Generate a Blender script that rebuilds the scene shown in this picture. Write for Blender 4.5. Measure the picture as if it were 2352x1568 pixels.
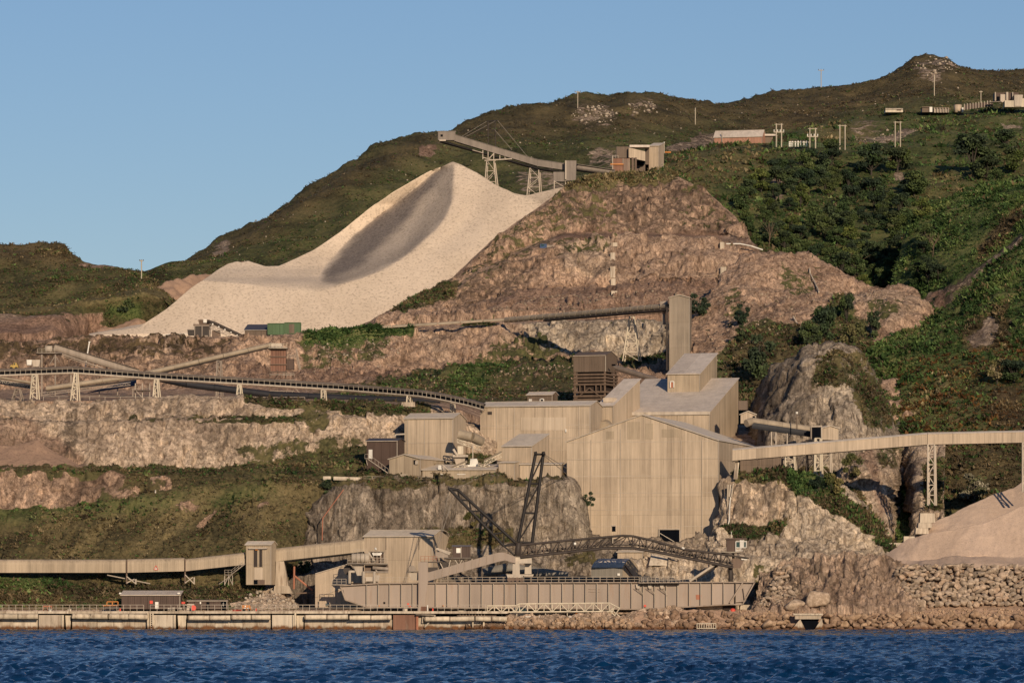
import bpy, math, random
import numpy as np
from mathutils import Vector, Matrix
random.seed(7); RNG = np.random.default_rng(7)
for o in list(bpy.data.objects): bpy.data.objects.remove(o)
scene = bpy.context.scene
COL = scene.collection

# ------------------------------------------------------------------ camera
CAM_H, VH, K = 4.0, 1401.0, 11000.0      # eye height above the sea, horizon row, focal length (in picture units, 2352 wide)
cam_d = bpy.data.cameras.new('camera'); cam = bpy.data.objects.new('camera', cam_d); COL.objects.link(cam)
cam.location = (0, 0, CAM_H); cam.rotation_euler = (math.radians(90), 0, 0)
cam_d.sensor_width = 36; cam_d.lens = 36 * K / 2352; cam_d.shift_y = (VH - 784) / 2352
cam_d.clip_start = 1; cam_d.clip_end = 30000
scene.camera = cam
# ------------------------------------------------------------------ light
SUN_EL, SUN_AZ = 17.0, 17.0              # degrees; azimuth measured from behind the camera towards the right
world = bpy.data.worlds.new('World'); scene.world = world; world.use_nodes = True
wn = world.node_tree; bg = wn.nodes['Background']
sky = wn.nodes.new('ShaderNodeTexSky'); sky.sky_type = 'NISHITA'; sky.sun_disc = False
sky.sun_elevation = math.radians(SUN_EL); sky.sun_rotation = math.radians(180 - SUN_AZ)
sky.altitude = 0; sky.air_density = 1.0; sky.dust_density = 0.0; sky.ozone_density = 5.0
tint = wn.nodes.new('ShaderNodeMix'); tint.data_type = 'RGBA'; tint.blend_type = 'MULTIPLY'; tint.inputs[0].default_value = 1.0; tint.inputs[7].default_value = (1.07, .95, .97, 1)
wn.links.new(sky.outputs[0], tint.inputs[6]); wn.links.new(tint.outputs[2], bg.inputs['Color']); bg.inputs['Strength'].default_value = 0.076
sun_d = bpy.data.lights.new('sun', 'SUN'); sun = bpy.data.objects.new('sun', sun_d); COL.objects.link(sun)
sun_d.energy = 4.3; sun_d.angle = math.radians(0.5); sun_d.color = (1.0, 0.8, 0.58)
e, a = math.radians(SUN_EL), math.radians(SUN_AZ)
sun_dir = Vector((math.cos(e) * math.sin(a), -math.cos(e) * math.cos(a), math.sin(e)))
sun.rotation_euler = sun_dir.to_track_quat('Z', 'Y').to_euler(); sun.location = (200, -200, 300)
vs = scene.view_settings; vs.view_transform = 'Standard'; vs.look = 'None'; vs.exposure = 0.0; vs.gamma = 1.0
vs.use_curve_mapping = False
scene.render.engine = 'CYCLES'

# ------------------------------------------------------------------ measuring helpers
def P(u, v, Y): return Vector(((u - 1176) / K * Y, Y, CAM_H + (VH - v) / K * Y))
def zv(z, Y): return VH - (z - CAM_H) * K / Y          # picture row of a height at a distance
def px(n, Y): return n / K * Y                          # picture units to metres

# ------------------------------------------------------------------ noise
_perm = np.random.default_rng(3).permutation(256); _perm = np.concatenate([_perm, _perm, _perm])
_g = np.random.default_rng(4).normal(size=(256, 3)); _g /= np.linalg.norm(_g, axis=1)[:, None]
def perlin(x, y, z):
    xi = np.floor(x).astype(int); yi = np.floor(y).astype(int); zi = np.floor(z).astype(int)
    xf, yf, zf = x - xi, y - yi, z - zi
    xi &= 255; yi &= 255; zi &= 255
    f = lambda t: t * t * t * (t * (t * 6 - 15) + 10)
    U, V, W = f(xf), f(yf), f(zf)
    def gr(i, j, k):
        h = _perm[_perm[_perm[xi + i] + yi + j] + zi + k]; g = _g[h]
        return g[:, 0] * (xf - i) + g[:, 1] * (yf - j) + g[:, 2] * (zf - k)
    l = lambda t, a, b: a + t * (b - a)
    return l(W, l(V, l(U, gr(0,0,0), gr(1,0,0)), l(U, gr(0,1,0), gr(1,1,0))),
                l(V, l(U, gr(0,0,1), gr(1,0,1)), l(U, gr(0,1,1), gr(1,1,1)))) * 1.5
def fbm(p, f, oct=3, ridged=False, seed=0.0):
    fx, fy, fz = (f, f, f) if np.isscalar(f) else f
    s = np.zeros(len(p)); a = 1.0; tot = 0
    for o in range(oct):
        n = perlin(p[:, 0] * fx + 17.3 * o + seed, p[:, 1] * fy + 5.1 * o + seed, p[:, 2] * fz + 9.7 * o - seed)
        if ridged: n = 1 - 2 * np.abs(n)
        s += a * n; tot += a; a *= .5; fx *= 2.1; fy *= 2.1; fz *= 2.1
    return s / tot
def block(p, f, seed=0.0):
    """fractured rock: one random step per warped cell"""
    q = p * np.array(f); w = np.stack([fbm(p, .12, 3, False, 3.3 + seed), fbm(p, .12, 3, False, 8.8 + seed), fbm(p, .12, 3, False, 14.1 + seed)], 1) * 1.3
    q = q + w; q[:, 0] += .5 * (np.floor(q[:, 2]) % 2) + .31 * np.floor(q[:, 2]); c = np.floor(q).astype(int) & 255
    h = _perm[_perm[_perm[c[:, 0]] + c[:, 1]] + c[:, 2]] / 255.0; t = q - np.floor(q)
    return (h - .5) * 1.6 + (t[:, 0] - .5) * ((h * 7.3) % 1 - .5) * 1.2 + (t[:, 2] - .5) * ((h * 13.7) % 1 - .6) * .8
def sstep(a, b, x):
    t = np.clip((x - a) / (b - a), 0, 1); return t * t * (3 - 2 * t)
def poly_sd(u, v, poly):                                # signed distance, inside positive
    n = len(poly); d = np.full(len(u), 1e9); ins = np.zeros(len(u), bool)
    for i in range(n):
        x0, y0 = poly[i]; x1, y1 = poly[(i + 1) % n]
        dx, dy = x1 - x0, y1 - y0; L = dx * dx + dy * dy + 1e-9
        t = np.clip(((u - x0) * dx + (v - y0) * dy) / L, 0, 1)
        d = np.minimum(d, np.hypot(u - x0 - t * dx, v - y0 - t * dy))
        c = ((y0 > v) != (y1 > v))
        with np.errstate(divide='ignore', invalid='ignore'):
            xx = (x1 - x0) * (v - y0) / ((y1 - y0) if y1 != y0 else 1e-9) + x0
        ins ^= c & (u < xx)
    return np.where(ins, d, -d)

# ------------------------------------------------------------------ materials
MATS = {}
class NT:
    def __init__(s, m): s.t = m.node_tree; s.b = s.t.nodes['Principled BSDF']
    def n(s, ty, **kw):
        nd = s.t.nodes.new(ty)
        for k, v in kw.items():
            if k.startswith('_'): setattr(nd, k[1:], v)
            else:
                i = nd.inputs[int(k[1:])] if k[0] == 'i' and k[1:].isdigit() else nd.inputs[k.replace('__', ' ')]
                if isinstance(v, bpy.types.NodeSocket): s.t.links.new(v, i)
                else: i.default_value = v
        return nd
    def noise(s, vec, scale, detail=3, rough=.55):
        nd = s.n('ShaderNodeTexNoise', Vector=vec, Scale=scale, Detail=detail, Roughness=rough); return nd.outputs[0]
    def mp(s, vec, sc, rot=(0, 0, 0)): return s.n('ShaderNodeMapping', Vector=vec, Scale=sc, Rotation=rot).outputs[0]
    def ramp(s, f, *stops):
        nd = s.n('ShaderNodeValToRGB', Fac=f); cr = nd.color_ramp
        while len(cr.elements) < len(stops): cr.elements.new(.5)
        for el, (p, c) in zip(cr.elements, stops):
            el.position = p; el.color = (*c, 1) if len(c) == 3 else c
        return nd.outputs[0]
    def mix(s, f, a, b, ty='MIX'):
        nd = s.n('ShaderNodeMix', _data_type='RGBA', _blend_type=ty)
        for i, v in ((0, f), (6, a), (7, b)):
            if isinstance(v, bpy.types.NodeSocket): s.t.links.new(v, nd.inputs[i])
            else: nd.inputs[i].default_value = (*v, 1) if isinstance(v, tuple) and len(v) == 3 else v
        return nd.outputs[2]
    def m(s, op, a, b=0.0, c=0.0, clamp=False):
        nd = s.n('ShaderNodeMath', _operation=op, _use_clamp=clamp, i0=a, i1=b, i2=c); return nd.outputs[0]
    def rng(s, v, a, b, c=0., d=1., smooth=True):
        nd = s.n('ShaderNodeMapRange', Value=v, i1=a, i2=b, i3=c, i4=d); nd.interpolation_type = 'SMOOTHSTEP' if smooth else 'LINEAR'; return nd.outputs[0]
    def attr(s, name): return s.n('ShaderNodeAttribute', _attribute_name=name).outputs['Fac']
    def bump(s, h, strength, dist):
        s.t.links.new(s.n('ShaderNodeBump', Strength=strength, Distance=dist, Height=h).outputs[0], s.b.inputs['Normal'])
    def out(s, col, rough=.9, spec=.2):
        if isinstance(col, bpy.types.NodeSocket): s.t.links.new(col, s.b.inputs['Base Color'])
        else: s.b.inputs['Base Color'].default_value = (*col, 1)
        if isinstance(rough, bpy.types.NodeSocket): s.t.links.new(rough, s.b.inputs['Roughness'])
        else: s.b.inputs['Roughness'].default_value = rough
        s.b.inputs['Specular IOR Level'].default_value = spec
def newmat(name):
    m = bpy.data.materials.new(name); m.use_nodes = True; MATS[name] = m; return m, NT(m)

def terrain_mat(name, light, mid, dark, streak=.5, fine=1.0, vz=.16, pale=(.56, .47, .36), pink=(.36, .22, .155)):
    """rock with crack and stain pattern, soil, pale rock and low vegetation by the attributes veg, heath, straw, pink, pale, dark"""
    m, n = newmat(name)
    pos = n.n('ShaderNodeNewGeometry').outputs['Position']
    vert = n.mp(pos, (1, 1, vz))
    big = n.noise(pos, .05, 4); sv = n.noise(vert, .34, 7, .72); sm = n.noise(pos, .7 * fine, 8, .74)
    f = n.m('ADD', n.m('MULTIPLY', sv, streak), n.m('MULTIPLY', sm, 1 - streak))
    rock = n.ramp(f, (.36, dark), (.43, mid), (.52, light))
    rock = n.mix(n.rng(big, .35, .7), rock, n.mix(.5, rock, (mid[0] * .85, mid[1] * .85, mid[2] * .9)))
    palec = n.ramp(n.m('ADD', n.m('MULTIPLY', sv, .6), n.m('MULTIPLY', sm, .4)), (.37, tuple(c * .4 for c in pale)), (.45, tuple(c * .8 for c in pale)), (.54, pale))
    cell = n.n('ShaderNodeTexVoronoi', Vector=n.mp(n.n('ShaderNodeVectorMath', _operation='ADD', i0=pos, i1=n.n('ShaderNodeTexNoise', Vector=pos, Scale=.4, Detail=4).outputs[1]).outputs[0], (1, 1, min(.45, vz * 2.5))), Scale=.6 * fine).outputs[1]
    cv = n.ramp(n.n('ShaderNodeSeparateColor', Color=cell).outputs[0], (0, (.72, .7, .68)), (.5, (1, 1, 1)), (1, (1.2, 1.18, 1.15)))
    rock = n.mix(n.attr('pale'), rock, palec); rock = n.mix(.75, rock, n.mix(1., rock, cv, 'MULTIPLY'))
    rock = n.mix(n.attr('pink'), rock, n.ramp(sm, (.3, tuple(c * .6 for c in pink)), (.6, pink)))
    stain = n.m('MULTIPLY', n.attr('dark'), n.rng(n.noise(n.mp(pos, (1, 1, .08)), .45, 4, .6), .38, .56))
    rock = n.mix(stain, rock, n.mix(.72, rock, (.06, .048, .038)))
    lg = n.noise(n.mp(pos, (1, 1, .45)), .09, 5, .6); rock = n.mix(n.rng(lg, .5, .64, 0, .55), rock, n.mix(1., rock, (.42, .4, .4), 'MULTIPLY'))
    fn = n.noise(n.mp(pos, (1.15, 1.15, min(.5, vz * 2.2))), 1.0 * fine, 3, .7); rock = n.mix(n.rng(fn, .5, .36, 0, .8), rock, n.mix(1., rock, (.36, .33, .31), 'MULTIPLY')); rock = n.mix(n.rng(fn, .56, .66, 0, .5), rock, n.mix(1., rock, (1.4, 1.38, 1.35), 'MULTIPLY'))
    # cracks: thin, broken, mostly upright
    c1 = n.m('ABSOLUTE', n.m('SUBTRACT', n.noise(n.mp(pos, (1, 1, min(.3, vz * 1.6))), .55 * fine, 6, .7), .5))
    c2 = n.m('ABSOLUTE', n.m('SUBTRACT', n.noise(n.mp(pos, (.7, .7, 1), (0, .5, 0)), .8 * fine, 5, .7), .48))
    cr = n.m('MINIMUM', n.m('MULTIPLY', c1, 1.0), n.m('MULTIPLY', c2, 1.6))
    rock = n.mix(n.rng(cr, 0, .03, .6, 0), rock, tuple(c * .45 for c in dark))
    # vegetation
    vb = n.noise(pos, .07, 4, .6); vs_ = n.noise(pos, 1.1, 4, .7)
    green = n.ramp(n.m('ADD', n.m('MULTIPLY', vb, .6), n.m('MULTIPLY', vs_, .4)), (.36, (.026, .036, .016)), (.45, (.064, .09, .03)), (.54, (.12, .142, .05)), (.66, (.17, .165, .07)))
    brown = n.ramp(n.m('ADD', n.m('MULTIPLY', vb, .5), n.m('MULTIPLY', vs_, .5)), (.35, (.03, .024, .016)), (.46, (.075, .055, .032)), (.56, (.13, .092, .05)), (.68, (.19, .145, .075)))
    straw = n.ramp(vs_, (.3, (.09, .075, .035)), (.6, (.22, .17, .085)))
    veg = n.mix(n.attr('heath'), green, brown)
    veg = n.mix(n.attr('straw'), veg, straw)
    vf = n.rng(n.m('ADD', n.attr('veg'), n.m('MULTIPLY', n.m('SUBTRACT', n.noise(pos, .35, 5, .65), .5), 1.5)), .44, .58)
    zz = n.n('ShaderNodeSeparateXYZ', Vector=pos).outputs[2]      # tidal stain: only ground lower than about 1.5 m above the sea
    td = n.rng(n.m('ADD', zz, n.m('MULTIPLY', fn, -1.8)), .5, -.6)
    col = n.mix(td, n.mix(vf, rock, veg), n.ramp(sm, (.4, (.03, .017, .01)), (.6, (.16, .07, .028))))
    n.out(col, .95, .1)
    h = n.m('ADD', n.m('MULTIPLY', n.m('ADD', sv, sm), n.m('SUBTRACT', 1.2, vf)), n.m('ADD', n.m('MULTIPLY', n.rng(cr, 0, .05), .25), n.m('MULTIPLY', vs_, .6)))
    n.bump(h, .7, .4)
    return m
def gravel_mat(name, c1, c2, speck=3.0, dark=(.1, .085, .065), dark_amt=.5):
    m, n = newmat(name)
    pos = n.n('ShaderNodeNewGeometry').outputs['Position']
    big = n.noise(n.mp(pos, (1, .5, .6)), .07, 4, .6); sm = n.noise(pos, speck, 3, .7)
    col = n.mix(n.rng(big, .35, .65), c1, c2)
    col = n.mix(n.rng(sm, .49, .36, 0, dark_amt), col, dark); col = n.mix(n.rng(n.noise(pos, speck * .45, 4, .7), .55, .7, 0, .35), col, tuple(min(1, x * 1.25) for x in c1))
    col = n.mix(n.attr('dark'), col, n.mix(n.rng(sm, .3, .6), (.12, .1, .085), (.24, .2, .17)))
    col = n.mix(n.attr('pink'), col, (.36, .23, .16)); zz = n.n('ShaderNodeSeparateXYZ', Vector=pos).outputs[2]
    col = n.mix(n.rng(n.m('ADD', zz, n.m('MULTIPLY', big, -1.8)), .3, -.6), col, n.ramp(sm, (.4, (.035, .02, .012)), (.6, (.16, .075, .035))))
    n.out(col, .95, .1); n.bump(sm, .4, .15); return m
def paint(name, c, rough=.6, var=.25, scale=.6, streak=True, spec=.3, dirt=(.06, .05, .04), dirt_amt=.25, obj=False, metal=0.0, rnd=.12, tide=False):
    """painted or weathered surface: per-piece tint, vertical streaks, dirt"""
    m, n = newmat(name)
    pos = n.n('ShaderNodeTexCoord').outputs['Object'] if obj else n.n('ShaderNodeNewGeometry').outputs['Position']
    s1 = n.noise(n.mp(pos, (1.6, 1.6, .07)) if streak else pos, scale, 4, .65)
    s2 = n.noise(pos, scale * .22, 3)
    f = n.m('ADD', n.m('MULTIPLY', s1, .65), n.m('MULTIPLY', s2, .35))
    col = n.ramp(f, (.3, tuple(x * (1 - var * 1.3) for x in c)), (.5, c), (.7, tuple(min(1, x * (1 + var)) for x in c)))
    col = n.mix(n.rng(n.noise(n.mp(pos, (1, 1, .15)), scale * 1.7, 5, .7), .52, .74, 0, dirt_amt), col, dirt)
    rn = n.n('ShaderNodeObjectInfo').outputs['Random']
    col = n.mix(1.0, col, n.ramp(rn, (0, (1 - rnd,) * 3), (1, (1, 1, 1))), 'MULTIPLY')
    if tide:                                             # weed, rust and wet stain in the tidal band
        z = n.n('ShaderNodeSeparateXYZ', Vector=pos).outputs[2]; ns = n.noise(n.mp(pos, (1, 1, .4)), .7, 4, .65)
        col = n.mix(n.rng(n.m('ADD', z, n.m('MULTIPLY', ns, -2.0)), .0, -.7), col, n.ramp(ns, (.35, (.03, .018, .011)), (.6, (.15, .065, .025))))
        col = n.mix(n.rng(n.noise(n.mp(pos, (1, 1, .1)), 1.1, 5, .7), .5, .66, 0, .55), col, (.13, .08, .05))
    n.out(col, rough, spec); n.b.inputs['Metallic'].default_value = metal
    return m
def cladding(name, c, corr=2.2, var=.35):
    m, n = newmat(name)
    pos = n.n('ShaderNodeTexCoord').outputs['Object']
    s1 = n.noise(n.mp(pos, (1, 1, .03)), 2.2, 4, .8)
    s2 = n.noise(n.mp(pos, (1, 1, .012)), .5, 2)
    s3 = n.noise(pos, .12, 4, .6)
    f = n.m('ADD', n.m('ADD', n.m('MULTIPLY', s1, .45), n.m('MULTIPLY', s2, .3)), n.m('MULTIPLY', s3, .25))
    col = n.ramp(f, (.37, tuple(x * (1 - var) for x in c)), (.49, c), (.6, tuple(min(1, x * (1 + var * .75)) for x in c)))
    rn = n.n('ShaderNodeObjectInfo').outputs['Random']
    col = n.mix(1.0, col, n.ramp(rn, (0, (.88, .87, .86)), (.6, (.97, .97, .97)), (1, (1.0, 1.0, 1.0))), 'MULTIPLY')
    n.out(col, .62, .25)
    sx = n.n('ShaderNodeSeparateXYZ', Vector=pos)
    w = n.m('ADD', n.m('SINE', n.m('MULTIPLY', sx.outputs[0], corr * 6.283)), n.m('SINE', n.m('MULTIPLY', sx.outputs[1], corr * 6.283)))
    n.bump(w, .12, .05); return m
def emission_free_glass(name):
    m, n = newmat(name); n.out((.02, .05, .05), .08, .6); return m

# ------------------------------------------------------------------ mesh helpers
def fast_mesh(name, V, F, smooth=False):
    V = np.asarray(V, np.float32); F = np.asarray(F, np.int32); k = F.shape[1]
    me = bpy.data.meshes.new(name); me.vertices.add(len(V)); me.vertices.foreach_set('co', V.ravel())
    me.loops.add(F.size); me.loops.foreach_set('vertex_index', F.ravel())
    me.polygons.add(len(F)); me.polygons.foreach_set('loop_start', np.arange(0, F.size, k, dtype=np.int32))
    me.polygons.foreach_set('loop_total', np.full(len(F), k, np.int32))
    if smooth: me.polygons.foreach_set('use_smooth', np.ones(len(F), bool))
    me.update(calc_edges=True); return me
def link(o, parent=None):
    COL.objects.link(o)
    if parent: o.parent = parent
    return o
def tag(o, label=None, cat=None, group=None, kind=None):
    if label: o['label'] = label
    if cat: o['category'] = cat
    if group: o['group'] = group
    if kind: o['kind'] = kind
    return o
# ================================================================== terrain
terrain_mat('rock_pink', (.58, .40, .28), (.40, .27, .185), (.13, .085, .06), .58, vz=.14)
terrain_mat('rock_cream', (.72, .56, .41), (.58, .445, .32), (.23, .17, .115), .78, vz=.06)
terrain_mat('rock_grey', (.44, .36, .275), (.28, .23, .175), (.085, .07, .055), .82, vz=.05)
terrain_mat('rock_hill', (.50, .39, .29), (.3, .22, .16), (.08, .06, .045), .35)
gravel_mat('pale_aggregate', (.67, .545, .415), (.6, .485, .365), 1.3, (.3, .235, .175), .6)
gravel_mat('grey_aggregate', (.60, .455, .345), (.5, .375, .28), 3.0, (.2, .155, .12), .35)
gravel_mat('pink_gravel', (.40, .275, .19), (.30, .2, .14), 1.8, (.1, .07, .05), .6)
class Patch: pass
PATCHES = {}
def row(pts): return np.array([(p[0], p[1], p[2]) for p in pts], float)
def R_(Y, *uv):                                          # a polyline at one distance
    return [(u, v, Y) for u, v in uv]
def patch(name, rows, mat, du=3.0, dv=3.0, noise=(), base=None, paints=(), back=(60, -25), skirt=10, disp_fn=None, warp=10, seed=0.0, smooth=True, calm=None, ctop=0.0):
    """a lofted piece of ground through polylines of (u, v, distance) from back to front, roughened with 3-D noise"""
    rows = [row(r) for r in rows]
    W = max(r[-1, 0] - r[0, 0] for r in rows); nu = int(W / du) + 1; t = np.linspace(0, 1, nu)
    cur = []
    for r in rows:
        u = r[0, 0] + t * (r[-1, 0] - r[0, 0])
        cur.append(np.stack([u, np.interp(u, r[:, 0], r[:, 1]), np.interp(u, r[:, 0], r[:, 2])], 1))
    ext = np.array([15, 40, 90, 160, 250, 350, 500, 700.])       # coarse run-out beyond the picture's edges
    if min(r[0, 0] for r in rows) <= -200:
        cur = [np.concatenate([np.stack([c[0, 0] - ext[::-1], np.full(8, c[0, 1]), np.full(8, c[0, 2])], 1), c]) for c in cur]
    if max(r[-1, 0] for r in rows) >= 2580:
        cur = [np.concatenate([c, np.stack([c[-1, 0] + ext, np.full(8, c[-1, 1]), np.full(8, c[-1, 2])], 1)]) for c in cur]
    nu = len(cur[0]); grid = []
    for i in range(len(cur) - 1):
        a, b = cur[i], cur[i + 1]
        nsub = max(2, int(np.percentile(np.abs(b[:, 1] - a[:, 1]), 90) / dv) + 1)
        for k in range(nsub): grid.append(a + (b - a) * (k / nsub))
    grid.append(cur[-1]); G = np.array(grid); nv = len(G)
    uvY = G.reshape(-1, 3)
    if disp_fn: uvY = disp_fn(uvY); G = uvY.reshape(nv, nu, 3)
    X = (uvY[:, 0] - 1176) / K * uvY[:, 2]; Z = CAM_H + (VH - uvY[:, 1]) / K * uvY[:, 2]
    p = np.stack([X, uvY[:, 2], Z], 1); p0 = p.copy(); g = p.reshape(nv, nu, 3)
    du_ = np.gradient(g, axis=1); dv_ = np.gradient(g, axis=0)
    nrm = np.cross(dv_.reshape(-1, 3), du_.reshape(-1, 3)); nrm /= np.linalg.norm(nrm, axis=1)[:, None] + 1e-9
    nrm[nrm[:, 1] > 0] *= -1
    env = np.ones(len(p))
    if calm is not None: env = calm(uvY)
    if ctop:
        vt = np.tile(G[0, :, 1], nv); env = env * (.12 + .88 * sstep(0, ctop, uvY[:, 1] - vt))
    for (amp, f, oc, rd) in noise:
        nz = block(p0, f, seed + amp) if rd == 'b' else fbm(p0, f, oc, rd, seed + amp); p = p + nrm * (env * amp * nz)[:, None]
    P_ = Patch(); P_.nu = nu; P_.nv = nv
    # paint attributes
    wu = uvY[:, 0] + warp * fbm(p0, .09, 4, False, 31.7); wv = uvY[:, 1] + warp * fbm(p0, .09, 4, False, 71.3)
    A = {k: np.full(len(p), float(x)) for k, x in (base or {}).items()}
    for (ch, poly, soft, val) in paints:
        if ch not in A: A[ch] = np.zeros(len(p))
        w = sstep(-soft, soft, poly_sd(wu, wv, poly)); A[ch] = A[ch] * (1 - w) + val * w
    P_.A = A; P_.p = p.copy(); P_.n = nrm
    P_.u = 1176 + p[:, 0] / p[:, 1] * K; P_.v = VH - (p[:, 2] - CAM_H) / p[:, 1] * K
    # hidden back and skirt rows so the ground is closed
    top = p[:nu] + np.array([0, back[0], back[1]]); bot = p[-nu:] + np.array([0, -1.5, -skirt])
    allp = np.concatenate([top, p, bot]); NV = nv + 2
    i = np.arange(NV - 1)[:, None] * nu + np.arange(nu - 1)[None, :]
    F = np.stack([i, i + nu, i + nu + 1, i + 1], -1).reshape(-1, 4)
    me = fast_mesh(name, allp, F, smooth)
    for k, arr in A.items():
        at = me.attributes.new(k, 'FLOAT', 'POINT')
        at.data.foreach_set('value', np.concatenate([arr[:nu], arr, arr[-nu:]]).astype(np.float32))
    me.materials.append(MATS[mat])
    o = bpy.data.objects.new(name, me); link(o); o['kind'] = 'structure'; P_.o = o; PATCHES[name] = P_
    return P_
def ground(pname, u, v):                                 # a point of a piece of ground seen at (u, v)
    P_ = PATCHES[pname]; i = int(np.argmin((P_.u - u) ** 2 + (P_.v - v) ** 2)); return Vector(P_.p[i])

VEG1 = {'veg': 1.0, 'heath': .3, 'straw': 0, 'pink': 0, 'pale': 0, 'dark': 0}
ROCK = {'veg': 0.0, 'heath': .5, 'straw': 0, 'pink': 0, 'pale': 0, 'dark': 0}

# --- far hills
patch('distant_hill', [R_(4200, (200, 640), (300, 632), (345, 622), (390, 603), (600, 590)), R_(3900, (200, 760), (600, 760))], 'rock_hill', du=12, dv=12, base={**VEG1, 'heath': .2}, noise=[(6, .01, 3, False)])
SKY = [(-250,800,1700),(250,668,1700),(330,630,1710),(385,605,1720),(470,560,1750),(560,512,1780),(650,465,1800),(745,412,1830),(800,380,1840),(900,335,1880),(1000,300,1920),(1060,283,1950),(1130,257,1970),(1200,240,2000),(1260,243,2010),(1300,238,2020),(1345,220,2040),(1400,226,2050),(1440,217,2060),(1560,220,2100),(1640,230,2120),(1700,225,2130),(1760,215,2150),(1850,202,2170),(1950,185,2200),(2030,165,2220),(2060,150,2230),(2100,132,2240),(2140,126,2250),(2175,126,2250),(2210,143,2250),(2270,155,2260),(2352,162,2280),(2700,190,2300)]
def fsky(f, dY, bot):
    b = row(bot); out = []
    for u, v, Y in SKY:
        bv = np.interp(u, b[:, 0], b[:, 1]); bY = np.interp(u, b[:, 0], b[:, 2]); out.append((u, v + (bv - v) * f, Y + (bY - Y) * f + dY))
    return out
HB = [(-250,840,1570),(330,730,1570),(600,690,1590),(900,640,1600),(1200,520,1640),(1400,460,1660),(1560,420,1720),(1800,370,1830),(2100,330,1860),(2700,330,1900)]
patch('main_hill', [SKY, fsky(.12, -25, HB), fsky(.35, -12, HB), fsky(.65, 12, HB), HB], 'rock_hill', du=3.2, dv=3.2, base={**VEG1, 'heath': .5},
      noise=[(7, .012, 3, False), (2.2, .05, 3, False), (.7, .22, 2, False)], warp=18, calm=lambda q: np.where(q[:, 1] < 0, 1, 1.0),
      paints=[('heath', [(300,660),(700,430),(1100,255),(1300,225),(1700,215),(2100,110),(2500,140),(2500,215),(2000,255),(1700,285),(1300,300),(1000,340),(640,520)], 25, .85),
              ('heath', [(1650,300),(1850,240),(2000,220),(2050,240),(1800,300)], 15, .9),
              ('veg', [(1300,268),(1330,248),(1380,240),(1420,250),(1415,282),(1350,285)], 12, .52),
              ('veg', [(1440,238),(1500,232),(1510,262),(1450,262)], 10, .5),
              ('veg', [(2095,130),(2160,128),(2200,138),(2205,158),(2165,165),(2120,160)], 9, .46),
              ('veg', [(2090,160),(2170,170),(2165,195),(2110,192)], 9, .45),
              ('veg', [(1380,345),(1420,350),(1440,385),(1340,380),(1350,355)], 10, .46),
              ('veg', [(1180,395),(1260,380),(1330,400),(1300,450),(1190,440)], 16, .5),
              ('veg', [(1530,330),(1600,305),(1660,300),(1640,345),(1530,352)], 8, .1), ('dark', [(1530,330),(1600,305),(1660,300),(1640,345),(1530,352)], 8, 1),
              ('veg', [(478,575),(495,555),(520,540),(525,560),(500,590)], 6, .35), ('veg', [(960,345),(1010,335),(1012,350),(965,358)], 5, .3), ('pink', [(960,345),(1010,335),(1012,350),(965,358)], 5, .8),
              ('veg', [(930,510),(1000,470),(1010,480),(950,530)], 9, .5)])
# --- hill and benches on the left
patch('left_hill', [[(-250,600,1530),(0,572,1530),(60,566,1530),(120,558,1525),(150,562,1520),(168,580,1515),(190,600,1510),(250,608,1505),(310,622,1500),(345,648,1480),(372,668,1460),(440,720,1440)],
      [(-250,640,1500),(0,622,1500),(100,618,1495),(190,630,1490),(300,640,1480),(345,655,1470),(380,675,1450),(440,730,1435)],
      R_(1445, (-250,730), (0,718), (120,702), (230,685), (330,665), (380,680), (440,735)), R_(1430, (-250,740), (0,724), (120,708), (230,692), (330,676), (380,688), (440,740)),
      [(-250,775,1395),(0,766,1395),(120,766,1400),(200,768,1432),(440,760,1436)]], 'rock_hill', noise=[(3.5, .03, 3, False), (1.2, .12, 3, False)], base={**VEG1, 'heath': .65},
      paints=[('heath', [(-260,540),(170,540),(195,605),(100,600),(-260,625)], 12, .9), ('veg', [(150,598),(240,603),(320,622),(330,635),(220,622)], 7, .42), ('pink', [(150,598),(240,603),(320,622),(330,635),(220,622)], 8, .6),
              ('straw', [(-260,720),(120,695),(330,655),(420,660),(420,690),(200,705),(-260,745)], 8, .6), ('veg', [(130,720),(240,715),(250,770),(120,770)], 14, .4), ('pink', [(130,720),(240,715),(250,770),(120,770)], 16, .9),
              ('veg', [(-260,735),(120,728),(160,752),(460,752),(460,790),(-260,790)], 8, .12), ('pink', [(-260,735),(460,730),(460,790),(-260,790)], 10, .85), ('heath', [(240,690),(325,672),(325,740),(250,720)], 10, .0)])
patch('spoil_bank', [[(225,765,1432),(290,742,1440),(305,715,1448),(325,685,1456),(380,657,1470),(460,636,1490),(560,610,1510)], [(225,772,1420),(300,755,1425),(340,735,1435),(420,700,1462),(560,680,1490)], [(225,774,1420),(300,770,1424),(380,765,1440),(560,740,1480)]], 'pink_gravel',
      noise=[(2.2, .07, 3, True), (.8, .3, 2, False)], base={'pink': .55})
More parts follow.
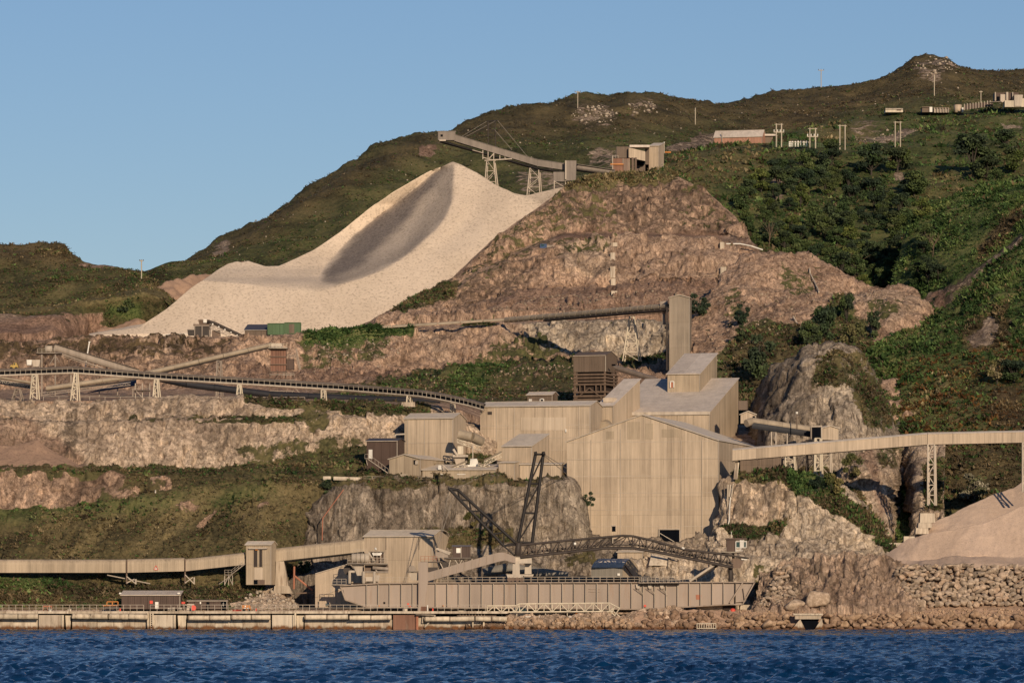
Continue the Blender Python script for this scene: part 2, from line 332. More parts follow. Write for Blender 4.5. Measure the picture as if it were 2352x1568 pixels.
# --- the great aggregate pile
PO = [(205,768,1408),(260,757,1414),(330,745,1422),(380,712,1440),(440,662,1455),(500,619,1470),(525,604,1473),(545,598,1473),(556,601,1474),(570,597,1475),(580,601,1476),(610,612,1476),(640,611,1478),(720,574,1488),(780,534,1496),(850,476,1510),(900,441,1518),(985,393,1530),(1020,380,1530),(1040,372,1530),(1060,380,1530),(1095,398,1527),(1140,426,1520),(1180,444,1514),(1210,449,1512),(1250,440,1515),(1300,428,1518),(1330,428,1518)]
def repose(u, v, slope=.68, Y0=1398, z0=85.0): return (slope * Y0 - z0 + CAM_H) / (slope - (VH - v) / K)
PO = [(u, v, repose(u, v) if v < 755 else Y) for u, v, Y in PO]
PM = [(205,769),(330,752),(440,708),(545,676),(640,676),(780,652),(985,590),(1140,560),(1330,520)]
RIDGE = np.array([(372,1044),(400,1043),(428,1041),(468,1038),(502,1021),(528,1001),(560,966),(590,927),(618,880),(640,828),(654,782),(672,740)], float)   # (v, u)
VALL = np.array([(372,1030),(392,1000),(420,968),(455,925),(500,866),(540,815),(575,778),(610,748),(640,732),(665,728),(672,728)], float)
def pile_disp(q):
    u, v, Y = q[:, 0], q[:, 1], q[:, 2].copy()
    r = np.interp(v, RIDGE[:, 0], RIDGE[:, 1]); l = np.interp(v, VALL[:, 0], VALL[:, 1])
    d = np.maximum(r - l, 1); depth = px(1, 1450) * d * 1.5 * sstep(370, 392, v) * (1 - sstep(635, 672, v))
    x = (r - u) / d
    off = np.where(x < 0, 0, np.where(x < 1, depth * x ** .85, depth * np.clip(1 - (x - 1) / 3.2, 0, 1) ** 1.1))
    Y += off
    d2 = np.exp(-((u - (r + 60)) / 40) ** 2) * 2.0 * (1 - sstep(520, 640, v)); Y += d2
    return np.stack([u, v, Y], 1)
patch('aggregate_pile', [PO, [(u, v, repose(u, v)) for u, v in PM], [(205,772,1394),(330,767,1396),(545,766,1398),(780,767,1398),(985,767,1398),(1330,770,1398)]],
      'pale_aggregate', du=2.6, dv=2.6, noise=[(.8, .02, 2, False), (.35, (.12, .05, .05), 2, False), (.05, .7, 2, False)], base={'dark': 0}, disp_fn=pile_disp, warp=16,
      paints=[('dark', [(1044,374),(1040,436),(1036,470),(1015,508),(965,562),(900,608),(840,636),(770,654),(742,648),(748,625),(790,572),(870,500),(940,440),(1005,392)], 8, .55), ('dark', [(1030,378),(1000,430),(950,490),(890,552),(830,605),(770,640),(748,640),(752,622),(792,574),(872,502),(942,442),(1005,394)], 12, 1.0),  # shade on the groove's left-facing wall, painted into the gravel colour
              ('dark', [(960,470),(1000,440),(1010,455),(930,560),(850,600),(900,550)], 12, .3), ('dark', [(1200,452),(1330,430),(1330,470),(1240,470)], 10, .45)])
# --- central rocky hill with its bench
T5T = [(760,768,1338),(800,757,1345),(850,738,1365),(900,712,1390),(960,678,1405),(1040,638,1420),(1090,590,1430),(1130,555,1437),(1190,510,1448),(1250,468,1458),(1310,428,1468),(1360,408,1476),(1400,404,1480),(1460,403,1482),(1520,403,1484),(1560,408,1480),(1620,440,1470),(1690,500,1455),(1725,560,1440),(1760,600,1430)]
patch('rock_hill', [T5T, [(760,769,1337),(850,744,1355),(900,728,1375),(960,705,1390),(1040,668,1400),(1100,625,1410),(1180,583,1428),(1290,539,1440),(1500,539,1442),(1650,547,1440),(1725,575,1426),(1760,610,1418)],
      [(760,769,1337),(850,746,1352),(900,732,1372),(960,710,1384),(1040,674,1392),(1100,632,1400),(1180,592,1408),(1290,548,1410),(1500,548,1410),(1650,556,1410),(1725,582,1408),(1760,618,1405)],
      [(760,770,1336),(900,745,1360),(1000,736,1370),(1050,726,1376),(1160,692,1384),(1300,674,1386),(1500,664,1386),(1650,670,1384),(1760,668,1384)], [(760,772,1334),(900,756,1336),(1000,750,1336),(1160,740,1336),(1350,727,1336),(1500,716,1336),(1760,722,1336)]],
      'rock_pink', du=2.6, dv=2.6, smooth=False, noise=[(3.0, (.03, .03, .02), 3, True), (1.5, (.1, .1, .04), 3, True), (1.1, (.12, .1, .07), 0, 'b'), (.55, (.45, .3, .25), 0, 'b'), (.3, (.9, .9, .7), 2, False)], base={**ROCK, 'veg': .27}, back=(30, -25), ctop=25, calm=lambda q: 1 - .85 * np.exp(-((q[:, 1] - np.interp(q[:, 0], [760, 900, 1040, 1180, 1290, 1500, 1650, 1760], [769, 731, 671, 588, 544, 544, 552, 614])) / 11) ** 2),
      paints=[('veg', [(1290,430),(1370,385),(1540,385),(1560,420),(1500,450),(1420,440),(1350,470),(1290,480)], 14, .72), ('straw', [(1290,430),(1370,385),(1540,385),(1560,420),(1500,450),(1420,440),(1350,470),(1290,480)], 14, .7),
              ('veg', [(880,730),(960,670),(1060,650),(1050,700),(960,735)], 10, .7), ('heath', [(880,730),(960,670),(1060,650),(1050,700),(960,735)], 10, .7),
              ('veg', [(1060,640),(1140,560),(1260,480),(1300,500),(1230,590),(1130,650)], 18, .5), ('veg', [(1240,552),(1420,560),(1400,590),(1280,600)], 12, .48),
              ('veg', [(1060,690),(1130,580),(1250,490),(1330,450),(1420,470),(1430,530),(1290,540),(1200,600)], 18, .47), ('straw', [(1060,690),(1130,580),(1250,490),(1330,450),(1420,470),(1430,530),(1290,540),(1200,600)], 18, .35), ('veg', [(1590,440),(1650,480),(1640,520),(1580,500)], 12, .5),
              ('dark', [(1040,730),(1060,670),(1180,600),(1260,610),(1200,690),(1100,722)], 12, .8), ('dark', [(1470,440),(1540,430),(1545,530),(1480,535)], 9, .8), ('dark', [(1330,450),(1430,440),(1400,520),(1320,520)], 14, .6),
              ('dark', [(1290,450),(1420,440),(1560,430),(1640,470),(1700,520),(1690,545),(1290,536)], 10, .8), ('veg', [(1560,440),(1640,470),(1690,520),(1680,540),(1560,530)], 14, .4), ('pink', [(1280,536),(1660,538),(1660,556),(1280,553)], 4, .75), ('pale', [(1290,558),(1690,560),(1690,655),(1420,660),(1290,640)], 10, .35), ('pink', [(1400,562),(1690,562),(1690,655),(1420,660)], 16, .4), ('pink', [(1100,720),(1250,670),(1700,662),(1760,730),(1100,740)], 10, .45)])
# --- right hill with the wood
patch('right_hill', [[(1440,412,1500),(1480,404,1530),(1530,374,1590),(1560,352,1630),(1640,336,1690),(1760,322,1740),(1850,295,1780),(1900,285,1790),(1990,268,1800),(2060,258,1800),(2130,259,1800),(2200,258,1800),(2352,246,1810),(2700,235,1820)],
      [(1440,414,1498),(1480,406,1526),(1530,380,1580),(1560,360,1615),(1640,341,1670),(1760,335,1700),(1850,337,1700),(2000,337,1700),(2352,328,1700),(2700,320,1700)], [(1440,416,1496),(1480,408,1520),(1560,370,1590),(1640,350,1630),(1760,347,1650),(2000,347,1650),(2352,340,1650),(2700,330,1650)],
      [(1440,425,1490),(1560,425,1530),(1640,450,1535),(1800,470,1545),(2000,475,1550),(2200,455,1550),(2352,430,1550),(2700,400,1550)], [(1440,450,1470),(1620,480,1480),(1700,545,1470),(1760,605,1450),(1850,625,1440),(1960,665,1430),(2100,700,1430),(2200,690,1430),(2352,600,1430),(2700,480,1430)], [(1440,560,1440),(1700,640,1430),(1960,760,1380),(2200,760,1380),(2700,560,1380)]],
      'rock_hill', noise=[(6, .018, 3, False), (2, .07, 3, False), (.8, .3, 2, False)], base={**VEG1, 'heath': .3}, warp=16, ctop=30,
      paints=[('straw', [(1460,390),(1560,355),(1700,345),(1760,360),(1700,400),(1560,420)], 22, .4), ('heath', [(1500,340),(1760,330),(1800,352),(1600,440),(1500,420)], 25, .5),
              ('veg', [(1960,320),(2010,300),(2080,290),(2110,305),(2060,325),(1975,335)], 10, .38), ('veg', [(1960,275),(2000,268),(2060,280),(1990,310),(1940,305)], 12, .55), ('veg', [(2290,285),(2352,280),(2352,300),(2300,300)], 8, .4),
              ('straw', [(1850,300),(1990,270),(2010,300),(1880,335)], 10, .5), ('veg', [(1770,395),(1815,390),(1800,440),(1775,450)], 9, .3), ('veg', [(2050,385),(2080,385),(2080,405),(2050,402)], 6, .3), ('veg', [(2200,340),(2352,330),(2352,345),(2200,350)], 5, .5),
              ('straw', [(2130,400),(2200,395),(2240,430),(2180,450),(2120,440)], 14, .35), ('veg', [(1700,560),(1740,560),(1760,600),(1730,605)], 6, .5), ('heath', [(1690,540),(1760,560),(1790,612),(1700,605)], 8, .8)])
patch('right_shoulder', [[(2030,700,1405),(2060,600,1425),(2090,520,1440),(2120,468,1450),(2200,440,1452),(2280,420,1452),(2352,402,1452),(2700,330,1455)], [(2030,705,1400),(2080,640,1405),(2120,600,1405),(2200,540,1405),(2352,470,1405),(2700,380,1405)], [(2030,740,1380),(2120,730,1375),(2190,670,1372),(2260,620,1372),(2352,540,1372),(2700,420,1372)], [(2030,800,1360),(2120,800,1360),(2352,640,1360),(2700,500,1360)]],
      'rock_hill', noise=[(3, .03, 3, False), (1.2, .12, 3, False), (.6, .4, 2, False)], base={**VEG1, 'heath': .05},
      paints=[('veg', [(2110,700),(2130,668),(2200,655),(2260,600),(2352,520),(2352,640),(2180,720)], 9, .38), ('dark', [(2170,690),(2220,610),(2330,510),(2352,500),(2352,620),(2200,740)], 7, 2.2), ('pink', [(2115,700),(2140,668),(2190,660),(2170,710)], 6, .9),
              ('heath', [(2240,560),(2352,470),(2352,500),(2250,600)], 8, .9)])
# --- middle rock mound above the plant
patch('rock_mound', [[(1560,760,1290),(1590,722,1310),(1620,692,1322),(1680,642,1334),(1720,618,1338),(1750,608,1340),(1850,612,1340),(1920,635,1335),(1965,668,1330),(2030,672,1325),(2090,678,1320),(2110,702,1312),(2122,745,1300)],
      [(1560,790,1270),(1640,745,1285),(1720,722,1290),(1850,710,1290),(1965,712,1286),(2050,715,1280),(2122,770,1270)], [(1560,900,1225),(1660,850,1225),(1800,850,1215),(1960,850,1215),(2122,880,1215)], [(1560,990,1165),(1750,990,1160),(2122,990,1160)]],
      'rock_pink', du=2.6, dv=2.6, smooth=False, noise=[(4, .03, 3, True), (1.5, .1, 3, True), (.5, (.25, .2, .3), 0, 'b'), (.35, (.7, .5, .7), 0, 'b'), (.3, .9, 2, False)], base={**ROCK, 'veg': .27}, seed=4, back=(25, -20),
      paints=[('veg', [(1700,790),(1760,765),(1850,780),(1930,700),(1960,745),(2000,780),(2030,1000),(1660,1000),(1640,880)], 14, .85), ('heath', [(1690,780),(2000,780),(2030,1000),(1640,1000)], 20, .8),
              ('veg', [(1790,630),(1880,640),(1870,690),(1800,690)], 12, .52), ('pale', [(1960,680),(2110,690),(2110,740),(2040,770),(1960,720)], 10, .25), ('veg', [(2000,720),(2060,725),(2040,760),(1985,765)], 8, .6), ('veg', [(1660,690),(1700,690),(1720,760),(1670,770)], 8, .5)])
patch('front_right_hill', [[(1930,880,1212),(1965,825,1222),(2000,790,1230),(2030,768,1238),(2110,738,1248),(2180,692,1256),(2230,650,1260),(2280,612,1262),(2352,552,1266),(2700,340,1280)], [(1930,910,1205),(2000,850,1205),(2110,800,1212),(2230,740,1218),(2352,690,1220),(2700,560,1225)], [(1930,1010,1140),(2050,1010,1140),(2160,985,1140),(2352,960,1140),(2700,930,1145)], [(1930,1130,1100),(2100,1130,1096),(2140,1150,1090),(2250,1160,1085),(2352,1150,1085),(2700,1120,1085)], [(1930,1240,1070),(2352,1240,1062),(2700,1220,1062)]],
      'rock_hill', noise=[(4, .03, 3, False), (1.5, .12, 3, False), (.7, .45, 2, False)], base={**VEG1, 'heath': .12}, warp=16, seed=9,
      paints=[('heath', [(2180,840),(2352,820),(2352,1010),(2120,1010)], 35, .5), ('heath', [(2280,900),(2352,890),(2352,1000),(2260,980)], 15, 1), ('heath', [(2140,1020),(2352,1020),(2352,1170),(2140,1170)], 12, .85),
              ('veg', [(2215,770),(2270,725),(2300,745),(2280,790),(2230,800)], 9, .35), ('heath', [(2200,760),(2310,700),(2320,800),(2220,810)], 12, .9), ('straw', [(2060,930),(2160,860),(2190,870),(2120,950),(2070,960)], 12, .7), ('straw', [(2020,900),(2060,900),(2050,960),(2030,970)], 8, .6),
              ('veg', [(1970,1000),(2060,940),(2075,980),(2060,1040),(1980,1050)], 10, .4), ('dark', [(1970,1000),(2080,960),(2080,1040),(1980,1050)], 10, .8), ('pale', [(2040,950),(2075,945),(2080,990),(2050,1000)], 6, .8)])
patch('grey_knoll', [[(1735,1000,1165),(1752,945,1150),(1772,885,1140),(1800,846,1134),(1850,814,1130),(1900,802,1130),(1950,815,1133),(1985,850,1140),(2008,900,1150),(2025,960,1165),(2050,1010,1180)], [(1735,1005,1160),(1760,960,1128),(1800,890,1118),(1860,850,1112),(1920,850,1112),(1980,890,1120),(2020,960,1140),(2050,1015,1160)], [(1735,1010,1155),(1770,985,1110),(1850,960,1100),(1940,960,1100),(2000,985,1110),(2050,1020,1140)], [(1735,1110,1140),(1790,1110,1096),(1920,1110,1086),(2000,1110,1098),(2050,1110,1130)]],
      'rock_grey', du=2.4, dv=2.4, smooth=False, noise=[(3, (.06, .06, .03), 3, True), (.7, (.3, .3, .1), 3, True), (.8, (.3, .2, .05), 0, 'b'), (.3, (.9, .6, .2), 0, 'b')], base=ROCK, seed=2, back=(10, -30),
      paints=[('veg', [(1890,830),(1960,820),(2010,900),(2040,1000),(1960,1000),(1930,920),(1860,900),(1870,850)], 12, .6), ('heath', [(1700,780),(2100,780),(2100,1100),(1700,1100)], 5, .7), ('straw', [(1850,812),(1940,815),(1950,850),(1850,850)], 10, .6), ('pale', [(1900,880),(1990,870),(1980,960),(1900,950)], 18, .5),
              ('dark', [(1735,1000),(1770,880),(1850,820),(1860,900),(1840,1000)], 12, .7), ('veg', [(1800,1090),(1900,1080),(1960,1100),(1960,1115),(1800,1115)], 10, .7)])
# --- quarry face in the middle and on the left, with the plant floor below it
patch('quarry_face', [[(-250,796,1290),(0,787,1290),(120,782,1290),(200,779,1290),(440,777,1290),(560,775,1292),(690,768,1300),(850,758,1310),(1000,751,1318),(1160,741,1324),(1350,736,1326),(1480,737,1322),(1535,742,1318),(1620,760,1310)],
      [(-250,800,1286),(0,793,1286),(440,785,1286),(560,783,1287),(690,776,1294),(850,768,1302),(1000,762,1308),(1160,752,1314),(1350,747,1314),(1480,748,1312),(1620,772,1300)],
      [(-250,868,1262),(0,865,1262),(200,862,1262),(440,862,1262),(560,862,1264),(690,872,1262),(900,882,1268),(1000,872,1276),(1150,852,1288),(1320,842,1292),(1500,838,1292),(1620,850,1290)], [(-250,900,1245),(0,900,1245),(690,900,1230),(900,902,1215),(1100,908,1205),(1320,915,1200),(1620,920,1200)], [(-250,924,1106),(0,923,1106),(400,922,1106),(720,927,1106),(980,934,1106),(1060,945,1112),(1120,968,1126),(1180,985,1132),(1620,985,1132)]],
      'rock_pink', du=2.6, dv=2.6, smooth=False, noise=[(3.0, (.05, .05, .02), 3, True), (1.2, (.2, .2, .05), 3, True), (1.1, (.2, .1, .035), 0, 'b'), (.55, (.5, .3, .1), 0, 'b'), (.25, (1.0, 1.0, .7), 2, False)], base={**ROCK, 'veg': .2}, seed=6, back=(110, -1), ctop=22, calm=lambda q: 1 - .93 * sstep(885, 908, q[:, 1]),
      paints=[('veg', [(690,772),(850,760),(955,752),(950,785),(880,800),(800,830),(690,810)], 8, .95), ('veg', [(685,800),(800,800),(900,790),(880,850),(690,870)], 14, .55), ('heath', [(690,770),(960,750),(950,800),(690,815)], 8, 0),
              ('veg', [(700,905),(920,885),(1000,872),(1150,852),(1325,838),(1325,935),(900,925)], 8, .66), ('heath', [(880,915),(1330,880),(1330,935),(900,930)], 12, .7), ('veg', [(1030,880),(1120,855),(1180,860),(1080,915),(1030,910)], 8, .95), ('heath', [(1030,880),(1120,855),(1180,860),(1080,915),(1030,910)], 8, .1),
              ('pink', [(690,870),(780,855),(1000,870),(920,895),(700,900)], 8, .5), ('pale', [(1190,748),(1540,738),(1560,840),(1330,835),(1240,820),(1200,790)], 10, .95), ('pale', [(960,775),(1100,760),(1200,755),(1220,820),(1000,850)], 22, .3), ('pale', [(290,800),(420,790),(430,840),(330,850)], 12, .25), ('pink', [(1000,790),(1140,760),(1160,820),(1050,850)], 20, .4),
              ('veg', [(1140,800),(1240,785),(1300,830),(1200,855),(1080,860)], 9, .6), ('veg', [(1060,745),(1140,745),(1140,768),(1070,770)], 7, .75), ('veg', [(1430,830),(1520,832),(1560,860),(1430,860)], 6, .9), ('veg', [(1400,745),(1520,742),(1500,752),(1400,757)], 4, .5),
              ('veg', [(-260,795),(130,790),(420,790),(540,800),(480,850),(300,850),(200,835),(-260,860)], 18, .55), ('heath', [(-260,780),(680,780),(680,905),(-260,905)], 10, 1), ('dark', [(-260,790),(300,790),(540,800),(540,870),(-260,870)], 20, .7), ('pink', [(540,860),(690,860),(690,905),(540,905)], 12, .5), ('dark', [(1530,745),(1600,750),(1600,850),(1525,850)], 4, 1)])
# --- lower left cliff
patch('lower_cliff', [[(-250,922,1106),(0,922,1106),(400,921,1106),(560,922,1106),(720,926,1106),(980,934,1106),(1005,946,1106),(1050,968,1106),(1140,1000,1106)],
      [(-250,930,1104),(0,930,1104),(400,928,1104),(560,928,1102),(720,936,1098),(900,945,1098),(980,950,1100),(1005,958,1103),(1050,975,1104),(1140,1006,1104)],
      [(-250,969,1099),(0,969,1099),(180,970,1099),(350,966,1099),(500,966,1098),(700,964,1094),(900,956,1096),(980,955,1099),(1140,1010,1102)], [(-250,974,1095),(0,974,1095),(180,975,1095),(350,971,1095),(500,971,1094),(700,968,1091),(900,959,1093),(980,958,1096),(1140,1013,1098)],
      [(-250,1072,1086),(0,1070,1086),(190,1074,1086),(270,1092,1084),(350,1080,1085),(520,1086,1084),(700,1058,1084),(840,1036,1086),(930,1040,1088),(1140,1060,1092)], [(-250,1092,1062),(0,1090,1062),(270,1100,1062),(520,1102,1062),(800,1100,1062),(1140,1100,1066)]],
      'rock_cream', du=2.4, dv=2.4, smooth=False, noise=[(1.2, (.05, .05, .012), 3, True), (.5, (.25, .25, .03), 3, True), (.55, (.28, .1, .02), 0, 'b'), (.25, (.8, .3, .06), 0, 'b'), (.1, (1.1, 1.1, .4), 2, False)], base={**ROCK, 'dark': .35, 'veg': .12}, seed=1, back=(3, -1.5), warp=8,
      paints=[('veg', [(560,922),(720,924),(985,933),(990,955),(860,962),(720,950),(560,935)], 4, .85), ('heath', [(-260,900),(1200,900),(1200,1110),(-260,1110)], 5, .65), ('veg', [(690,930),(760,945),(750,1000),(705,1010),(690,965)], 10, .6), ('veg', [(430,965),(560,960),(700,960),(690,975),(560,978),(430,975)], 4, .8),
              ('veg', [(540,1030),(700,1010),(840,1010),(850,1050),(560,1090)], 16, .58), ('veg', [(260,1090),(360,1078),(520,1083),(700,1052),(845,1032),(940,1036),(1140,1056),(1140,1110),(260,1110)], 5, 1), ('veg', [(-260,1078),(270,1080),(270,1110),(-260,1110)], 3, 1),
              ('dark', [(140,972),(180,972),(178,1060),(150,1060)], 4, 1.3), ('dark', [(155,925),(178,925),(174,975),(150,975)], 3, 1.2), ('dark', [(200,930),(420,930),(420,962),(215,965)], 14, .8), ('dark', [(460,975),(560,980),(560,1050),(460,1060)], 25, .7),
              ('pink', [(-260,985),(60,980),(130,1010),(190,1060),(190,1080),(-260,1080)], 10, .75), ('pink', [(0,970),(70,962),(110,990),(60,1010),(0,1010)], 12, .6), ('veg', [(-260,968),(200,970),(420,966),(560,968),(560,972),(200,976),(-260,974)], 2, .45)])
patch('sand_heap', [[(-250,1000,1080),(-120,985,1080),(-30,1020,1078),(40,1025,1077),(85,1010,1077),(130,1038,1076),(190,1074,1074),(215,1078,1073)], R_(1066, (-250,1080), (0,1080), (100,1080), (215,1082))], 'pink_gravel', noise=[(.8, .12, 3, False), (.15, .8, 2, False)], base={'pink': .25}, seed=3)
patch('lower_slope', [[(-250,1086,1066),(0,1084,1066),(150,1082,1066),(265,1082,1066),(300,1094,1065),(350,1098,1064),(600,1108,1062),(740,1106,1060),(790,1106,1059),(830,1120,1058)],
      [(-250,1092,1063),(0,1090,1063),(150,1090,1063),(265,1092,1063),(300,1104,1062),(350,1106,1062),(600,1113,1059),(740,1111,1057),(790,1112,1056),(830,1130,1056)], [(-250,1196,1056),(0,1193,1056),(150,1176,1056),(270,1152,1056),(400,1135,1055),(600,1118,1055),(700,1120,1054),(770,1130,1055)], [(-250,1330,1030),(0,1330,1030),(560,1335,1030),(620,1320,1034),(662,1305,1044)], [(-250,1400,1028),(640,1400,1028)]],
      'rock_pink', du=2.5, dv=2.5, smooth=False, noise=[(1.8, (.06, .06, .04), 3, True), (.5, (.35, .35, .15), 3, False), (.5, (.5, .3, .3), 0, 'b')], base={**VEG1, 'heath': .8}, seed=5, back=(22, -1),
      paints=[('veg', [(-260,1091),(262,1092),(290,1105),(280,1145),(150,1172),(-260,1190)], 4, .12), ('dark', [(-260,1091),(262,1092),(290,1105),(280,1145),(150,1172),(-260,1190)], 8, .6), ('veg', [(340,1095),(395,1100),(400,1135),(350,1135)], 6, .5), ('veg', [(230,1130),(320,1125),(330,1150),(240,1160)], 6, .5),
              ('heath', [(-260,1195),(270,1155),(640,1115),(640,1150),(270,1190),(-260,1230)], 20, .35), ('straw', [(300,1260),(380,1185),(440,1135),(520,1125),(470,1175),(400,1240),(330,1290)], 12, .75), ('straw', [(120,1290),(200,1230),(260,1190),(290,1190),(220,1260),(170,1300)], 12, .6), ('veg', [(440,1215),(500,1165),(512,1172),(455,1225)], 5, .45), ('straw', [(560,1150),(650,1115),(740,1112),(640,1220),(560,1260)], 20, .6), ('veg', [(400,1165),(450,1150),(470,1170),(420,1190)], 8, .48), ('veg', [(590,1170),(625,1155),(620,1175),(595,1190)], 5, .4), ('straw', [(100,1190),(180,1185),(160,1230),(100,1230)], 14, .5)])
patch('conveyor_bank', [[(-250,1322,1034),(0,1318,1034),(60,1316,1034),(120,1322,1034),(190,1344,1034),(330,1343,1034),(480,1340,1034),(570,1338,1034),(640,1340,1034),(668,1352,1034),(684,1392,1034)], [(-250,1326,1028),(0,1323,1028),(120,1328,1028),(190,1348,1028),(330,1348,1028),(640,1346,1028),(684,1394,1028)], [(-250,1399,1016),(684,1399,1016)]], 'rock_cream', du=2.4, dv=2.4,
      noise=[(.7, .15, 3, False), (.3, .6, 2, False)], base={**VEG1, 'heath': .8}, seed=8, paints=[('veg', [(610,1340),(690,1340),(690,1400),(540,1400),(530,1385),(600,1365)], 6, .2), ('heath', [(-260,1310),(190,1320),(190,1350),(-260,1355)], 8, .2), ('dark', [(610,1340),(690,1340),(690,1400),(540,1400)], 6, .3)])
# --- cliff under the plant
patch('plant_terrace', [R_(1200, (960, 940), (1200, 925), (1500, 925), (1800, 940)), R_(1125, (960, zv(44, 1125)), (1400, zv(44, 1125)), (1800, zv(44, 1125))), R_(1100, (960, zv(33, 1100)), (1310, zv(33, 1100)), (1330, zv(17, 1100)), (1690, zv(17, 1100)), (1710, zv(33, 1100)), (1800, zv(33, 1100))), R_(1052, (960, zv(31.5, 1052)), (1300, zv(31.5, 1052)), (1320, zv(16, 1052)), (1680, zv(16, 1052)), (1700, zv(31, 1052)), (1800, zv(31, 1052)))],
      'rock_cream', du=4, dv=4, noise=[(.4, .1, 3, False)], base={**ROCK, 'pink': .4}, seed=2, skirt=25)
EDGE = [(650,1330,1046),(668,1265,1049),(690,1212,1051),(720,1172,1052),(745,1148,1053),(790,1110,1054),(900,1104,1054),(1000,1105,1054),(1150,1107,1054),(1250,1107,1054),(1306,1112,1054),(1330,1165,1053),(1345,1230,1052),(1420,1250,1052)]
patch('plant_cliff', [[(u, max(v, zv(32.2, 1135)) if 760 < u < 1320 else v + 2, 1135 if 760 < u < 1320 else Y + 3) for u, v, Y in EDGE], EDGE, [(u, v + 8, Y - 2.5) for u, v, Y in EDGE], [(650,1345,1044),(668,1325,1044),(745,1300,1043),(900,1290,1042),(1000,1252,1046),(1020,1252,1046),(1180,1250,1046),(1300,1280,1044),(1420,1300,1042)], R_(1038, (650,1350), (745,1330), (1000,1335), (1420,1335))],
      'rock_grey', du=2.2, dv=2.2, smooth=False, noise=[(1.4, (.08, .08, .012), 3, True), (.6, (.3, .3, .03), 3, True), (.9, (.3, .1, .02), 0, 'b'), (.35, (.8, .3, .06), 0, 'b'), (.12, (1.2, 1.2, .5), 2, False)], base={**ROCK, 'dark': .6, 'veg': .15}, seed=7, back=(5, 0), warp=7, calm=lambda q: np.where(q[:, 2] > 1060, .05, 1.0),
      paints=[('veg', [(745,1095),(1300,1095),(1310,1118),(1150,1124),(1000,1120),(880,1130),(820,1118),(760,1130)], 6, .62), ('veg', [(1010,1210),(1180,1215),(1180,1262),(1030,1265),(860,1270),(850,1235)], 9, .62), ('heath', [(600,1050),(1450,1050),(1450,1400),(600,1400)], 3, .75), ('veg', [(1080,1190),(1110,1185),(1110,1215),(1080,1220)], 6, .5), ('veg', [(1300,1280),(1360,1270),(1380,1300),(1290,1310)], 8, .55), ('pale', [(1290,1130),(1345,1160),(1360,1260),(1320,1270),(1300,1200)], 8, .5), ('dark', [(660,1250),(700,1190),(770,1140),(760,1260),(680,1300)], 14, .9)])
E2 = [(1420,1250,1050),(1560,1246,1050),(1600,1238,1050),(1640,1228,1050),(1656,1180,1051),(1666,1122,1052),(1680,1104,1053),(1720,1096,1054),(1800,1096,1054),(1860,1104,1053),(1905,1118,1052),(1960,1152,1050),(2000,1192,1048),(2030,1232,1046),(2050,1275,1044)]
patch('white_cliff', [[(u, max(v, zv(33.2, 1110)) if 1675 < u < 1900 else v + 2, 1110 if 1675 < u < 1900 else Y + 4) for u, v, Y in E2], E2, [(u, v + 7, Y - 2) for u, v, Y in E2], [(1420,1292,1041),(1600,1288,1040),(1700,1250,1042),(1800,1240,1041),(1900,1250,1039),(2050,1292,1038)], [(1420,1300,1036),(1600,1300,1034),(1750,1296,1030),(1850,1290,1030),(2050,1297,1030)], R_(1024, (1420,1400), (1750,1398), (2050,1398))],
      'rock_cream', du=2.2, dv=2.2, smooth=False, noise=[(1.4, (.1, .1, .03), 3, True), (.5, (.4, .4, .1), 3, True), (.8, (.4, .2, .1), 0, 'b'), (.45, (1.0, .5, .35), 0, 'b'), (.2, (1.5, 1.5, .8), 2, False)], base={**ROCK, 'pale': .7}, seed=11, back=(5, 0), warp=7, calm=lambda q: np.where(q[:, 2] > 1062, .05, 1.0),
      paints=[('pale', [(1670,1110),(1830,1110),(1800,1180),(1760,1215),(1660,1215)], 14, -.0), ('dark', [(1670,1110),(1830,1110),(1800,1190),(1660,1215)], 12, .9), ('veg', [(1675,1098),(1800,1090),(1880,1098),(1920,1130),(1990,1190),(2040,1250),(2050,1290),(2010,1262),(1960,1215),(1900,1175),(1830,1150),(1800,1118),(1690,1116)], 6, .82), ('veg', [(1655,1212),(1740,1214),(1812,1200),(1790,1232),(1740,1258),(1690,1250)], 6, .85), ('heath', [(1400,1050),(2100,1050),(2100,1400),(1400,1400)], 3, .6), ('heath', [(1800,1095),(1900,1098),(1920,1130),(1830,1150)], 8, .0), ('veg', [(1730,1300),(1780,1310),(1780,1380),(1725,1380)], 8, .6), ('veg', [(1880,1180),(1930,1200),(1950,1230),(1920,1215)], 8, .55)])
patch('gully', [[(1925,1030,1112),(1990,1010,1112),(2040,1015,1116),(2075,1030,1124),(2110,1015,1114),(2170,1030,1110)], [(1925,1110,1080),(1980,1100,1078),(2030,1110,1080),(2060,1110,1104),(2090,1110,1104),(2115,1110,1080),(2170,1110,1078)], [(1925,1270,1052),(1990,1270,1052),(2036,1270,1054),(2050,1270,1078),(2090,1270,1078),(2104,1270,1056),(2170,1270,1054)]],
      'rock_cream', du=2.2, dv=2.2, smooth=False, noise=[(1.6, (.12, .12, .04), 3, True), (.7, (.4, .4, .12), 2, True), (.9, (.4, .2, .15), 0, 'b')], base={**ROCK, 'dark': .4}, seed=13, warp=5,
      paints=[('dark', [(2045,1080),(2105,1060),(2130,1270),(2050,1270)], 5, 1.6), ('pink', [(1965,1040),(2000,1040),(2040,1180),(2020,1190)], 8, .7), ('pink', [(2080,1130),(2105,1100),(2110,1130),(2090,1160)], 5, .7), ('veg', [(1990,1030),(2060,1020),(2060,1080),(2020,1090)], 9, .55), ('veg', [(2115,1080),(2170,1060),(2170,1180),(2130,1190)], 8, .7), ('heath', [(1900,1000),(2200,1000),(2200,1300),(1900,1300)], 3, .7), ('veg', [(1930,1120),(1980,1130),(2030,1220),(2030,1250),(1960,1190)], 8, .6)])
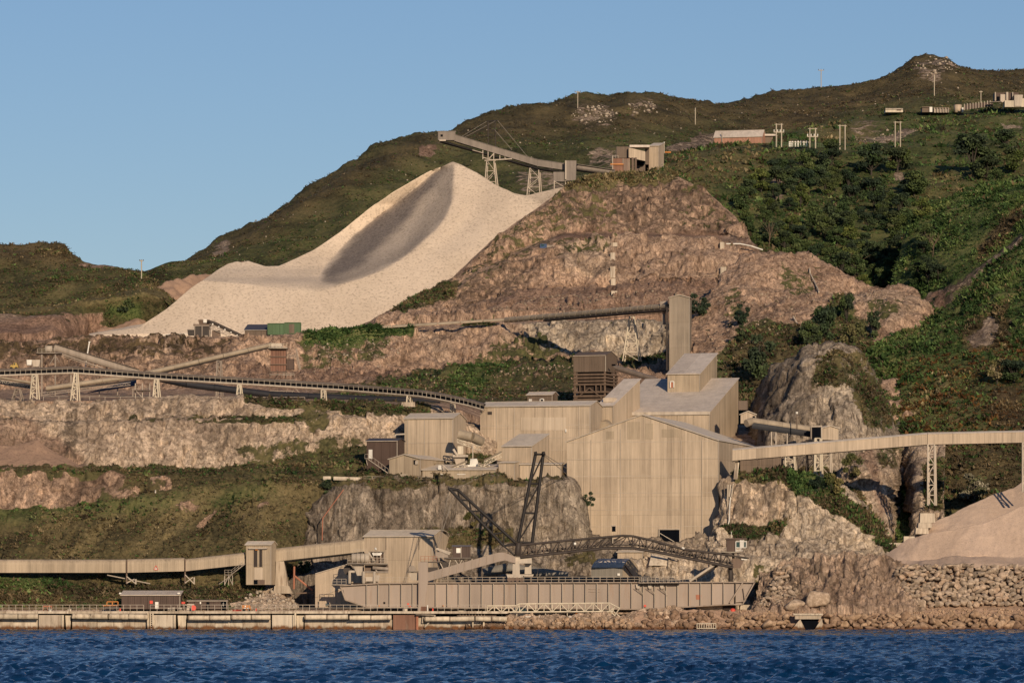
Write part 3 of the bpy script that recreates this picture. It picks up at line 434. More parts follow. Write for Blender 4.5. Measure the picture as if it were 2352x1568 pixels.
# --- gravel and shore on the right
patch('back_gravel_heap', [[(2100,1235,1046),(2140,1205,1049),(2180,1190,1051),(2230,1163,1054),(2290,1133,1058),(2330,1118,1060),(2352,1098,1062),(2600,1030,1070)], R_(1036, (2100,1262), (2600,1240))], 'grey_aggregate', noise=[(.8, (.06, .04, .04), 3, True), (.08, .8, 2, False)], base={'dark': .0, 'pink': .1}, seed=2)
patch('front_gravel_heap', [[(2015,1296,1028),(2042,1272,1030),(2085,1240,1031),(2130,1230,1030),(2180,1224,1030),(2260,1205,1031),(2352,1168,1035),(2600,1090,1046)], [(2015,1298,1026),(2090,1290,1023),(2600,1270,1018)], [(2015,1300,1023),(2085,1300,1021),(2120,1302,1014),(2600,1302,1013)]], 'grey_aggregate', skirt=1, noise=[(1.1, (.05, .03, .03), 3, True), (.14, (.5, .2, .12), 2, True), (.05, 1.2, 2, False)], base={'dark': .0, 'pink': .15}, seed=5)
patch('runnel_heap', [[(1752,1330,1020),(1790,1306,1020),(1820,1292,1020),(1880,1283,1020),(1950,1277,1020),(2010,1279,1019),(2055,1292,1018),(2085,1312,1016),(2120,1400,1010)], [(1735,1395,1010),(1900,1360,1010),(2000,1350,1010),(2085,1372,1008),(2115,1402,1007)], R_(1003.5, (1720,1408), (2000,1405), (2125,1405))], 'rock_cream', du=2.0, dv=2.0,
      smooth=False, noise=[(1.5, (.28, .1, .1), 3, True), (.7, (.7, .3, .25), 3, True), (.4, (1.0, .5, .4), 0, 'b'), (.15, 1.5, 2, False)], base={**ROCK, 'pale': .0, 'pink': .42, 'dark': .4}, seed=3, warp=5, paints=[('pink', [(1740,1400),(1900,1350),(2060,1370),(2110,1410),(1740,1412)], 10, .55), ('dark', [(1790,1300),(1880,1290),(1900,1340),(1820,1370),(1770,1350)], 10, .9)])
patch('revetment_slope', [[(2070,1300,1014),(2600,1298,1014)], [(2090,1390,1006),(2600,1390,1006)], [(2090,1402,1003.5),(2600,1402,1003.5)]], 'pink_gravel', noise=[(.5, .3, 2, False)], base={'pink': .0}, seed=3)
patch('shore_bank', [[(1430,1418,1003),(1470,1404,1003),(1560,1402,1003.5),(1640,1404,1003.5),(1700,1404,1004),(2600,1400,1004)], [(1430,1432,1000.5),(2600,1416,1001.5)], R_(999, (1430,1452), (2600,1452))], 'pink_gravel', du=2, dv=2, noise=[(.6, .25, 3, True), (.25, .9, 2, False)], base={'pink': .2}, seed=4, back=(14, -.3), skirt=3)
patch('shore_rocks', [[(1070,1420,1003.5),(1120,1422,1003.5),(1200,1417,1003.5),(1330,1416,1003.5),(1400,1414,1003.5),(1430,1418,1003.5),(1470,1402,1004),(1520,1400,1004),(1570,1402,1004)], [(1070,1434,1001),(1200,1432,1001),(1320,1428,1001),(1440,1432,1001),(1570,1430,1001)], R_(999.3, (1070,1450), (1570,1450))], 'rock_cream', du=1.8, dv=1.6, smooth=False, noise=[(.8, .22, 3, True), (.3, .8, 2, True), (.6, (.5, .4, .7), 0, 'b')], base={**ROCK, 'pink': .35, 'dark': .3}, seed=6, back=(14, -.3), skirt=3)
# --- the level yard behind the quay
patch('yard', [R_(1060, (-260, zv(4.4, 1060)), (2100, zv(4.4, 1060))), R_(1012, (-260, zv(4.2, 1012)), (2100, zv(4.2, 1012)))], 'rock_cream', du=8, dv=1, base={**ROCK, 'pink': .3}, noise=[(.1, .1, 2, False)], skirt=1)

# ------------------------------------------------------------------ sea
def build_sea():
    m, n = newmat('sea_water')
    pos = n.n('ShaderNodeNewGeometry').outputs['Position']
    n.out((.002, .03, .092), .12, .38); n.b.inputs['IOR'].default_value = 1.33
    n.bump(n.noise(n.mp(pos, (1, .6, 1)), 3.5, 3, .6), .35, .12)
    ys = [30.0]
    while ys[-1] < 1012: ys.append(ys[-1] * 1.0017 if ys[-1] > 225 else ys[-1] * 1.03)
    ys = np.array(ys); s = np.concatenate([np.array([-40, -12, -4, -1.5, -.6, -.3, -.18]), np.linspace(-.122, .122, 400), np.array([.18, .3, .6, 1.5, 4, 12, 40])])
    Y, S = np.meshgrid(ys, s, indexing='ij'); X = S * Y
    ds = np.gradient(s)[None, :] * Y; dY = np.gradient(ys)[:, None] * np.ones_like(X); sp = np.maximum(ds * 1.3, dY * .55)
    r = np.random.default_rng(12); H = np.zeros_like(X); GX = np.zeros_like(X)
    gust = .75 + .5 * (perlin(X.ravel() * .03, Y.ravel() * .008, np.zeros(X.size)).reshape(X.shape))
    for i in range(46):
        wl = .5 * (4.2 / .5) ** r.random(); k = 2 * math.pi / wl; th = math.radians(-115 + r.normal() * 38)
        a = .0135 * wl ** .85 * (.6 + .8 * r.random()); att = np.clip((wl / sp - 1.6) / 1.2, 0, 1)
        ph = k * (math.cos(th) * X + math.sin(th) * Y) + r.random() * 6.28
        H += a * att * (np.sin(ph) + .25 * np.cos(2 * ph))
    H *= gust * 1.7
    V = np.stack([X, Y, H - .05], -1).reshape(-1, 3); nu = len(s); nv = len(ys)
    i = np.arange(nv - 1)[:, None] * nu + np.arange(nu - 1)[None, :]
    F = np.stack([i, i + 1, i + nu + 1, i + nu], -1).reshape(-1, 4)
    me = fast_mesh('sea', V, F, True); me.materials.append(m)
    o = bpy.data.objects.new('sea', me); link(o); o['kind'] = 'structure'
build_sea()
# ================================================================== structures: helpers
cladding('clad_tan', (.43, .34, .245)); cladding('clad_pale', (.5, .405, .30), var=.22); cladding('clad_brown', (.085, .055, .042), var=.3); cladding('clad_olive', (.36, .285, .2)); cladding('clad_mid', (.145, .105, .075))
cladding('clad_dim', (.27, .22, .165)); cladding('clad_sage', (.2, .18, .15), var=.2); cladding('clad_roof', (.62, .53, .42), corr=1.2, var=.2); cladding('clad_roof_grey', (.57, .49, .41), corr=1.2, var=.25); cladding('clad_pink', (.38, .2, .135)); cladding('clad_green', (.075, .125, .06), var=.2); cladding('clad_rust', (.2, .1, .065), var=.35); cladding('clad_bluegrey', (.075, .07, .085), var=.2)
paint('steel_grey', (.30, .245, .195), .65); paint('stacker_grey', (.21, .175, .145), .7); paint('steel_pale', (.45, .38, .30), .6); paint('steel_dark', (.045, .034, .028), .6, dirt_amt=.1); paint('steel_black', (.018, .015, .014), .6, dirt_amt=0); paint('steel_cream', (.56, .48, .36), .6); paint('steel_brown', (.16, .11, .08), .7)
paint('hull_grey', (.315, .25, .20), .6, var=.16, scale=.35, dirt=(.25, .13, .06), dirt_amt=.35); paint('hull_rib', (.36, .285, .22), .6, dirt=(.28, .14, .06), dirt_amt=.4)
paint('white_paint', (.72, .68, .6), .5, dirt_amt=.12); paint('red_paint', (.62, .075, .045), .5, dirt_amt=.05); paint('orange_paint', (.5, .19, .045), .5, dirt_amt=.08); paint('yellow_paint', (.42, .28, .07), .5, dirt_amt=.1); paint('blue_paint', (.016, .05, .13), .5, dirt_amt=.1); paint('rust_pink', (.36, .15, .09), .8)
paint('concrete', (.44, .36, .27), .9, var=.3, dirt=(.09, .065, .045), dirt_amt=.55, scale=.8, tide=True); paint('concrete_pale', (.54, .455, .35), .9, var=.3, dirt_amt=.5, tide=True); paint('fender_yellow', (.58, .48, .35), .7, var=.3, dirt=(.13, .09, .05), dirt_amt=.5, tide=True); paint('rust_brown', (.2, .105, .07), .9, var=.5, streak=True, dirt=(.4, .33, .25), dirt_amt=.5)
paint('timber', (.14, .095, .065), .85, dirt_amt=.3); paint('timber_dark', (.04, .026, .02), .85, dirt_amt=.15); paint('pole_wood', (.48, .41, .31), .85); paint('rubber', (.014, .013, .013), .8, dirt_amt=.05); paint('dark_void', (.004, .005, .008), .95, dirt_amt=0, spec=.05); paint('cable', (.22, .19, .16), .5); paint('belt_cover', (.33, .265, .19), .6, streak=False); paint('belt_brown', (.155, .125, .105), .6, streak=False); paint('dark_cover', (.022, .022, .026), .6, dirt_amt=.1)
emission_free_glass('glass')
_CUBE = {}
def cube_mesh(mat):
    if mat not in _CUBE:
        V = [(x, y, z) for x in (-.5, .5) for y in (-.5, .5) for z in (-.5, .5)]
        me = fast_mesh('beam_' + mat, V, [(0,1,3,2),(4,6,7,5),(0,4,5,1),(2,3,7,6),(0,2,6,4),(1,5,7,3)]); me.materials.append(MATS[mat]); _CUBE[mat] = me
    return _CUBE[mat]
_CYL = {}
def cyl_mesh(mat, n=10):
    if (mat, n) not in _CYL:
        V = [(math.cos(6.2832 * i / n) * .5, math.sin(6.2832 * i / n) * .5, z) for z in (-.5, .5) for i in range(n)] + [(0, 0, -.5), (0, 0, .5)]
        F = [(i, (i + 1) % n, n + (i + 1) % n, n + i) for i in range(n)] + [((i + 1) % n, i, 2 * n, 2 * n) for i in range(n)] + [(n + i, n + (i + 1) % n, 2 * n + 1, 2 * n + 1) for i in range(n)]
        me = bpy.data.meshes.new('tube_' + mat); me.from_pydata(V, [], [tuple(dict.fromkeys(f)) for f in F])
        for p in me.polygons[:n]: p.use_smooth = True
        me.materials.append(MATS[mat]); _CYL[(mat, n)] = me
    return _CYL[(mat, n)]
class Thing:
    """an Empty at the base of a thing; parts are given in the thing's own frame unless made with world points"""
    def __init__(s, name, label, cat, loc, rotz=0.0, group=None):
        s.o = bpy.data.objects.new(name, None); link(s.o); s.o.empty_display_size = .5
        s.o.location = loc; s.o.rotation_euler = (0, 0, rotz); tag(s.o, label, cat, group)
        s.M = Matrix.Translation(Vector(loc)) @ Matrix.Rotation(rotz, 4, 'Z'); s.I = s.M.inverted()
    def loc(s, p): return s.I @ Vector(p)
    def add(s, name, me, parent=None, label=None):
        o = bpy.data.objects.new(name, me); link(o, parent or s.o)
        if parent: o.matrix_local = parent.matrix_local.inverted()
        if label: o['label'] = label
        return o
    def mesh(s, name, V, F, mat, world=False, parent=None, smooth=False, label=None):
        V = [s.loc(v) for v in V] if world else [Vector(v) for v in V]
        me = bpy.data.meshes.new(name); me.from_pydata(V, [], F)
        if smooth:
            for p in me.polygons: p.use_smooth = len(p.vertices) <= 4
        me.materials.append(MATS[mat]); return s.add(name, me, parent, label)
    def beam(s, name, p0, p1, w, mat, h=None, world=True, parent=None, rnd=False, label=None):
        a, b = (s.loc(p0), s.loc(p1)) if world else (Vector(p0), Vector(p1))
        d = b - a; L = d.length
        if L < 1e-6: return None
        o = s.add(name, cyl_mesh(mat) if rnd else cube_mesh(mat), parent, label)
        z = d / L; up = Vector((0, 0, 1)) if abs(z.z) < .95 else Vector((0, 1, 0))
        x = up.cross(z).normalized(); y = z.cross(x)           # z along the bar, y upward, x sideways
        Rm = Matrix((x, y, z)).transposed().to_4x4()
        M = Matrix.Translation((a + b) / 2) @ Rm @ Matrix.Diagonal((w, h or w, L, 1)); o.matrix_local = parent.matrix_local.inverted() @ M if parent else M; return o
    def box(s, name, x0, x1, y0, y1, z0, z1, mat, parent=None, label=None):
        V = [(x, y, z) for x in (x0, x1) for y in (y0, y1) for z in (z0, z1)]
        return s.mesh(name, V, [(0,1,3,2),(4,6,7,5),(0,4,5,1),(2,3,7,6),(0,2,6,4),(1,5,7,3)], mat, False, parent, False, label)
def prism(loop, y0, y1):                                  # loop of (x, z) extruded along y
    n = len(loop); V = [(x, y0, z) for x, z in loop] + [(x, y1, z) for x, z in loop]
    return V, [tuple(range(n)), tuple(range(2 * n - 1, n - 1, -1))] + [(i, n + i, n + (i + 1) % n, (i + 1) % n) for i in range(n)]

def shed(name, label, u0, u1, ub, vbase, veave, vridge, Y, t=15, cols=6, rows=2, mat='clad_tan', roofmat='clad_roof', ridge='x', cat='shed', base=None, D=None, group=None, ridge_at=.5, roof_over=.25, side_cols=2, wallmat_side=None, barrel=False):
    """clad building turned by t degrees; u0..u1 is the front, ub the far edge of the right side; ridge x along the front, y front to back, m single pitch rising to the back"""
    t = math.radians(t); O = P(u1, vbase, Y); s0 = (u0 - 1176) / K
    W = (O.x - s0 * O.y) / (math.cos(t) + s0 * math.sin(t))
    if D is None:
        sb = (ub - 1176) / K; D = (sb * O.y - O.x) / (math.sin(t) - sb * math.cos(t))
    He = px(vbase - veave, Y); Hr = px(vbase - vridge, Y)
    if ridge == 'm': Hr = CAM_H + (VH - vridge) / K * (Y + D * math.cos(t)) - O.z
    elif ridge == 'x': Hr = CAM_H + (VH - vridge) / K * (Y + D * ridge_at * math.cos(t)) - O.z
    else: Hr = CAM_H + (VH - vridge) / K * (Y + W * .5 * math.sin(t)) - O.z
    T = Thing(name, label, cat, O, -t, group); T.W, T.D, T.He, T.Hr = W, D, He, Hr
    b = -(base or 0)
    # inner core so nothing shows through the panel joints
    def roofz(x, y):
        if ridge == 'x': return He + (Hr - He) * (y / (D * ridge_at) if y < D * ridge_at else (D - y) / (D * (1 - ridge_at)))
        if ridge == 'y': return He + (Hr - He) * (1 - abs(x + W / 2) / (W / 2))
        return He + (Hr - He) * y / D
    g = .06
    T.box('core_frame', -W + g, -g, g, D - g, b, He - g, 'dark_void')
    gap = .02
    for i in range(cols):                                # front panels
        xa, xb = -W + W * i / cols + gap, -W + W * (i + 1) / cols - gap
        for j in range(rows):
            za, zb = b + (He - b) * j / rows, b + (He - b) * (j + 1) / rows - gap
            o_ = random.uniform(0, .02)
            if ridge == 'y' and j == rows - 1:
                pts = [(xa, za), (xb, za), (xb, roofz(xb, 0) - gap)]
                if xa < -W / 2 < xb: pts.append((-W / 2, Hr - gap))
                pts.append((xa, roofz(xa, 0) - gap)); V, F = prism(pts, -o_, .05); T.mesh('wall_panel', V, F, mat)
            else: T.box('wall_panel', xa, xb, -o_, .05, za, zb, mat)
    sm = wallmat_side or mat
    for i in range(side_cols):                           # right side panels
        ya, yb = .052 + (D - .1) * i / side_cols + gap, .052 + (D - .1) * (i + 1) / side_cols - gap
        for j in range(rows):
            za, zb = b + (He - b) * j / rows, b + (He - b) * (j + 1) / rows - gap
            if j == rows - 1 and ridge in 'xm':
                pts = [(ya, za), (yb, za), (yb, roofz(0, yb) - gap)]
                if ridge == 'x' and ya < D * ridge_at < yb:
                    if barrel:
                        for q in (.8, .6, .4, .2):
                            yy = D * ridge_at + (yb - D * ridge_at) * q; pts.append((yy, He + (Hr - He) * math.sqrt(max(0, 1 - q * q * .9))))
                    pts.append((D * ridge_at, Hr - gap))
                pts.append((ya, roofz(0, ya) - gap))
                n = len(pts); V = [(-.05, y, z) for y, z in pts] + [(0, y, z) for y, z in pts]
                T.mesh('wall_panel', V, [tuple(range(n)), tuple(range(2 * n - 1, n - 1, -1))] + [(i2, n + i2, n + (i2 + 1) % n, (i2 + 1) % n) for i2 in range(n)], sm)
            else: T.box('wall_panel', -.05, 0, ya, yb, za, zb, sm)
    T.box('wall_panel', -W, -W + .05, .06, D, b, He, sm); T.box('wall_panel', -W + .06, -.06, D - .05, D, b, He, sm)
    # roof sheets
    ov, th = roof_over, .12
    def sheet(pts, name='roof_sheet'):
        n = len(pts); V = [Vector(p) + Vector((0, 0, .01)) for p in pts] + [Vector(p) + Vector((0, 0, th)) for p in pts]
        T.mesh(name, V, [tuple(range(n - 1, -1, -1)), tuple(range(n, 2 * n))] + [(i2, (i2 + 1) % n, n + (i2 + 1) % n, n + i2) for i2 in range(n)], roofmat)
    rc = max(2, cols // 2)
    if ridge == 'x':
        k = (Hr - He) / (D * ridge_at)
        for i in range(rc):
            xa, xb = -W - ov + (W + 2 * ov) * i / rc, -W - ov + (W + 2 * ov) * (i + 1) / rc - .02
            sheet([(xa, -ov, He - ov * k), (xb, -ov, He - ov * k), (xb, D * ridge_at, Hr), (xa, D * ridge_at, Hr)])
        if barrel:
            prev = (D * ridge_at, Hr)
            for q in (.25, .5, .75, 1.0):
                yy = D * ridge_at + (D * (1 - ridge_at)) * q; zz = He + (Hr - He) * math.sqrt(max(0, 1 - q * q)); sheet([(-W - ov, prev[0], prev[1]), (ov, prev[0], prev[1]), (ov, yy, zz), (-W - ov, yy, zz)]); prev = (yy, zz)
        else:
            k2 = (Hr - He) / (D * (1 - ridge_at)); sheet([(-W - ov, D * ridge_at, Hr), (ov, D * ridge_at, Hr), (ov, D + ov, He - ov * k2), (-W - ov, D + ov, He - ov * k2)])
        T.beam('ridge_cap', (-W - ov, D * ridge_at, Hr + th), (ov, D * ridge_at, Hr + th), .3, roofmat, .08, world=False)
        T.beam('corner_trim', (.01, -.02, b), (.01, -.02, He - .1), .14, 'steel_pale', world=False); T.beam('gutter', (-W - ov, -ov - .05, He - ov * k), (ov, -ov - .05, He - ov * k), .16, 'steel_pale', world=False)
    elif ridge == 'y':
        k = (Hr - He) / (W / 2)
        for i in range(3):
            ya, yb = -ov + (D + 2 * ov) * i / 3, -ov + (D + 2 * ov) * (i + 1) / 3 - .02
            sheet([(-W / 2, ya, Hr), (ov, ya, He - ov * k), (ov, yb, He - ov * k), (-W / 2, yb, Hr)]); sheet([(-W - ov, ya, He - ov * k), (-W / 2, ya, Hr), (-W / 2, yb, Hr), (-W - ov, yb, He - ov * k)])
        for (xa, xb) in ((-W - ov, -W / 2), (ov, -W / 2)): T.beam('verge_trim', (xa, -ov - .04, He - ov * k), (xb, -ov - .04, Hr), .12, 'steel_pale', .2, world=False)
        T.beam('corner_trim', (.01, -.02, b), (.01, -.02, He - .1), .14, 'steel_pale', world=False); T.mesh('gable_panel', [(-W + .1, D - .05, He), (-.1, D - .05, He), (-W / 2, D - .05, Hr - .1), (-W + .1, D, He), (-.1, D, He), (-W / 2, D, Hr - .1)], [(0,2,1), (3,4,5), (0,1,4,3), (1,2,5,4), (2,0,3,5)], mat)
    else:
        k = (Hr - He) / D
        for i in range(rc):
            xa, xb = -W - ov + (W + 2 * ov) * i / rc, -W - ov + (W + 2 * ov) * (i + 1) / rc - .02
            sheet([(xa, -ov, He - ov * k), (xb, -ov, He - ov * k), (xb, D + ov, Hr + ov * k), (xa, D + ov, Hr + ov * k)])
        T.beam('corner_trim', (.01, -.02, b), (.01, -.02, He - .1), .14, 'steel_pale', world=False); T.beam('gutter', (-W - ov, -ov - .05, He - ov * k), (ov, -ov - .05, He - ov * k), .16, 'steel_pale', world=False); T.box('wall_panel', -W + .06, -.06, D - .05, D, He, Hr - .1, sm)
    return T
def on_front(T, name, u0, u1, v0, v1, mat, d=.06, label=None, parent=None, frame=None):
    """something on the front face of a shed between picture rows and columns"""
    O = T.o.location; c, s = math.cos(-T.o.rotation_euler.z), math.sin(-T.o.rotation_euler.z)
    def lx(u):
        k = (u - 1176) / K; return (k * O.y - O.x) / (c + k * s)
    x0, x1 = lx(u0), lx(u1); Yf = O.y - s * (x0 + x1) / 2
    z0, z1 = CAM_H + (VH - v1) / K * Yf - O.z, CAM_H + (VH - v0) / K * Yf - O.z
    o = T.box(name, x0, x1, -d - .03, .02, z0, z1, mat, parent, label)
    if frame:
        for (a, b) in (((x0, z1), (x1, z1)), ((x0, z0), (x0, z1)), ((x1, z0), (x1, z1))): T.beam('door_frame', (a[0], -d - .06, a[1]), (b[0], -d - .06, b[1]), .25, frame, world=False, parent=o)
    return o

def V3(*a): return Vector(a)
def trestle(name, label, ut0, ut1, vt, ub0, ub1, vb, Y, mat='steel_cream', depth=1.6, lev=4, w=.28, group=None, root=None, single=False):
    T = root or Thing(name, label, 'trestle', P((ub0 + ub1) / 2, vb, Y), 0, group)
    for dy in ((0,) if single else (0, depth)):
        a0, a1, b0, b1 = P(ub0, vb, Y), P(ut0, vt, Y), P(ub1, vb, Y), P(ut1, vt, Y)
        off = Vector((depth * .25 * (dy > 0), dy, 0)); a0 += off; b0 += off; a1 += off * .6; b1 += off * .6
        T.beam('leg', a0, a1, w, mat); T.beam('leg', b0, b1, w, mat)
        for k in range(lev):
            f0, f1 = k / lev, (k + 1) / lev
            p, q, r, s_ = a0.lerp(a1, f0), b0.lerp(b1, f0), a0.lerp(a1, f1), b0.lerp(b1, f1)
            if dy == 0 or k % 2: T.beam('brace', p, s_, w * .5, mat) if k % 2 else T.beam('brace', q, r, w * .5, mat)
            if dy == 0: T.beam('brace', r, s_, w * .55, mat)
    return T
def tube_path(T, name, pts, r, mat, n=22, sec=None, top_only=False):
    """round cover along a path, cut into sections"""
    pts = [Vector(p) for p in pts]
    for i in range(len(pts) - 1):
        a, b = pts[i], pts[i + 1]; L = (b - a).length; k = max(1, round(L / sec)) if sec else 1
        for j in range(k):
            p, q = a.lerp(b, j / k), a.lerp(b, (j + 1) / k - .004)
            d = (q - p).normalized(); x = Vector((0, 0, 1)).cross(d).normalized(); y = d.cross(x); V = []
            for e_ in (p, q):
                for m in range(n):
                    an = 6.2832 * m / n; cx, cy = math.cos(an) * r, math.sin(an) * r
                    if top_only and cy < -r * .35: cy = -r * .35
                    V.append(e_ + x * cx + y * cy)
            F = [(m, (m + 1) % n, n + (m + 1) % n, n + m) for m in range(n)] + [tuple(range(n - 1, -1, -1)), tuple(range(n, 2 * n))]
            T.mesh(name, V, F, mat, True)
def gallery(T, pts, w, h, mat='clad_tan', roof='clad_roof', sec=6.0, bottom='dark_void', peak=.35):
    """enclosed conveyor gallery with a pitched roof; pts run along the middle of its floor"""
    pts = [Vector(p) for p in pts]
    for i in range(len(pts) - 1):
        a, b = pts[i], pts[i + 1]; L = (b - a).length; k = max(1, round(L / sec)); d = (b - a).normalized(); x = Vector((d.y, -d.x, 0)).normalized(); z = Vector((0, 0, 1))
        for j in range(k):
            p, q = a.lerp(b, j / k), a.lerp(b, (j + 1) / k) - d * .03
            for sgn in (-1, 1):
                V = [p + x * sgn * w / 2, q + x * sgn * w / 2, q + x * sgn * w / 2 + z * h, p + x * sgn * w / 2 + z * h]; V += [v - x * sgn * .08 for v in V]
                T.mesh('side_panel', V, [(0,1,2,3),(7,6,5,4),(0,4,5,1),(1,5,6,2),(2,6,7,3),(3,7,4,0)], mat, True)
            for sgn in (-1, 1):
                V = [p + x * sgn * (w / 2 + .15) + z * (h - .05), q + x * sgn * (w / 2 + .15) + z * (h - .05), q + z * (h + peak), p + z * (h + peak)]; V += [v + z * .08 for v in V]
                T.mesh('roof_panel', V, [(0,1,2,3),(7,6,5,4),(0,4,5,1),(1,5,6,2),(2,6,7,3),(3,7,4,0)], roof, True)
            T.beam('bearer', p + x * (w / 2 + .05) - z * .1, p - x * (w / 2 + .05) - z * .1, .22, 'steel_pale')
        T.beam('floor', a, b, w - .2, bottom, .12)
def handrail(T, pts, h=1.1, step=1.4, mat='steel_pale', w=.07, rails=2, post='post', rail='rail'):
    for i in range(len(pts) - 1):
        a, b = Vector(pts[i]), Vector(pts[i + 1]); L = (b - a).length; k = max(1, round(L / step)); z = Vector((0, 0, 1))
        for j in range(k + (i == len(pts) - 2)): p = a.lerp(b, j / k); T.beam(post, p, p + z * h, w, mat)
        for q in range(rails): T.beam(rail, a + z * h * (1 - q * .48), b + z * h * (1 - q * .48), w, mat)
def truss(T, top, bot, n, mat, w=.2, wb=.12, dy=0.0, names=('chord', 'brace')):
    """plane truss between two polylines (world points), n bays per segment"""
    off = Vector((0, dy, 0))
    for i in range(len(top) - 1):
        a, b, c, d = Vector(top[i]) + off, Vector(top[i + 1]) + off, Vector(bot[i]) + off, Vector(bot[i + 1]) + off
        T.beam(names[0], a, b, w, mat); T.beam(names[0], c, d, w, mat); k = n[i]
        for j in range(k):
            p0, p1 = a.lerp(b, j / k), a.lerp(b, (j + 1) / k); q0, q1 = c.lerp(d, j / k), c.lerp(d, (j + 1) / k)
            T.beam(names[1], p0, q0, wb, mat); T.beam(names[1], *((q0, p1) if j % 2 == 0 else (p0, q1)), wb, mat)
# ================================================================== plant buildings
T = shed('storage_shed', 'largest tan clad shed with front gable, dark doorway at its foot', 1302, 1650, None, 1246, 1011, 952, 1054, t=13.6, cols=9, rows=6, ridge='y', D=48, base=2, side_cols=5)
d = on_front(T, 'doorway', 1514, 1562, 1215, 1250, 'dark_void', frame='steel_pale'); T.beam('door_bar', P(1516, 1224, 1043), P(1548, 1243, 1043), .15, 'steel_pale')
on_front(T, 'window', 1406, 1414, 1207, 1220, 'dark_void'); on_front(T, 'window_hood', 1405, 1415, 1205, 1208, 'steel_pale', .2)
for u in (1425, 1357, 1564, 1612): on_front(T, 'downpipe', u, u + 1.4, 1010 if u not in (1425,) else 985, 1235, 'steel_pale', .1)
for k in range(4): on_front(T, 'translucent_panel', [1441, 1482, 1392, 1520][k], [1470, 1500, 1410, 1560][k], [968, 972, 990, 985][k], 1008 - (k == 3) * 4, 'clad_olive', .02)
for v in (1014, 1053, 1092, 1131, 1170, 1208): on_front(T, 'seam_strip', 1303, 1649, v, v + .9, 'steel_pale', .03)
T.beam('ladder_rail', P(1588, 1010, 1053), P(1588, 1075, 1053), .1, 'steel_pale') if False else None
T = shed('process_shed', 'wide tan shed with pale panel band behind the largest shed', 1103, 1355, 1384, 1085, 931, 921, 1090, cols=8, rows=3)
for i in range(4): on_front(T, 'pale_panel', 1196 + i * 26.3, 1221.5 + i * 26.3, 958, 988, 'clad_pale', .05)
on_front(T, 'lamp', 1299, 1302, 985, 992, 'white_paint', .3)
for v in (976, 1005, 1034): on_front(T, 'seam_strip', 1104, 1354, v, v + .8, 'steel_pale', .03)
for u in (1140, 1181, 1330): on_front(T, 'downpipe', u, u + 1.2, 933, 1080, 'steel_pale', .12)
on_front(T, 'louvre', 1120, 1130, 945, 952, 'steel_dark', .04)
T = shed('screen_house', 'square tan shed with small gable left of the wide process shed', 929, 1040, 1070, 1075, 960, 949, 1078, cols=4, rows=2)
on_front(T, 'seam_strip', 930, 1039, 1016, 1016.8, 'steel_pale', .03)
for u in (936, 975): on_front(T, 'downpipe', u, u + 1.2, 961, 1060, 'steel_pale', .12)
T = shed('brown_shed', 'dark brown shed with white door and outside stair', 842, 912, 929, 1098, 1012, 1007, 1066, cols=4, rows=2, mat='clad_brown', roofmat='clad_bluegrey')
on_front(T, 'door', 847, 855.5, 1032, 1053, 'white_paint')
a, b = P(843, 1053, 1061), P(892, 1087, 1061)
T.beam('stair_flight', a, b, .9, 'steel_pale', .25); T.beam('landing', P(838, 1053, 1061), P(851, 1053, 1061), 1.0, 'steel_pale', .2)
handrail(T, [P(838, 1053, 1060.4), P(846, 1053, 1060.4), P(892, 1087, 1060.4)], 1.0, .9, 'steel_pale', .06, 1); T.beam('stair_post', P(841, 1054, 1061), P(844, 1068, 1061), .12, 'steel_pale')
T.beam('duct', P(905, 1004, 1069), P(909, 998, 1069), .4, 'steel_pale', rnd=True); T.beam('duct', P(909, 997.5, 1069), P(930, 996.5, 1069), .4, 'steel_pale', rnd=True)
T = shed('gable_shed', 'small tan shed with front gable and square vent below brown shed', 894, 965, None, 1103, 1053, 1043, 1058, t=20, cols=4, rows=1, ridge='y', D=16, mat='clad_olive', roofmat='clad_roof')
on_front(T, 'vent', 950, 956, 1056, 1066, 'dark_void'); on_front(T, 'vent_hood', 955, 961, 1058, 1066, 'steel_pale', .4); on_front(T, 'sill_bar', 916, 936, 1089, 1091, 'steel_pale'); on_front(T, 'door', 946, 953, 1094, 1102, 'dark_void')
T = shed('low_shed', 'long low tan shed with three pale bars above cliff edge', 970, 1137, None, 1101, 1078, 1067, 1056, t=8, cols=6, rows=1, ridge='m', D=9, mat='clad_olive')
for u in (1000, 1050, 1107): on_front(T, 'pale_bar', u, u + 19, 1088, 1089.6, 'white_paint')
T = shed('stepped_shed', 'tan shed with steep single pitch roof against the wide process shed', 1154, 1221, 1260, 1104, 1024, 997, 1066, t=22, cols=3, rows=2, ridge='m')
T = shed('lean_to', 'small flat roofed tan lean to at foot of stepped shed', 1145, 1182, 1192, 1102, 1062, 1060, 1058, cols=2, rows=1, ridge='m')
T = shed('annex', 'low tan annex between stepped shed and largest shed', 1193, 1288, None, 1100, 1066, 1063, 1061, t=6, cols=4, rows=1, ridge='m', D=6)
T = shed('grey_roof_building', 'broad building with large pale single pitch roof on the terrace', 1411, 1629, 1696, 1000, 947, 869, 1108, t=15, cols=6, rows=1, ridge='m', base=4, roofmat='clad_roof_grey', side_cols=3)
T.box('roof_lip', -T.W - .3, .3, -.4, -.3, T.He - .5, T.He + .25, 'steel_pale')
T = shed('roof_monitor', 'raised clad box with pale pitched top on broad grey roof', 1533, 1607, 1647, 894, 858, 812, 1128, t=15, cols=3, rows=1, ridge='m', base=4, mat='clad_olive', roofmat='clad_roof_grey')
on_front(T, 'door', 1540, 1548, 876, 890, 'rust_pink', .1, 'red door', frame='white_paint'); on_front(T, 'skylight', 1575, 1600, 857, 859, 'clad_pale', .1)
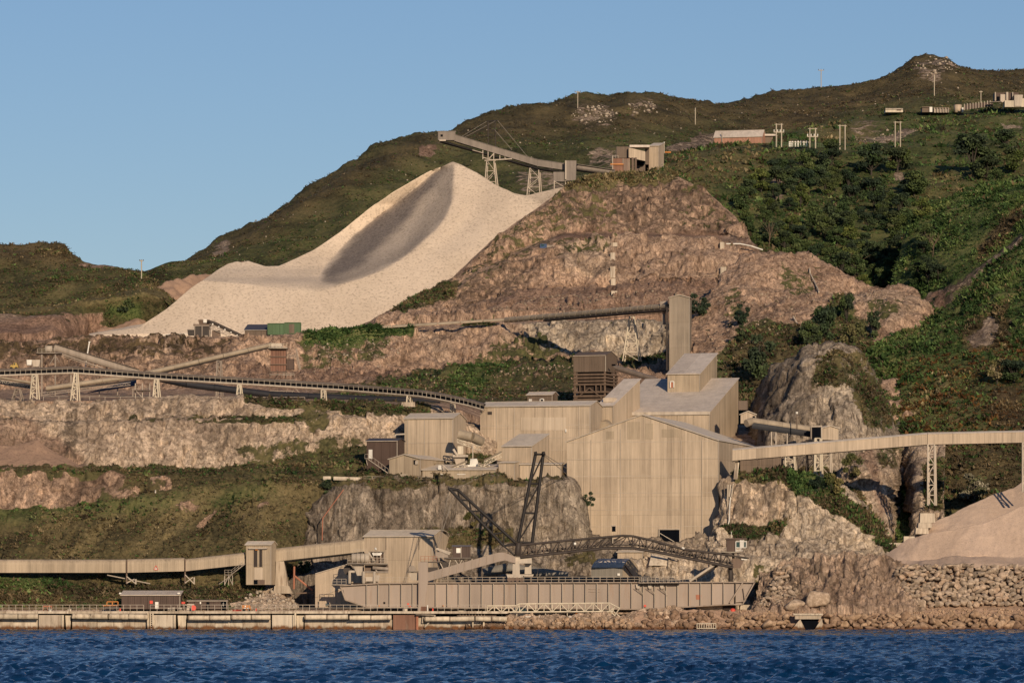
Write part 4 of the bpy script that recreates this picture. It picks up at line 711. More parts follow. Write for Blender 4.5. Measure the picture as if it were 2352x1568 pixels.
T = shed('side_wing', 'lower pale roofed wing left of broad grey roof', 1372, 1408, 1470, 990, 931, 871, 1102, t=24, cols=2, rows=1, ridge='m', base=3, roofmat='clad_roof_grey')
T.box('roof_light', -T.W * .8, -T.W * .2, T.D * .1, T.D * .25, T.He + .9, T.He + 1.9, 'clad_pale')
O = P(1385, 985, 1098); T = Thing('short_conveyor', 'short covered conveyor end between process shed and side wing', 'conveyor', O); tube_path(T, 'round_cover', [P(1388, 982, 1100), P(1410, 966, 1112)], 1.5, 'belt_cover', sec=3); truss(T, [P(1386, 985, 1098), P(1408, 972, 1098)], [P(1386, 992, 1098), P(1408, 978, 1098)], [4], 'steel_grey', .15, .1)
# tall tower with its feed conveyor
T = shed('lift_tower', 'tall narrow tan tower at end of ribbed conveyor', 1537, 1583, 1589, 880, 683, 677, 1240, t=8, cols=2, rows=5, ridge='y', base=10, D=6, mat='clad_dim')
T.beam('ladder_rail', P(1531, 705, 1240), P(1531, 850, 1240), .25, 'steel_dark'); T.beam('ladder_rail', P(1534, 705, 1240), P(1534, 850, 1240), .25, 'steel_dark')
O = P(1160, 740, 1305); T = Thing('ribbed_conveyor', 'long ribbed tube conveyor rising to the tall tower', 'conveyor', O)
a, b, c = P(692, 764, 1298), P(1162, 735, 1303), P(1535, 703, 1244)
tube_path(T, 'tube_section', [a, b], .55, 'belt_cover', sec=6, top_only=True); tube_path(T, 'tube_section', [b, c], .75, 'belt_cover', sec=3)
for k in range(31): p = b.lerp(c, (k + .5) / 31); T.beam('rib', p + V3(0, -.8, -.7), p + V3(0, -.8, .7), .12, 'steel_pale')
T.beam('underside_girder', b.lerp(c, .25) + V3(0, 0, -1.0), c + V3(0, 0, -1.1), 1.3, 'steel_dark', .5); T.beam('lower_chord', b.lerp(c, .5) + V3(0, -.6, -1.9), c + V3(0, -.6, -1.6), .2, 'steel_brown')
T.beam('head_post', P(1525, 714, 1246), P(1525, 745, 1246), .9, 'steel_grey', .6); T.beam('head_box', P(1516, 700, 1246), P(1534, 698, 1246), 1.2, 'steel_grey', 1.6)
trestle('lattice_trestle', 'tall pale lattice trestle under ribbed conveyor beside white quarry face', 1446, 1454, 726, 1430, 1468, 829, 1262, 'steel_cream', 2.5, 5, .32)
# brown hopper house on a timber stage
T = shed('hopper_house', 'dark brown gabled house on open timber stage', 1317, 1391, 1418, 853, 816, 808, 1180, t=20, cols=4, rows=1, mat='clad_mid', roofmat='clad_mid', roof_over=.1)
on_front(T, 'roof_edge', 1316, 1391, 815, 817.5, 'steel_brown', .1)
W, D = T.W, T.D
for (x, y) in ((-W + .3, .3), (-.3, .3), (-.3, D - .3), (-W + .3, D - .3)): T.beam('stage_post', (x, y, -7.4), (x, y, 0), .45, 'timber', world=False)
for k, z in enumerate((-.7, -1.5, -2.3, -3.1, -5.0, -6.0, -6.8)):
    T.beam('stage_plank', (-W, .05, z), (.2, .05, z), .25, 'timber', .5, world=False); T.beam('stage_plank', (.05, .1, z), (.05, D, z), .25, 'timber', .5, world=False)
T.box('stage_core', -W + .8, -.8, .8, D - .8, -7.4, -.1, 'timber_dark')
for (x0, z0, x1, z1) in ((-W, -7, -W / 2, -4), (-.3, -7, -W / 2, -4)): T.beam('stage_brace', (x0, 0, z0), (x1, 0, z1), .25, 'timber', world=False)
for x in (-W * .8, -W * .65, -W * .3, -W * .15): T.beam('stage_stud', (x, 0, -5), (x, 0, -3.3), .3, 'timber', world=False)
on_front(T, 'dark_opening', 1405, 1414, 836, 840, 'dark_void')
T = Thing('feed_conveyor', 'sloping conveyor from brown hopper house down behind grey roof', 'conveyor', P(1450, 870, 1190)); a, b = P(1404, 841, 1186), P(1506, 872, 1200)
tube_path(T, 'round_cover', [a, b], .7, 'belt_brown', sec=3); truss(T, [a + V3(0, -.8, -.8), b + V3(0, -.8, -.8)], [a + V3(0, -.8, -1.9), b + V3(0, -.8, -1.9)], [9], 'steel_brown', .18, .12)
T = shed('brown_cabin', 'small brown cabin with rounded pale roof behind process shed', 1211, 1268, 1281, 925, 906, 900, 1165, t=20, cols=3, rows=1, mat='clad_mid', roofmat='clad_roof_grey')
on_front(T, 'window', 1215, 1222, 916, 922, 'white_paint'); on_front(T, 'window', 1241, 1249, 916, 922, 'dark_void', frame='white_paint')
T = shed('pale_store', 'low pale store between screen house and process shed', 1062, 1106, None, 1020, 996, 978, 1100, t=4, cols=2, rows=1, D=10, ridge='m', mat='clad_bluegrey', roofmat='clad_roof')
# machinery between the sheds
T = Thing('transfer_conveyor', 'short humped conveyor cover with truss right of screen house', 'conveyor', P(1078, 1020, 1068)); a, b, c = P(1052, 997, 1070), P(1083, 1003, 1070), P(1106, 1014, 1072)
tube_path(T, 'round_cover', [a, b, c], 1.1, 'belt_cover', sec=3); truss(T, [P(1050, 1008, 1068), P(1104, 1025, 1069)], [P(1050, 1016, 1068), P(1104, 1035, 1069)], [6], 'steel_cream', .2, .15); T.beam('post', P(1086, 1020, 1068), P(1086, 1060, 1068), .25, 'steel_pale')
T = Thing('feed_hopper', 'cream hopper on platform beside the screen house', 'hopper', P(1058, 1070, 1066))
def frustum(T, name, u0, u1, v0, w0, w1, v1, Y, mat, dep=3.0, parent=None, k=None):
    a = [P(u0, v0, Y), P(u1, v0, Y)]; b = [P(w0, v1, Y), P(w1, v1, Y)]; k = (.15 if 'hopper' in name or 'chute' in name else 0) if k is None else k; V = [a[0], a[1], a[1] + V3(0, dep, 0), a[0] + V3(0, dep, 0), b[0] + V3(0, dep * k, 0), b[1] + V3(0, dep * k, 0), b[1] + V3(0, dep * (1 - k), 0), b[0] + V3(0, dep * (1 - k), 0)]
    return T.mesh(name, V, [(0,1,2,3),(7,6,5,4),(0,4,5,1),(1,5,6,2),(2,6,7,3),(3,7,4,0)], mat, True, parent)
frustum(T, 'hopper_body', 1042, 1069, 1049, 1048, 1066, 1068, 1066, 'steel_pale'); frustum(T, 'feed_box', 1051, 1064, 1024, 1051, 1064, 1043, 1066, 'steel_cream', 2); frustum(T, 'platform', 1040, 1075, 1044, 1040, 1075, 1049, 1065, 'steel_pale', 4); T.beam('chute', P(1041, 1031, 1065), P(1050, 1045, 1065), .5, 'steel_pale')
T = Thing('white_tank', 'white dust tank with sloping top among the conveyors', 'tank', P(1098, 1075, 1064)); frustum(T, 'tank_base', 1073, 1124, 1067, 1076, 1128, 1074, 1062, 'white_paint', 3); frustum(T, 'tank_body', 1080, 1097, 1056, 1079, 1099, 1067, 1062.5, 'white_paint', 2.5); T.beam('tank_cap', P(1080, 1055.5, 1063.5), P(1096, 1055.5, 1063.5), 1.4, 'white_paint', .5)
for i, (p, q, lab) in enumerate((((1032, 1078), (1073, 1061), 'thin open conveyor rising left of white tank'), ((1098, 1066), (1138, 1079), 'thin open conveyor falling right of white tank'), ((1112, 1060), (1152, 1040), 'inclined covered conveyor entering stepped shed'))):
    T = Thing('open_conveyor', lab, 'conveyor', P(p[0], p[1] + 5, 1061)); a, b = P(*p, 1061), P(*q, 1061); T.beam('belt', a + V3(0, 0, .3), b + V3(0, 0, .3), 1.2, 'belt_cover', .3); truss(T, [a + V3(0, -.7, 0), b + V3(0, -.7, 0)], [a + V3(0, -.7, -.9), b + V3(0, -.7, -.9)], [6], 'steel_cream', .14, .1)
T = Thing('white_fan', 'white fan casing at end of gable shed roof', 'machine', P(1010, 1078, 1058)); frustum(T, 'casing', 1007, 1013, 1068, 1006, 1014, 1078, 1057, 'white_paint', 1); T.beam('pipe', P(1015, 1066, 1057), P(1030, 1080, 1057), .3, 'steel_pale', rnd=True); T.beam('pipe', P(1019, 1070, 1057), P(1019, 1080, 1057), .3, 'steel_pale', rnd=True)
T = Thing('cliff_top_fence', 'thin pale railing along the plant cliff edge', 'fence', P(960, 1104, 1053)); handrail(T, [P(835, 1104, 1053), P(1150, 1106, 1053)], 1.0, 2.0, 'steel_pale', .07)
T = Thing('edge_wall', 'low cream concrete wall at left end of plant terrace', 'wall', P(790, 1106, 1056)); T.beam('wall_block', P(742, 1099, 1056), P(760, 1099, 1056), .6, 'concrete_pale', 1.1); T.beam('wall_block', P(766, 1098, 1056), P(836, 1100, 1056), .6, 'concrete_pale', .8)
# ------------------------------------------------------------------ right-hand conveyors
T = Thing('right_gallery', 'long tan enclosed conveyor gallery crossing the right edge', 'conveyor', P(1700, 1058, 1046))
gallery(T, [P(1683, 1058, 1049), P(2130, 1021, 1046), P(2760, 1008, 1044)], 3.0, px(24, 1046), 'clad_tan', 'clad_roof', 5.2)
trestle('tall_trestle', 'tall thin trestle on concrete block under right gallery', 2131, 2146, 1020, 2131, 2147, 1160, 1044, 'steel_pale', 2.0, 6, .35)
trestle('edge_trestle', 'grey trestle leg at right picture edge under gallery', 2349, 2360, 1016, 2349, 2360, 1130, 1042, 'steel_pale', 2.0, 4, .4)
T = Thing('trestle_block', 'stepped pale concrete block under tall thin trestle', 'foundation', P(2130, 1226, 1045))
for k, (u0, u1, v0, v1) in enumerate(((2114, 2147, 1178, 1200), (2110, 2140, 1200, 1212), (2104, 2132, 1212, 1226))): frustum(T, 'concrete_course', u0, u1, v0, u0 - 1, u1 + 1, v1 - .3, 1043 - .15 * k, 'concrete_pale', 4)
T = Thing('gully_wall', 'low concrete wall blocks at mouth of dark gully', 'wall', P(2065, 1275, 1040))
for k, (u0, u1, v0, v1) in enumerate(((2076, 2101, 1231, 1246), (2036, 2110, 1246, 1262), (2030, 2043, 1250, 1278))): frustum(T, 'concrete_course', u0, u1, v0, u0, u1, v1 - .3, 1040 + .3 * k, 'concrete_pale', 2)
T = Thing('back_conveyor', 'round covered conveyor sloping down behind right gallery', 'conveyor', P(1790, 1000, 1086)); a, b = P(1727, 967, 1084), P(1863, 987, 1088)
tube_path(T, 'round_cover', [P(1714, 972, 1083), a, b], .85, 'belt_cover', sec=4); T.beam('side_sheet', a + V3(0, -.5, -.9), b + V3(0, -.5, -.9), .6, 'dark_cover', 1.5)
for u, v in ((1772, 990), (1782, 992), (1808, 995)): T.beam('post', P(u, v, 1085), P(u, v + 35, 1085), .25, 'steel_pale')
T = shed('transfer_box', 'small tan gabled box where back conveyor meets right gallery', 1888, 1926, None, 1010, 983, 977, 1084, t=-14, cols=3, rows=1, D=5, ridge='y')
frustum(T, 'open_side', 1862, 1887, 981, 1862, 1887, 1007, 1083, 'dark_void', 2); T.beam('corner_post', P(1863, 980, 1082.8), P(1863, 1008, 1082.8), .3, 'steel_grey'); T.beam('corner_post', P(1887, 980, 1082.8), P(1887, 1008, 1082.8), .3, 'steel_pale'); T.beam('roof_edge', P(1862, 980, 1082.8), P(1888, 978, 1082.8), .3, 'steel_pale')
trestle('pale_trestle', 'short pale trestle under right gallery beside brown wall', 1804, 1823, 1046, 1803, 1827, 1085, 1072, 'steel_cream', 2, 3, .3)
trestle('rust_trestle', 'orange lit braced trestle below the transfer box', 1872, 1884, 1006, 1871, 1885, 1099, 1068, 'steel_cream', 2.2, 5, .42)
trestle('side_trestle', 'square grey braced frame right of orange lit trestle', 1886, 1907, 1020, 1886, 1907, 1094, 1072, 'steel_pale', 2.2, 3, .28)
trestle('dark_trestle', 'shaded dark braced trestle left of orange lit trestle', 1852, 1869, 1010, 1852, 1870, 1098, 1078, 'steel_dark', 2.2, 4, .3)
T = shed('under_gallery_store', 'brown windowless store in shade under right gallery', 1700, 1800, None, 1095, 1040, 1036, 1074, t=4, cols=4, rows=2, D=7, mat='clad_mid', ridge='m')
T = shed('terrace_hut', 'tiny tan gabled hut at top of back conveyor', 1701, 1736, None, 972, 951, 944, 1092, t=4, cols=2, rows=1, D=3, ridge='y'); on_front(T, 'vent', 1729, 1734, 955, 962, 'dark_void')
T = Thing('brown_container', 'brown shipping container beside terrace hut', 'container', P(1707, 942, 1098)); frustum(T, 'container_body', 1697, 1717, 920, 1697, 1717, 941, 1098, 'clad_mid', 3); T.beam('corner_post', P(1697, 920, 1097.9), P(1697, 941, 1097.9), .15, 'steel_brown'); T.beam('corner_post', P(1717, 920, 1097.9), P(1717, 941, 1097.9), .15, 'steel_brown')
T = Thing('lamp_post', 'short lamp post with pale head in front of grey knoll', 'lamp post', P(1830, 985, 1084)); T.beam('post', P(1830, 985, 1082), P(1830, 950, 1082), .2, 'steel_brown'); T.beam('lamp_head', P(1827.5, 948, 1082), P(1832.5, 948, 1082), .5, 'white_paint', .5)
T = Thing('white_hose', 'white pipe hanging down cliff right of largest shed', 'pipe', P(1665, 1240, 1047))
hp = [P(1684, 1112, 1050), P(1679, 1130, 1048), P(1676, 1160, 1046), P(1675, 1195, 1044), P(1668, 1222, 1043), P(1660, 1236, 1043)]
for a, b in zip(hp, hp[1:]): T.beam('pipe_length', a, b, .28, 'white_paint', rnd=True)
T = Thing('shed_pipes', 'three upright pipes on right corner of largest shed', 'pipe', P(1677, 1195, 1046))
for k in range(3): T.beam('pipe', P(1672 + k * 6, 1112, 1047), P(1670 + k * 5, 1140 + (k == 0) * 50, 1047), .4, 'concrete_pale', rnd=True)
for k in range(3): T.beam('upper_pipe', P(1690 + k * 3.3, 1060, 1049), P(1686 + k * 3, 1100, 1049), .32, 'concrete_pale', rnd=True)
# ================================================================== left plant: long conveyor, tubes, hopper
T = Thing('long_conveyor', 'long open belt conveyor on trestles along the lower cliff top', 'conveyor', P(500, 915, 1112))
LB = [(-500, 868), (-120, 851), (0, 847), (168, 841), (395, 857), (620, 870), (790, 880.5), (880, 887.5), (960, 894), (1000, 900), (1036, 907), (1075, 915.5), (1112, 926)]
YB = lambda u: 1112 - 18 * max(0, (u - 800) / 312)
bt = [P(u, v, YB(u)) for u, v in LB]; zz = V3(0, 0, 1)
for a, b in zip(bt, bt[1:]):
    n = max(1, round((b - a).length / 8))
    for j in range(n):
        p, q = a.lerp(b, j / n), a.lerp(b, (j + 1) / n - .003); T.beam('belt_cover', p + zz * -.3, q + zz * -.3, 1.3, 'belt_brown', .55)
    T.beam('side_girder', a + V3(0, -1.1, -1.55), b + V3(0, -1.1, -1.55), .15, 'steel_pale', .28); T.beam('side_girder', a + V3(0, 1.1, -1.55), b + V3(0, 1.1, -1.55), .15, 'steel_grey', .28); T.beam('walkway', a + V3(0, -.6, -1.45), b + V3(0, -.6, -1.45), .9, 'steel_brown', .06); T.beam('dark_panel', a + V3(0, .9, -1.0), b + V3(0, .9, -1.0), .05, 'dark_cover', .85); T.beam('lower_chord', a + V3(0, -.9, -1.95), b + V3(0, -.9, -1.95), .12, 'steel_brown')
    n = max(1, round((b - a).length / 1.25))
    for j in range(n): p = a.lerp(b, j / n); T.beam('post', p + V3(0, -1.12, -1.5), p + V3(0, -1.12, -.45), .09, 'steel_pale')
    T.beam('rail', a + V3(0, -1.12, -.62), b + V3(0, -1.12, -.62), .07, 'steel_pale')
for i, (t0, t1, vt, b0, b1, vb, lab) in enumerate(((74, 83, 860, 69, 85, 917, 'tall cream trestle nearest left edge under long conveyor'), (171, 176, 857, 162, 178, 920, 'tallest cream trestle at bend of long conveyor'), (355, 361, 871, 351, 364, 917, 'cream trestle near dark blue cover under long conveyor'), (546, 551, 883, 542, 554, 921, 'cream trestle left of rusty hopper under long conveyor'), (738, 745, 895, 738, 746, 924, 'short cream trestle right of rusty hopper'), (935, 942, 909, 934, 943, 924, 'stub cream trestle on concrete pad above screen house'), (1035, 1042, 925, 1034, 1042, 955, 'last cream trestle before process shed'))):
    trestle('conveyor_trestle', lab, t0, t1, vt, b0, b1, vb, 1110 if b0 < 900 else 1103, 'steel_cream', 1.6, max(1, int((vb - vt) / 14)), .3, 'trestles of the long conveyor')
T = Thing('trestle_pad', 'pale concrete pad under stub trestle above screen house', 'foundation', P(938, 934, 1102)); frustum(T, 'pad', 923, 952, 923, 921, 954, 934, 1101, 'concrete', 4)
T = Thing('left_tube_conveyor', 'tan tube conveyor climbing to the rusty hopper', 'conveyor', P(360, 905, 1160)); tube_path(T, 'tube_section', [P(106, 892, 1158), P(300, 865, 1160), P(400, 843, 1162), P(626, 791, 1166)], .58, 'belt_cover', sec=7)
T.beam('girder', P(106, 900, 1158), P(300, 874, 1160), .9, 'steel_dark', .4); T.beam('girder', P(300, 874, 1160), P(620, 798, 1166), .9, 'steel_dark', .35)
truss(T, [P(85, 903, 1155), P(300, 878, 1157)], [P(85, 909, 1155), P(300, 884, 1157)], [18], 'steel_grey', .15, .1)
trestle('tube_trestle', 'lattice leg under left tube conveyor', 498, 506, 828, 496, 508, 918, 1160, 'steel_grey', 1.6, 6, .25)
T = Thing('box_conveyor', 'grey box conveyor sloping down right from railed platform', 'conveyor', P(128, 850, 1182)); a, b = P(124, 798, 1182), P(318, 857, 1186)
T.beam('side_sheet', a, b, 1.4, 'steel_grey', px(15, 1182)); T.beam('cover_edge', a + zz * px(8.2, 1182), b + zz * px(8.2, 1182), 1.7, 'belt_brown', .2); T.beam('lower_girder', P(139, 812, 1180), P(236, 845, 1182), .3, 'steel_grey'); T.beam('lower_girder', P(139, 816, 1180), P(215, 842, 1182), .15, 'steel_grey')
T = Thing('railed_platform', 'railed steel platform at head of grey box conveyor', 'platform', P(110, 850, 1176)); T.beam('deck', P(85, 812, 1177), P(141, 812, 1177), 4, 'steel_grey', .5); handrail(T, [P(86, 810, 1175), P(126, 810, 1175)], 1.0, 1.0, 'steel_pale', .08, 3)
for u in (96, 127): T.beam('post', P(u, 814, 1175), P(u, 915, 1175), .35, 'steel_grey')
T.beam('brace', P(113, 838, 1175), P(126, 818, 1175), .18, 'steel_grey'); T.beam('brace', P(127, 818, 1175), P(137, 832, 1175), .18, 'steel_grey'); T.beam('machine_box', P(104, 801, 1178), P(120, 801, 1178), 1.6, 'steel_pale', 1.4); T.beam('post', P(158, 822, 1178), P(158, 915, 1178), .3, 'steel_brown'); T.beam('post', P(163, 860, 1172), P(163, 915, 1172), .25, 'steel_pale')
T = Thing('blue_tank', 'pale blue and white tank left of railed platform', 'tank', P(78, 845, 1172)); frustum(T, 'tank_body', 73, 92, 826, 76, 90, 842, 1172, 'steel_pale', 2.5); frustum(T, 'white_vessel', 61, 73, 826, 62, 72, 838, 1171, 'white_paint', 2); T.beam('tank_leg', P(75, 838, 1171), P(75, 848, 1171), .2, 'steel_grey'); T.beam('tank_leg', P(90, 838, 1171), P(90, 848, 1171), .2, 'steel_grey')
T = Thing('yellow_loader', 'small yellow machine behind left end of long conveyor', 'vehicle', P(32, 846, 1170)); frustum(T, 'body', 24, 41, 838, 23, 41, 845, 1170, 'yellow_paint', 2.2); cb = frustum(T, 'cab', 31, 38, 833, 30, 39, 838, 1170.3, 'yellow_paint', 1.6); frustum(T, 'window', 32, 34.5, 834, 32, 34.5, 837, 1170.1, 'glass', .2, cb)
for u in (26, 37): T.beam('wheel', P(u, 846, 1170.2), P(u, 846, 1169.8), .8, 'rubber', rnd=True)
T = Thing('low_conveyor', 'low truss conveyor at left edge below long conveyor', 'conveyor', P(40, 905, 1120)); a, b = P(-60, 857, 1124), P(72, 879, 1124); T.beam('belt_cover', a, b, 1.2, 'belt_cover', .6); truss(T, [P(-60, 862, 1122), P(72, 884, 1122)], [P(-60, 872, 1122), P(72, 892, 1122)], [14], 'steel_pale', .15, .12); T.beam('dark_sheet', P(-60, 868, 1124), P(72, 889, 1124), .1, 'dark_cover', .9)
for (u0, u1, v0, u2, u3, v1) in ((35, 44, 893, 27, 50, 918),): trestle('', '', u0, u1, v0, u2, u3, v1, 1116, 'steel_grey', 1.2, 2, .25, root=T)
T = Thing('dark_blue_cover', 'dark blue long conveyor cover in shade below tube conveyor', 'conveyor', P(260, 905, 1168)); V = [P(200, 902, 1166), P(312, 885, 1166), P(312, 868, 1166), P(300, 872, 1166)]; V += [v + V3(0, 2, 0) for v in V]; T.mesh('cover', V, [(0,1,2,3),(7,6,5,4),(0,4,5,1),(1,5,6,2),(2,6,7,3),(3,7,4,0)], 'blue_paint', True)
for u in (228, 270, 305): T.beam('post', P(u, 892, 1165.5), P(u, 918, 1165.5), .3, 'steel_grey')
T = Thing('dark_conveyor', 'black covered conveyor dipping behind the long conveyor', 'conveyor', P(520, 912, 1150)); tube_path(T, 'cover_section', [P(362, 868, 1152), P(430, 882, 1150), P(620, 906, 1148), P(800, 915, 1145), P(1010, 922, 1140)], .85, 'dark_cover', sec=8)
T = Thing('stair_tower', 'small railed stair platform beside blue cover', 'platform', P(327, 918, 1150))
for u in (311, 327, 344): T.beam('post', P(u, 880, 1150), P(u, 918, 1150), .25, 'steel_pale')
T.beam('deck', P(309, 897, 1150), P(345, 897, 1150), 2, 'steel_grey', .25); handrail(T, [P(309, 896, 1148.8), P(345, 896, 1148.8)], 1.0, .9, 'steel_pale', .06, 2); T.beam('brace', P(313, 898, 1149), P(330, 916, 1149), .15, 'steel_pale')
T = Thing('rusty_hopper', 'rusty red brown hopper house on steel legs with white railed top', 'hopper', P(640, 920, 1160))
for j, (v0, v1) in enumerate(((804, 818), (820, 836), (838, 853))): 
    for i in range(6): frustum(T, 'rust_panel', 621.5 + i * 5.95, 627 + i * 5.95, v0, 621.5 + i * 5.95, 627 + i * 5.95, v1, 1160, 'clad_rust', 3.5)
for v in (803, 819, 837, 853.5): T.beam('waling', P(619, v, 1159.8), P(659, v, 1159.8), .25, 'steel_brown')
frustum(T, 'side_box', 658, 675, 824, 658, 675, 848, 1161, 'clad_brown', 3); T.beam('top_deck', P(617, 800.5, 1161), P(660, 800.5, 1161), 4.2, 'steel_cream', .45); handrail(T, [P(619, 799, 1159.2), P(659, 799, 1159.2)], 1.0, .8, 'steel_cream', .07, 2); frustum(T, 'head_machine', 624, 646, 788, 621, 650, 799, 1161, 'steel_pale', 2)
for u in (620, 637, 657, 673): T.beam('leg', P(u, 850, 1160), P(u, 922, 1160), .3, 'steel_brown')
for (u0, v0, u1, v1) in ((620, 922, 637, 898), (637, 922, 620, 898), (657, 922, 673, 898), (673, 922, 657, 898), (690, 905, 673, 885), (688, 850, 678, 812)): T.beam('brace', P(u0, v0, 1159.5), P(u1, v1, 1159.5), .18, 'steel_grey')
for v in (860, 872, 898): T.beam('cross_beam', P(619, v, 1159.5), P(676, v, 1159.5), .2, 'steel_grey')
handrail(T, [P(650, 866, 1159), P(676, 866, 1159)], 1.0, .9, 'steel_pale', .06, 2); T.beam('stair', P(680, 800, 1160), P(690, 848, 1160), .3, 'steel_grey'); handrail(T, [P(660, 824, 1160), P(676, 824, 1160)], 1.0, .9, 'steel_pale', .06, 2)
T = Thing('leaning_mast', 'leaning pale mast beyond grey box conveyor', 'pole', P(196, 842, 1190)); T.beam('pole', P(196, 842, 1190), P(205.5, 784, 1190), .28, 'white_paint'); T.beam('cross_arm', P(203, 785, 1190), P(208, 785, 1190), .2, 'white_paint', .2)
T = Thing('floor_fence', 'line of short posts on plant floor edge behind lower cliff', 'fence', P(450, 918, 1112)); handrail(T, [P(100, 919, 1113), P(700, 921, 1113)], .9, 3.6, 'steel_pale', .1, 1)
# ------------------------------------------------------------------ bench top: screening plant, shed, containers
T = Thing('mobile_screen', 'dark mobile screening plant at foot of aggregate pile', 'machine', P(480, 775, 1302)); Y = 1302
frustum(T, 'frame_box', 447, 482, 748, 447, 482, 774, Y, 'steel_dark', 3)
for u in (447, 464, 481): T.beam('frame_post', P(u, 747, Y - .1), P(u, 775, Y - .1), .3, 'steel_grey')
T.beam('frame_beam', P(446, 748, Y - .1), P(483, 748, Y - .1), .3, 'steel_grey'); frustum(T, 'hopper', 455, 481, 734, 458, 479, 747, Y, 'steel_brown', 3); frustum(T, 'white_plate', 467, 475, 733, 467, 475, 741, Y - .2, 'white_paint', .3); frustum(T, 'deck', 444, 484, 744, 444, 484, 747.5, Y - .2, 'steel_brown', 3.4)
T.beam('discharge_conveyor', P(477, 738, Y), P(494, 743, Y), 1.2, 'steel_dark', .9); T.beam('discharge_conveyor', P(494, 743, Y), P(556, 772, Y), 1.2, 'steel_dark', .9); truss(T, [P(482, 744, Y - .7), P(552, 774, Y - .7)], [P(482, 754, Y - .7), P(530, 774, Y - .7)], [7], 'steel_grey', .18, .12)
frustum(T, 'engine_box', 487, 505, 759, 486, 506, 774, Y - .3, 'steel_brown', 2); frustum(T, 'tail_box', 430, 446, 757, 432, 446, 770, Y, 'steel_dark', 2); frustum(T, 'chute', 470, 478, 770, 465, 472, 786, Y - 1.5, 'steel_grey', 1)
for k in range(5): frustum(T, 'guard_plate', 487 + k * 14, 490 + k * 14, 742.5 + k * 6.4, 487 + k * 14, 490 + k * 14, 746 + k * 6.4, Y - .75, 'white_paint', .1)
T = shed('blue_roof_shed', 'grey shed with dark blue roof beside green containers', 562, 613, None, 772, 758, 746, 1303, t=4, cols=4, rows=1, D=8, ridge='m', mat='clad_mid', roofmat='clad_bluegrey')
for k, (u0, u1, v0, v1, mt, lab) in enumerate(((615, 652.5, 743, 768, 'clad_green', 'light green container next to blue roofed shed'), (653.5, 691, 741, 766, 'clad_green', 'dark green container with brown patch at right of pair'))):
    T = Thing('green_container', lab, 'container', P((u0 + u1) / 2, v1, 1302), 0, 'green containers on the bench'); frustum(T, 'container_body', u0, u1, v0, u0, u1, v1, 1302, mt, 3)
    for u in (u0, u1): T.beam('corner_post', P(u, v0, 1301.9), P(u, v1, 1301.9), .2, 'clad_green')
    for v in (v0, v1): T.beam('edge_rail', P(u0, v, 1301.9), P(u1, v, 1301.9), .2, 'clad_green')
    if k: frustum(T, 'brown_patch', 664, 676, 744, 664, 676, 765, 1301.85, 'clad_mid', .1)
    else:
        for i in range(4): frustum(T, 'door_panel', u0 + 1 + i * 9, u0 + 9.5 + i * 9, 744.5, u0 + 1 + i * 9, u0 + 9.5 + i * 9, 767, 1301.85, 'clad_green', .1)
T = Thing('bench_barrier', 'pale concrete barrier at toe of aggregate pile', 'barrier', P(420, 778, 1296)); frustum(T, 'barrier_block', 372, 428, 770, 372, 428, 777, 1296, 'concrete_pale', 1); T.beam('barrier_rail', P(370, 769, 1296), P(430, 766, 1296), .2, 'white_paint')
T = Thing('stone_kerb', 'short concrete block near left toe of aggregate pile', 'barrier', P(282, 778, 1330)); frustum(T, 'kerb_block', 270, 294, 771, 270, 294, 777, 1330, 'concrete', 1); frustum(T, 'kerb_cap', 269, 295, 770, 269, 295, 771.2, 1329.9, 'concrete_pale', 1.2)
# ------------------------------------------------------------------ upper stacker
Y = 1490; T = Thing('stacker_conveyor', 'long grey stacker conveyor with boxed head above aggregate pile', 'conveyor', P(1200, 430, Y))
def hv(u): return np.interp(u, [1048, 1320], [310, 378])
a, b, c, d = P(1047, 331, Y), P(1160, 364, Y), P(1240, 390, Y), P(1297, 401, Y)
gallery(T, [P(1044, 325, Y), P(1235, 382.5, Y), P(1300, 392, Y)], 2.6, px(15, Y), 'stacker_grey', 'stacker_grey', 5.5, 'dark_cover', .15)
T.beam('under_frame', P(1012, 325, Y), P(1235, 388, Y), 2.2, 'steel_black', .7); T.beam('under_frame', P(1235, 388, Y), P(1300, 397, Y), 2.2, 'steel_black', .6)
hb = frustum(T, 'head_box', 1006, 1046, 303, 1006, 1046, 322, Y - 1.4, 'stacker_grey', 2.8); frustum(T, 'head_roof', 1005, 1047, 301, 1004, 1048, 303, Y - 1.5, 'stacker_grey', 3); frustum(T, 'head_window', 1012, 1017, 309, 1012, 1017, 314, Y - 1.5, 'dark_void', .2, hb); frustum(T, 'head_platform', 1008, 1024, 321, 1010, 1024, 324, Y - 1.6, 'steel_pale', 3)
T.beam('service_deck', P(1085, 345, Y - 1.6), P(1110, 352, Y - 1.6), .8, 'steel_pale', .3)
for u in (1109, 1121, 1134, 1148, 1160): v = np.interp(u, [1048, 1235], [328, 386]); T.beam('hanger', P(u, v - 2, Y - 1.3), P(u, max(v + 4, 366), Y - 1.3), .25, 'steel_pale')
T.beam('pivot_beam', P(1113, 369, Y - 1.2), P(1176, 365, Y - 1.2), .35, 'steel_pale'); T.beam('pivot_beam', P(1110, 362, Y - 1.2), P(1135, 369, Y - 1.2), .3, 'steel_pale'); T.beam('pivot_brace', P(1122, 366, Y - 1.2), P(1135, 352, Y - 1.2), .3, 'steel_pale')
for u in (1121, 1138): T.beam('mast_leg', P(u, 352, Y + (u - 1130) * .1), P(u - (u > 1130) * 1, 279, Y + (u - 1130) * .1), .32, 'steel_dark')
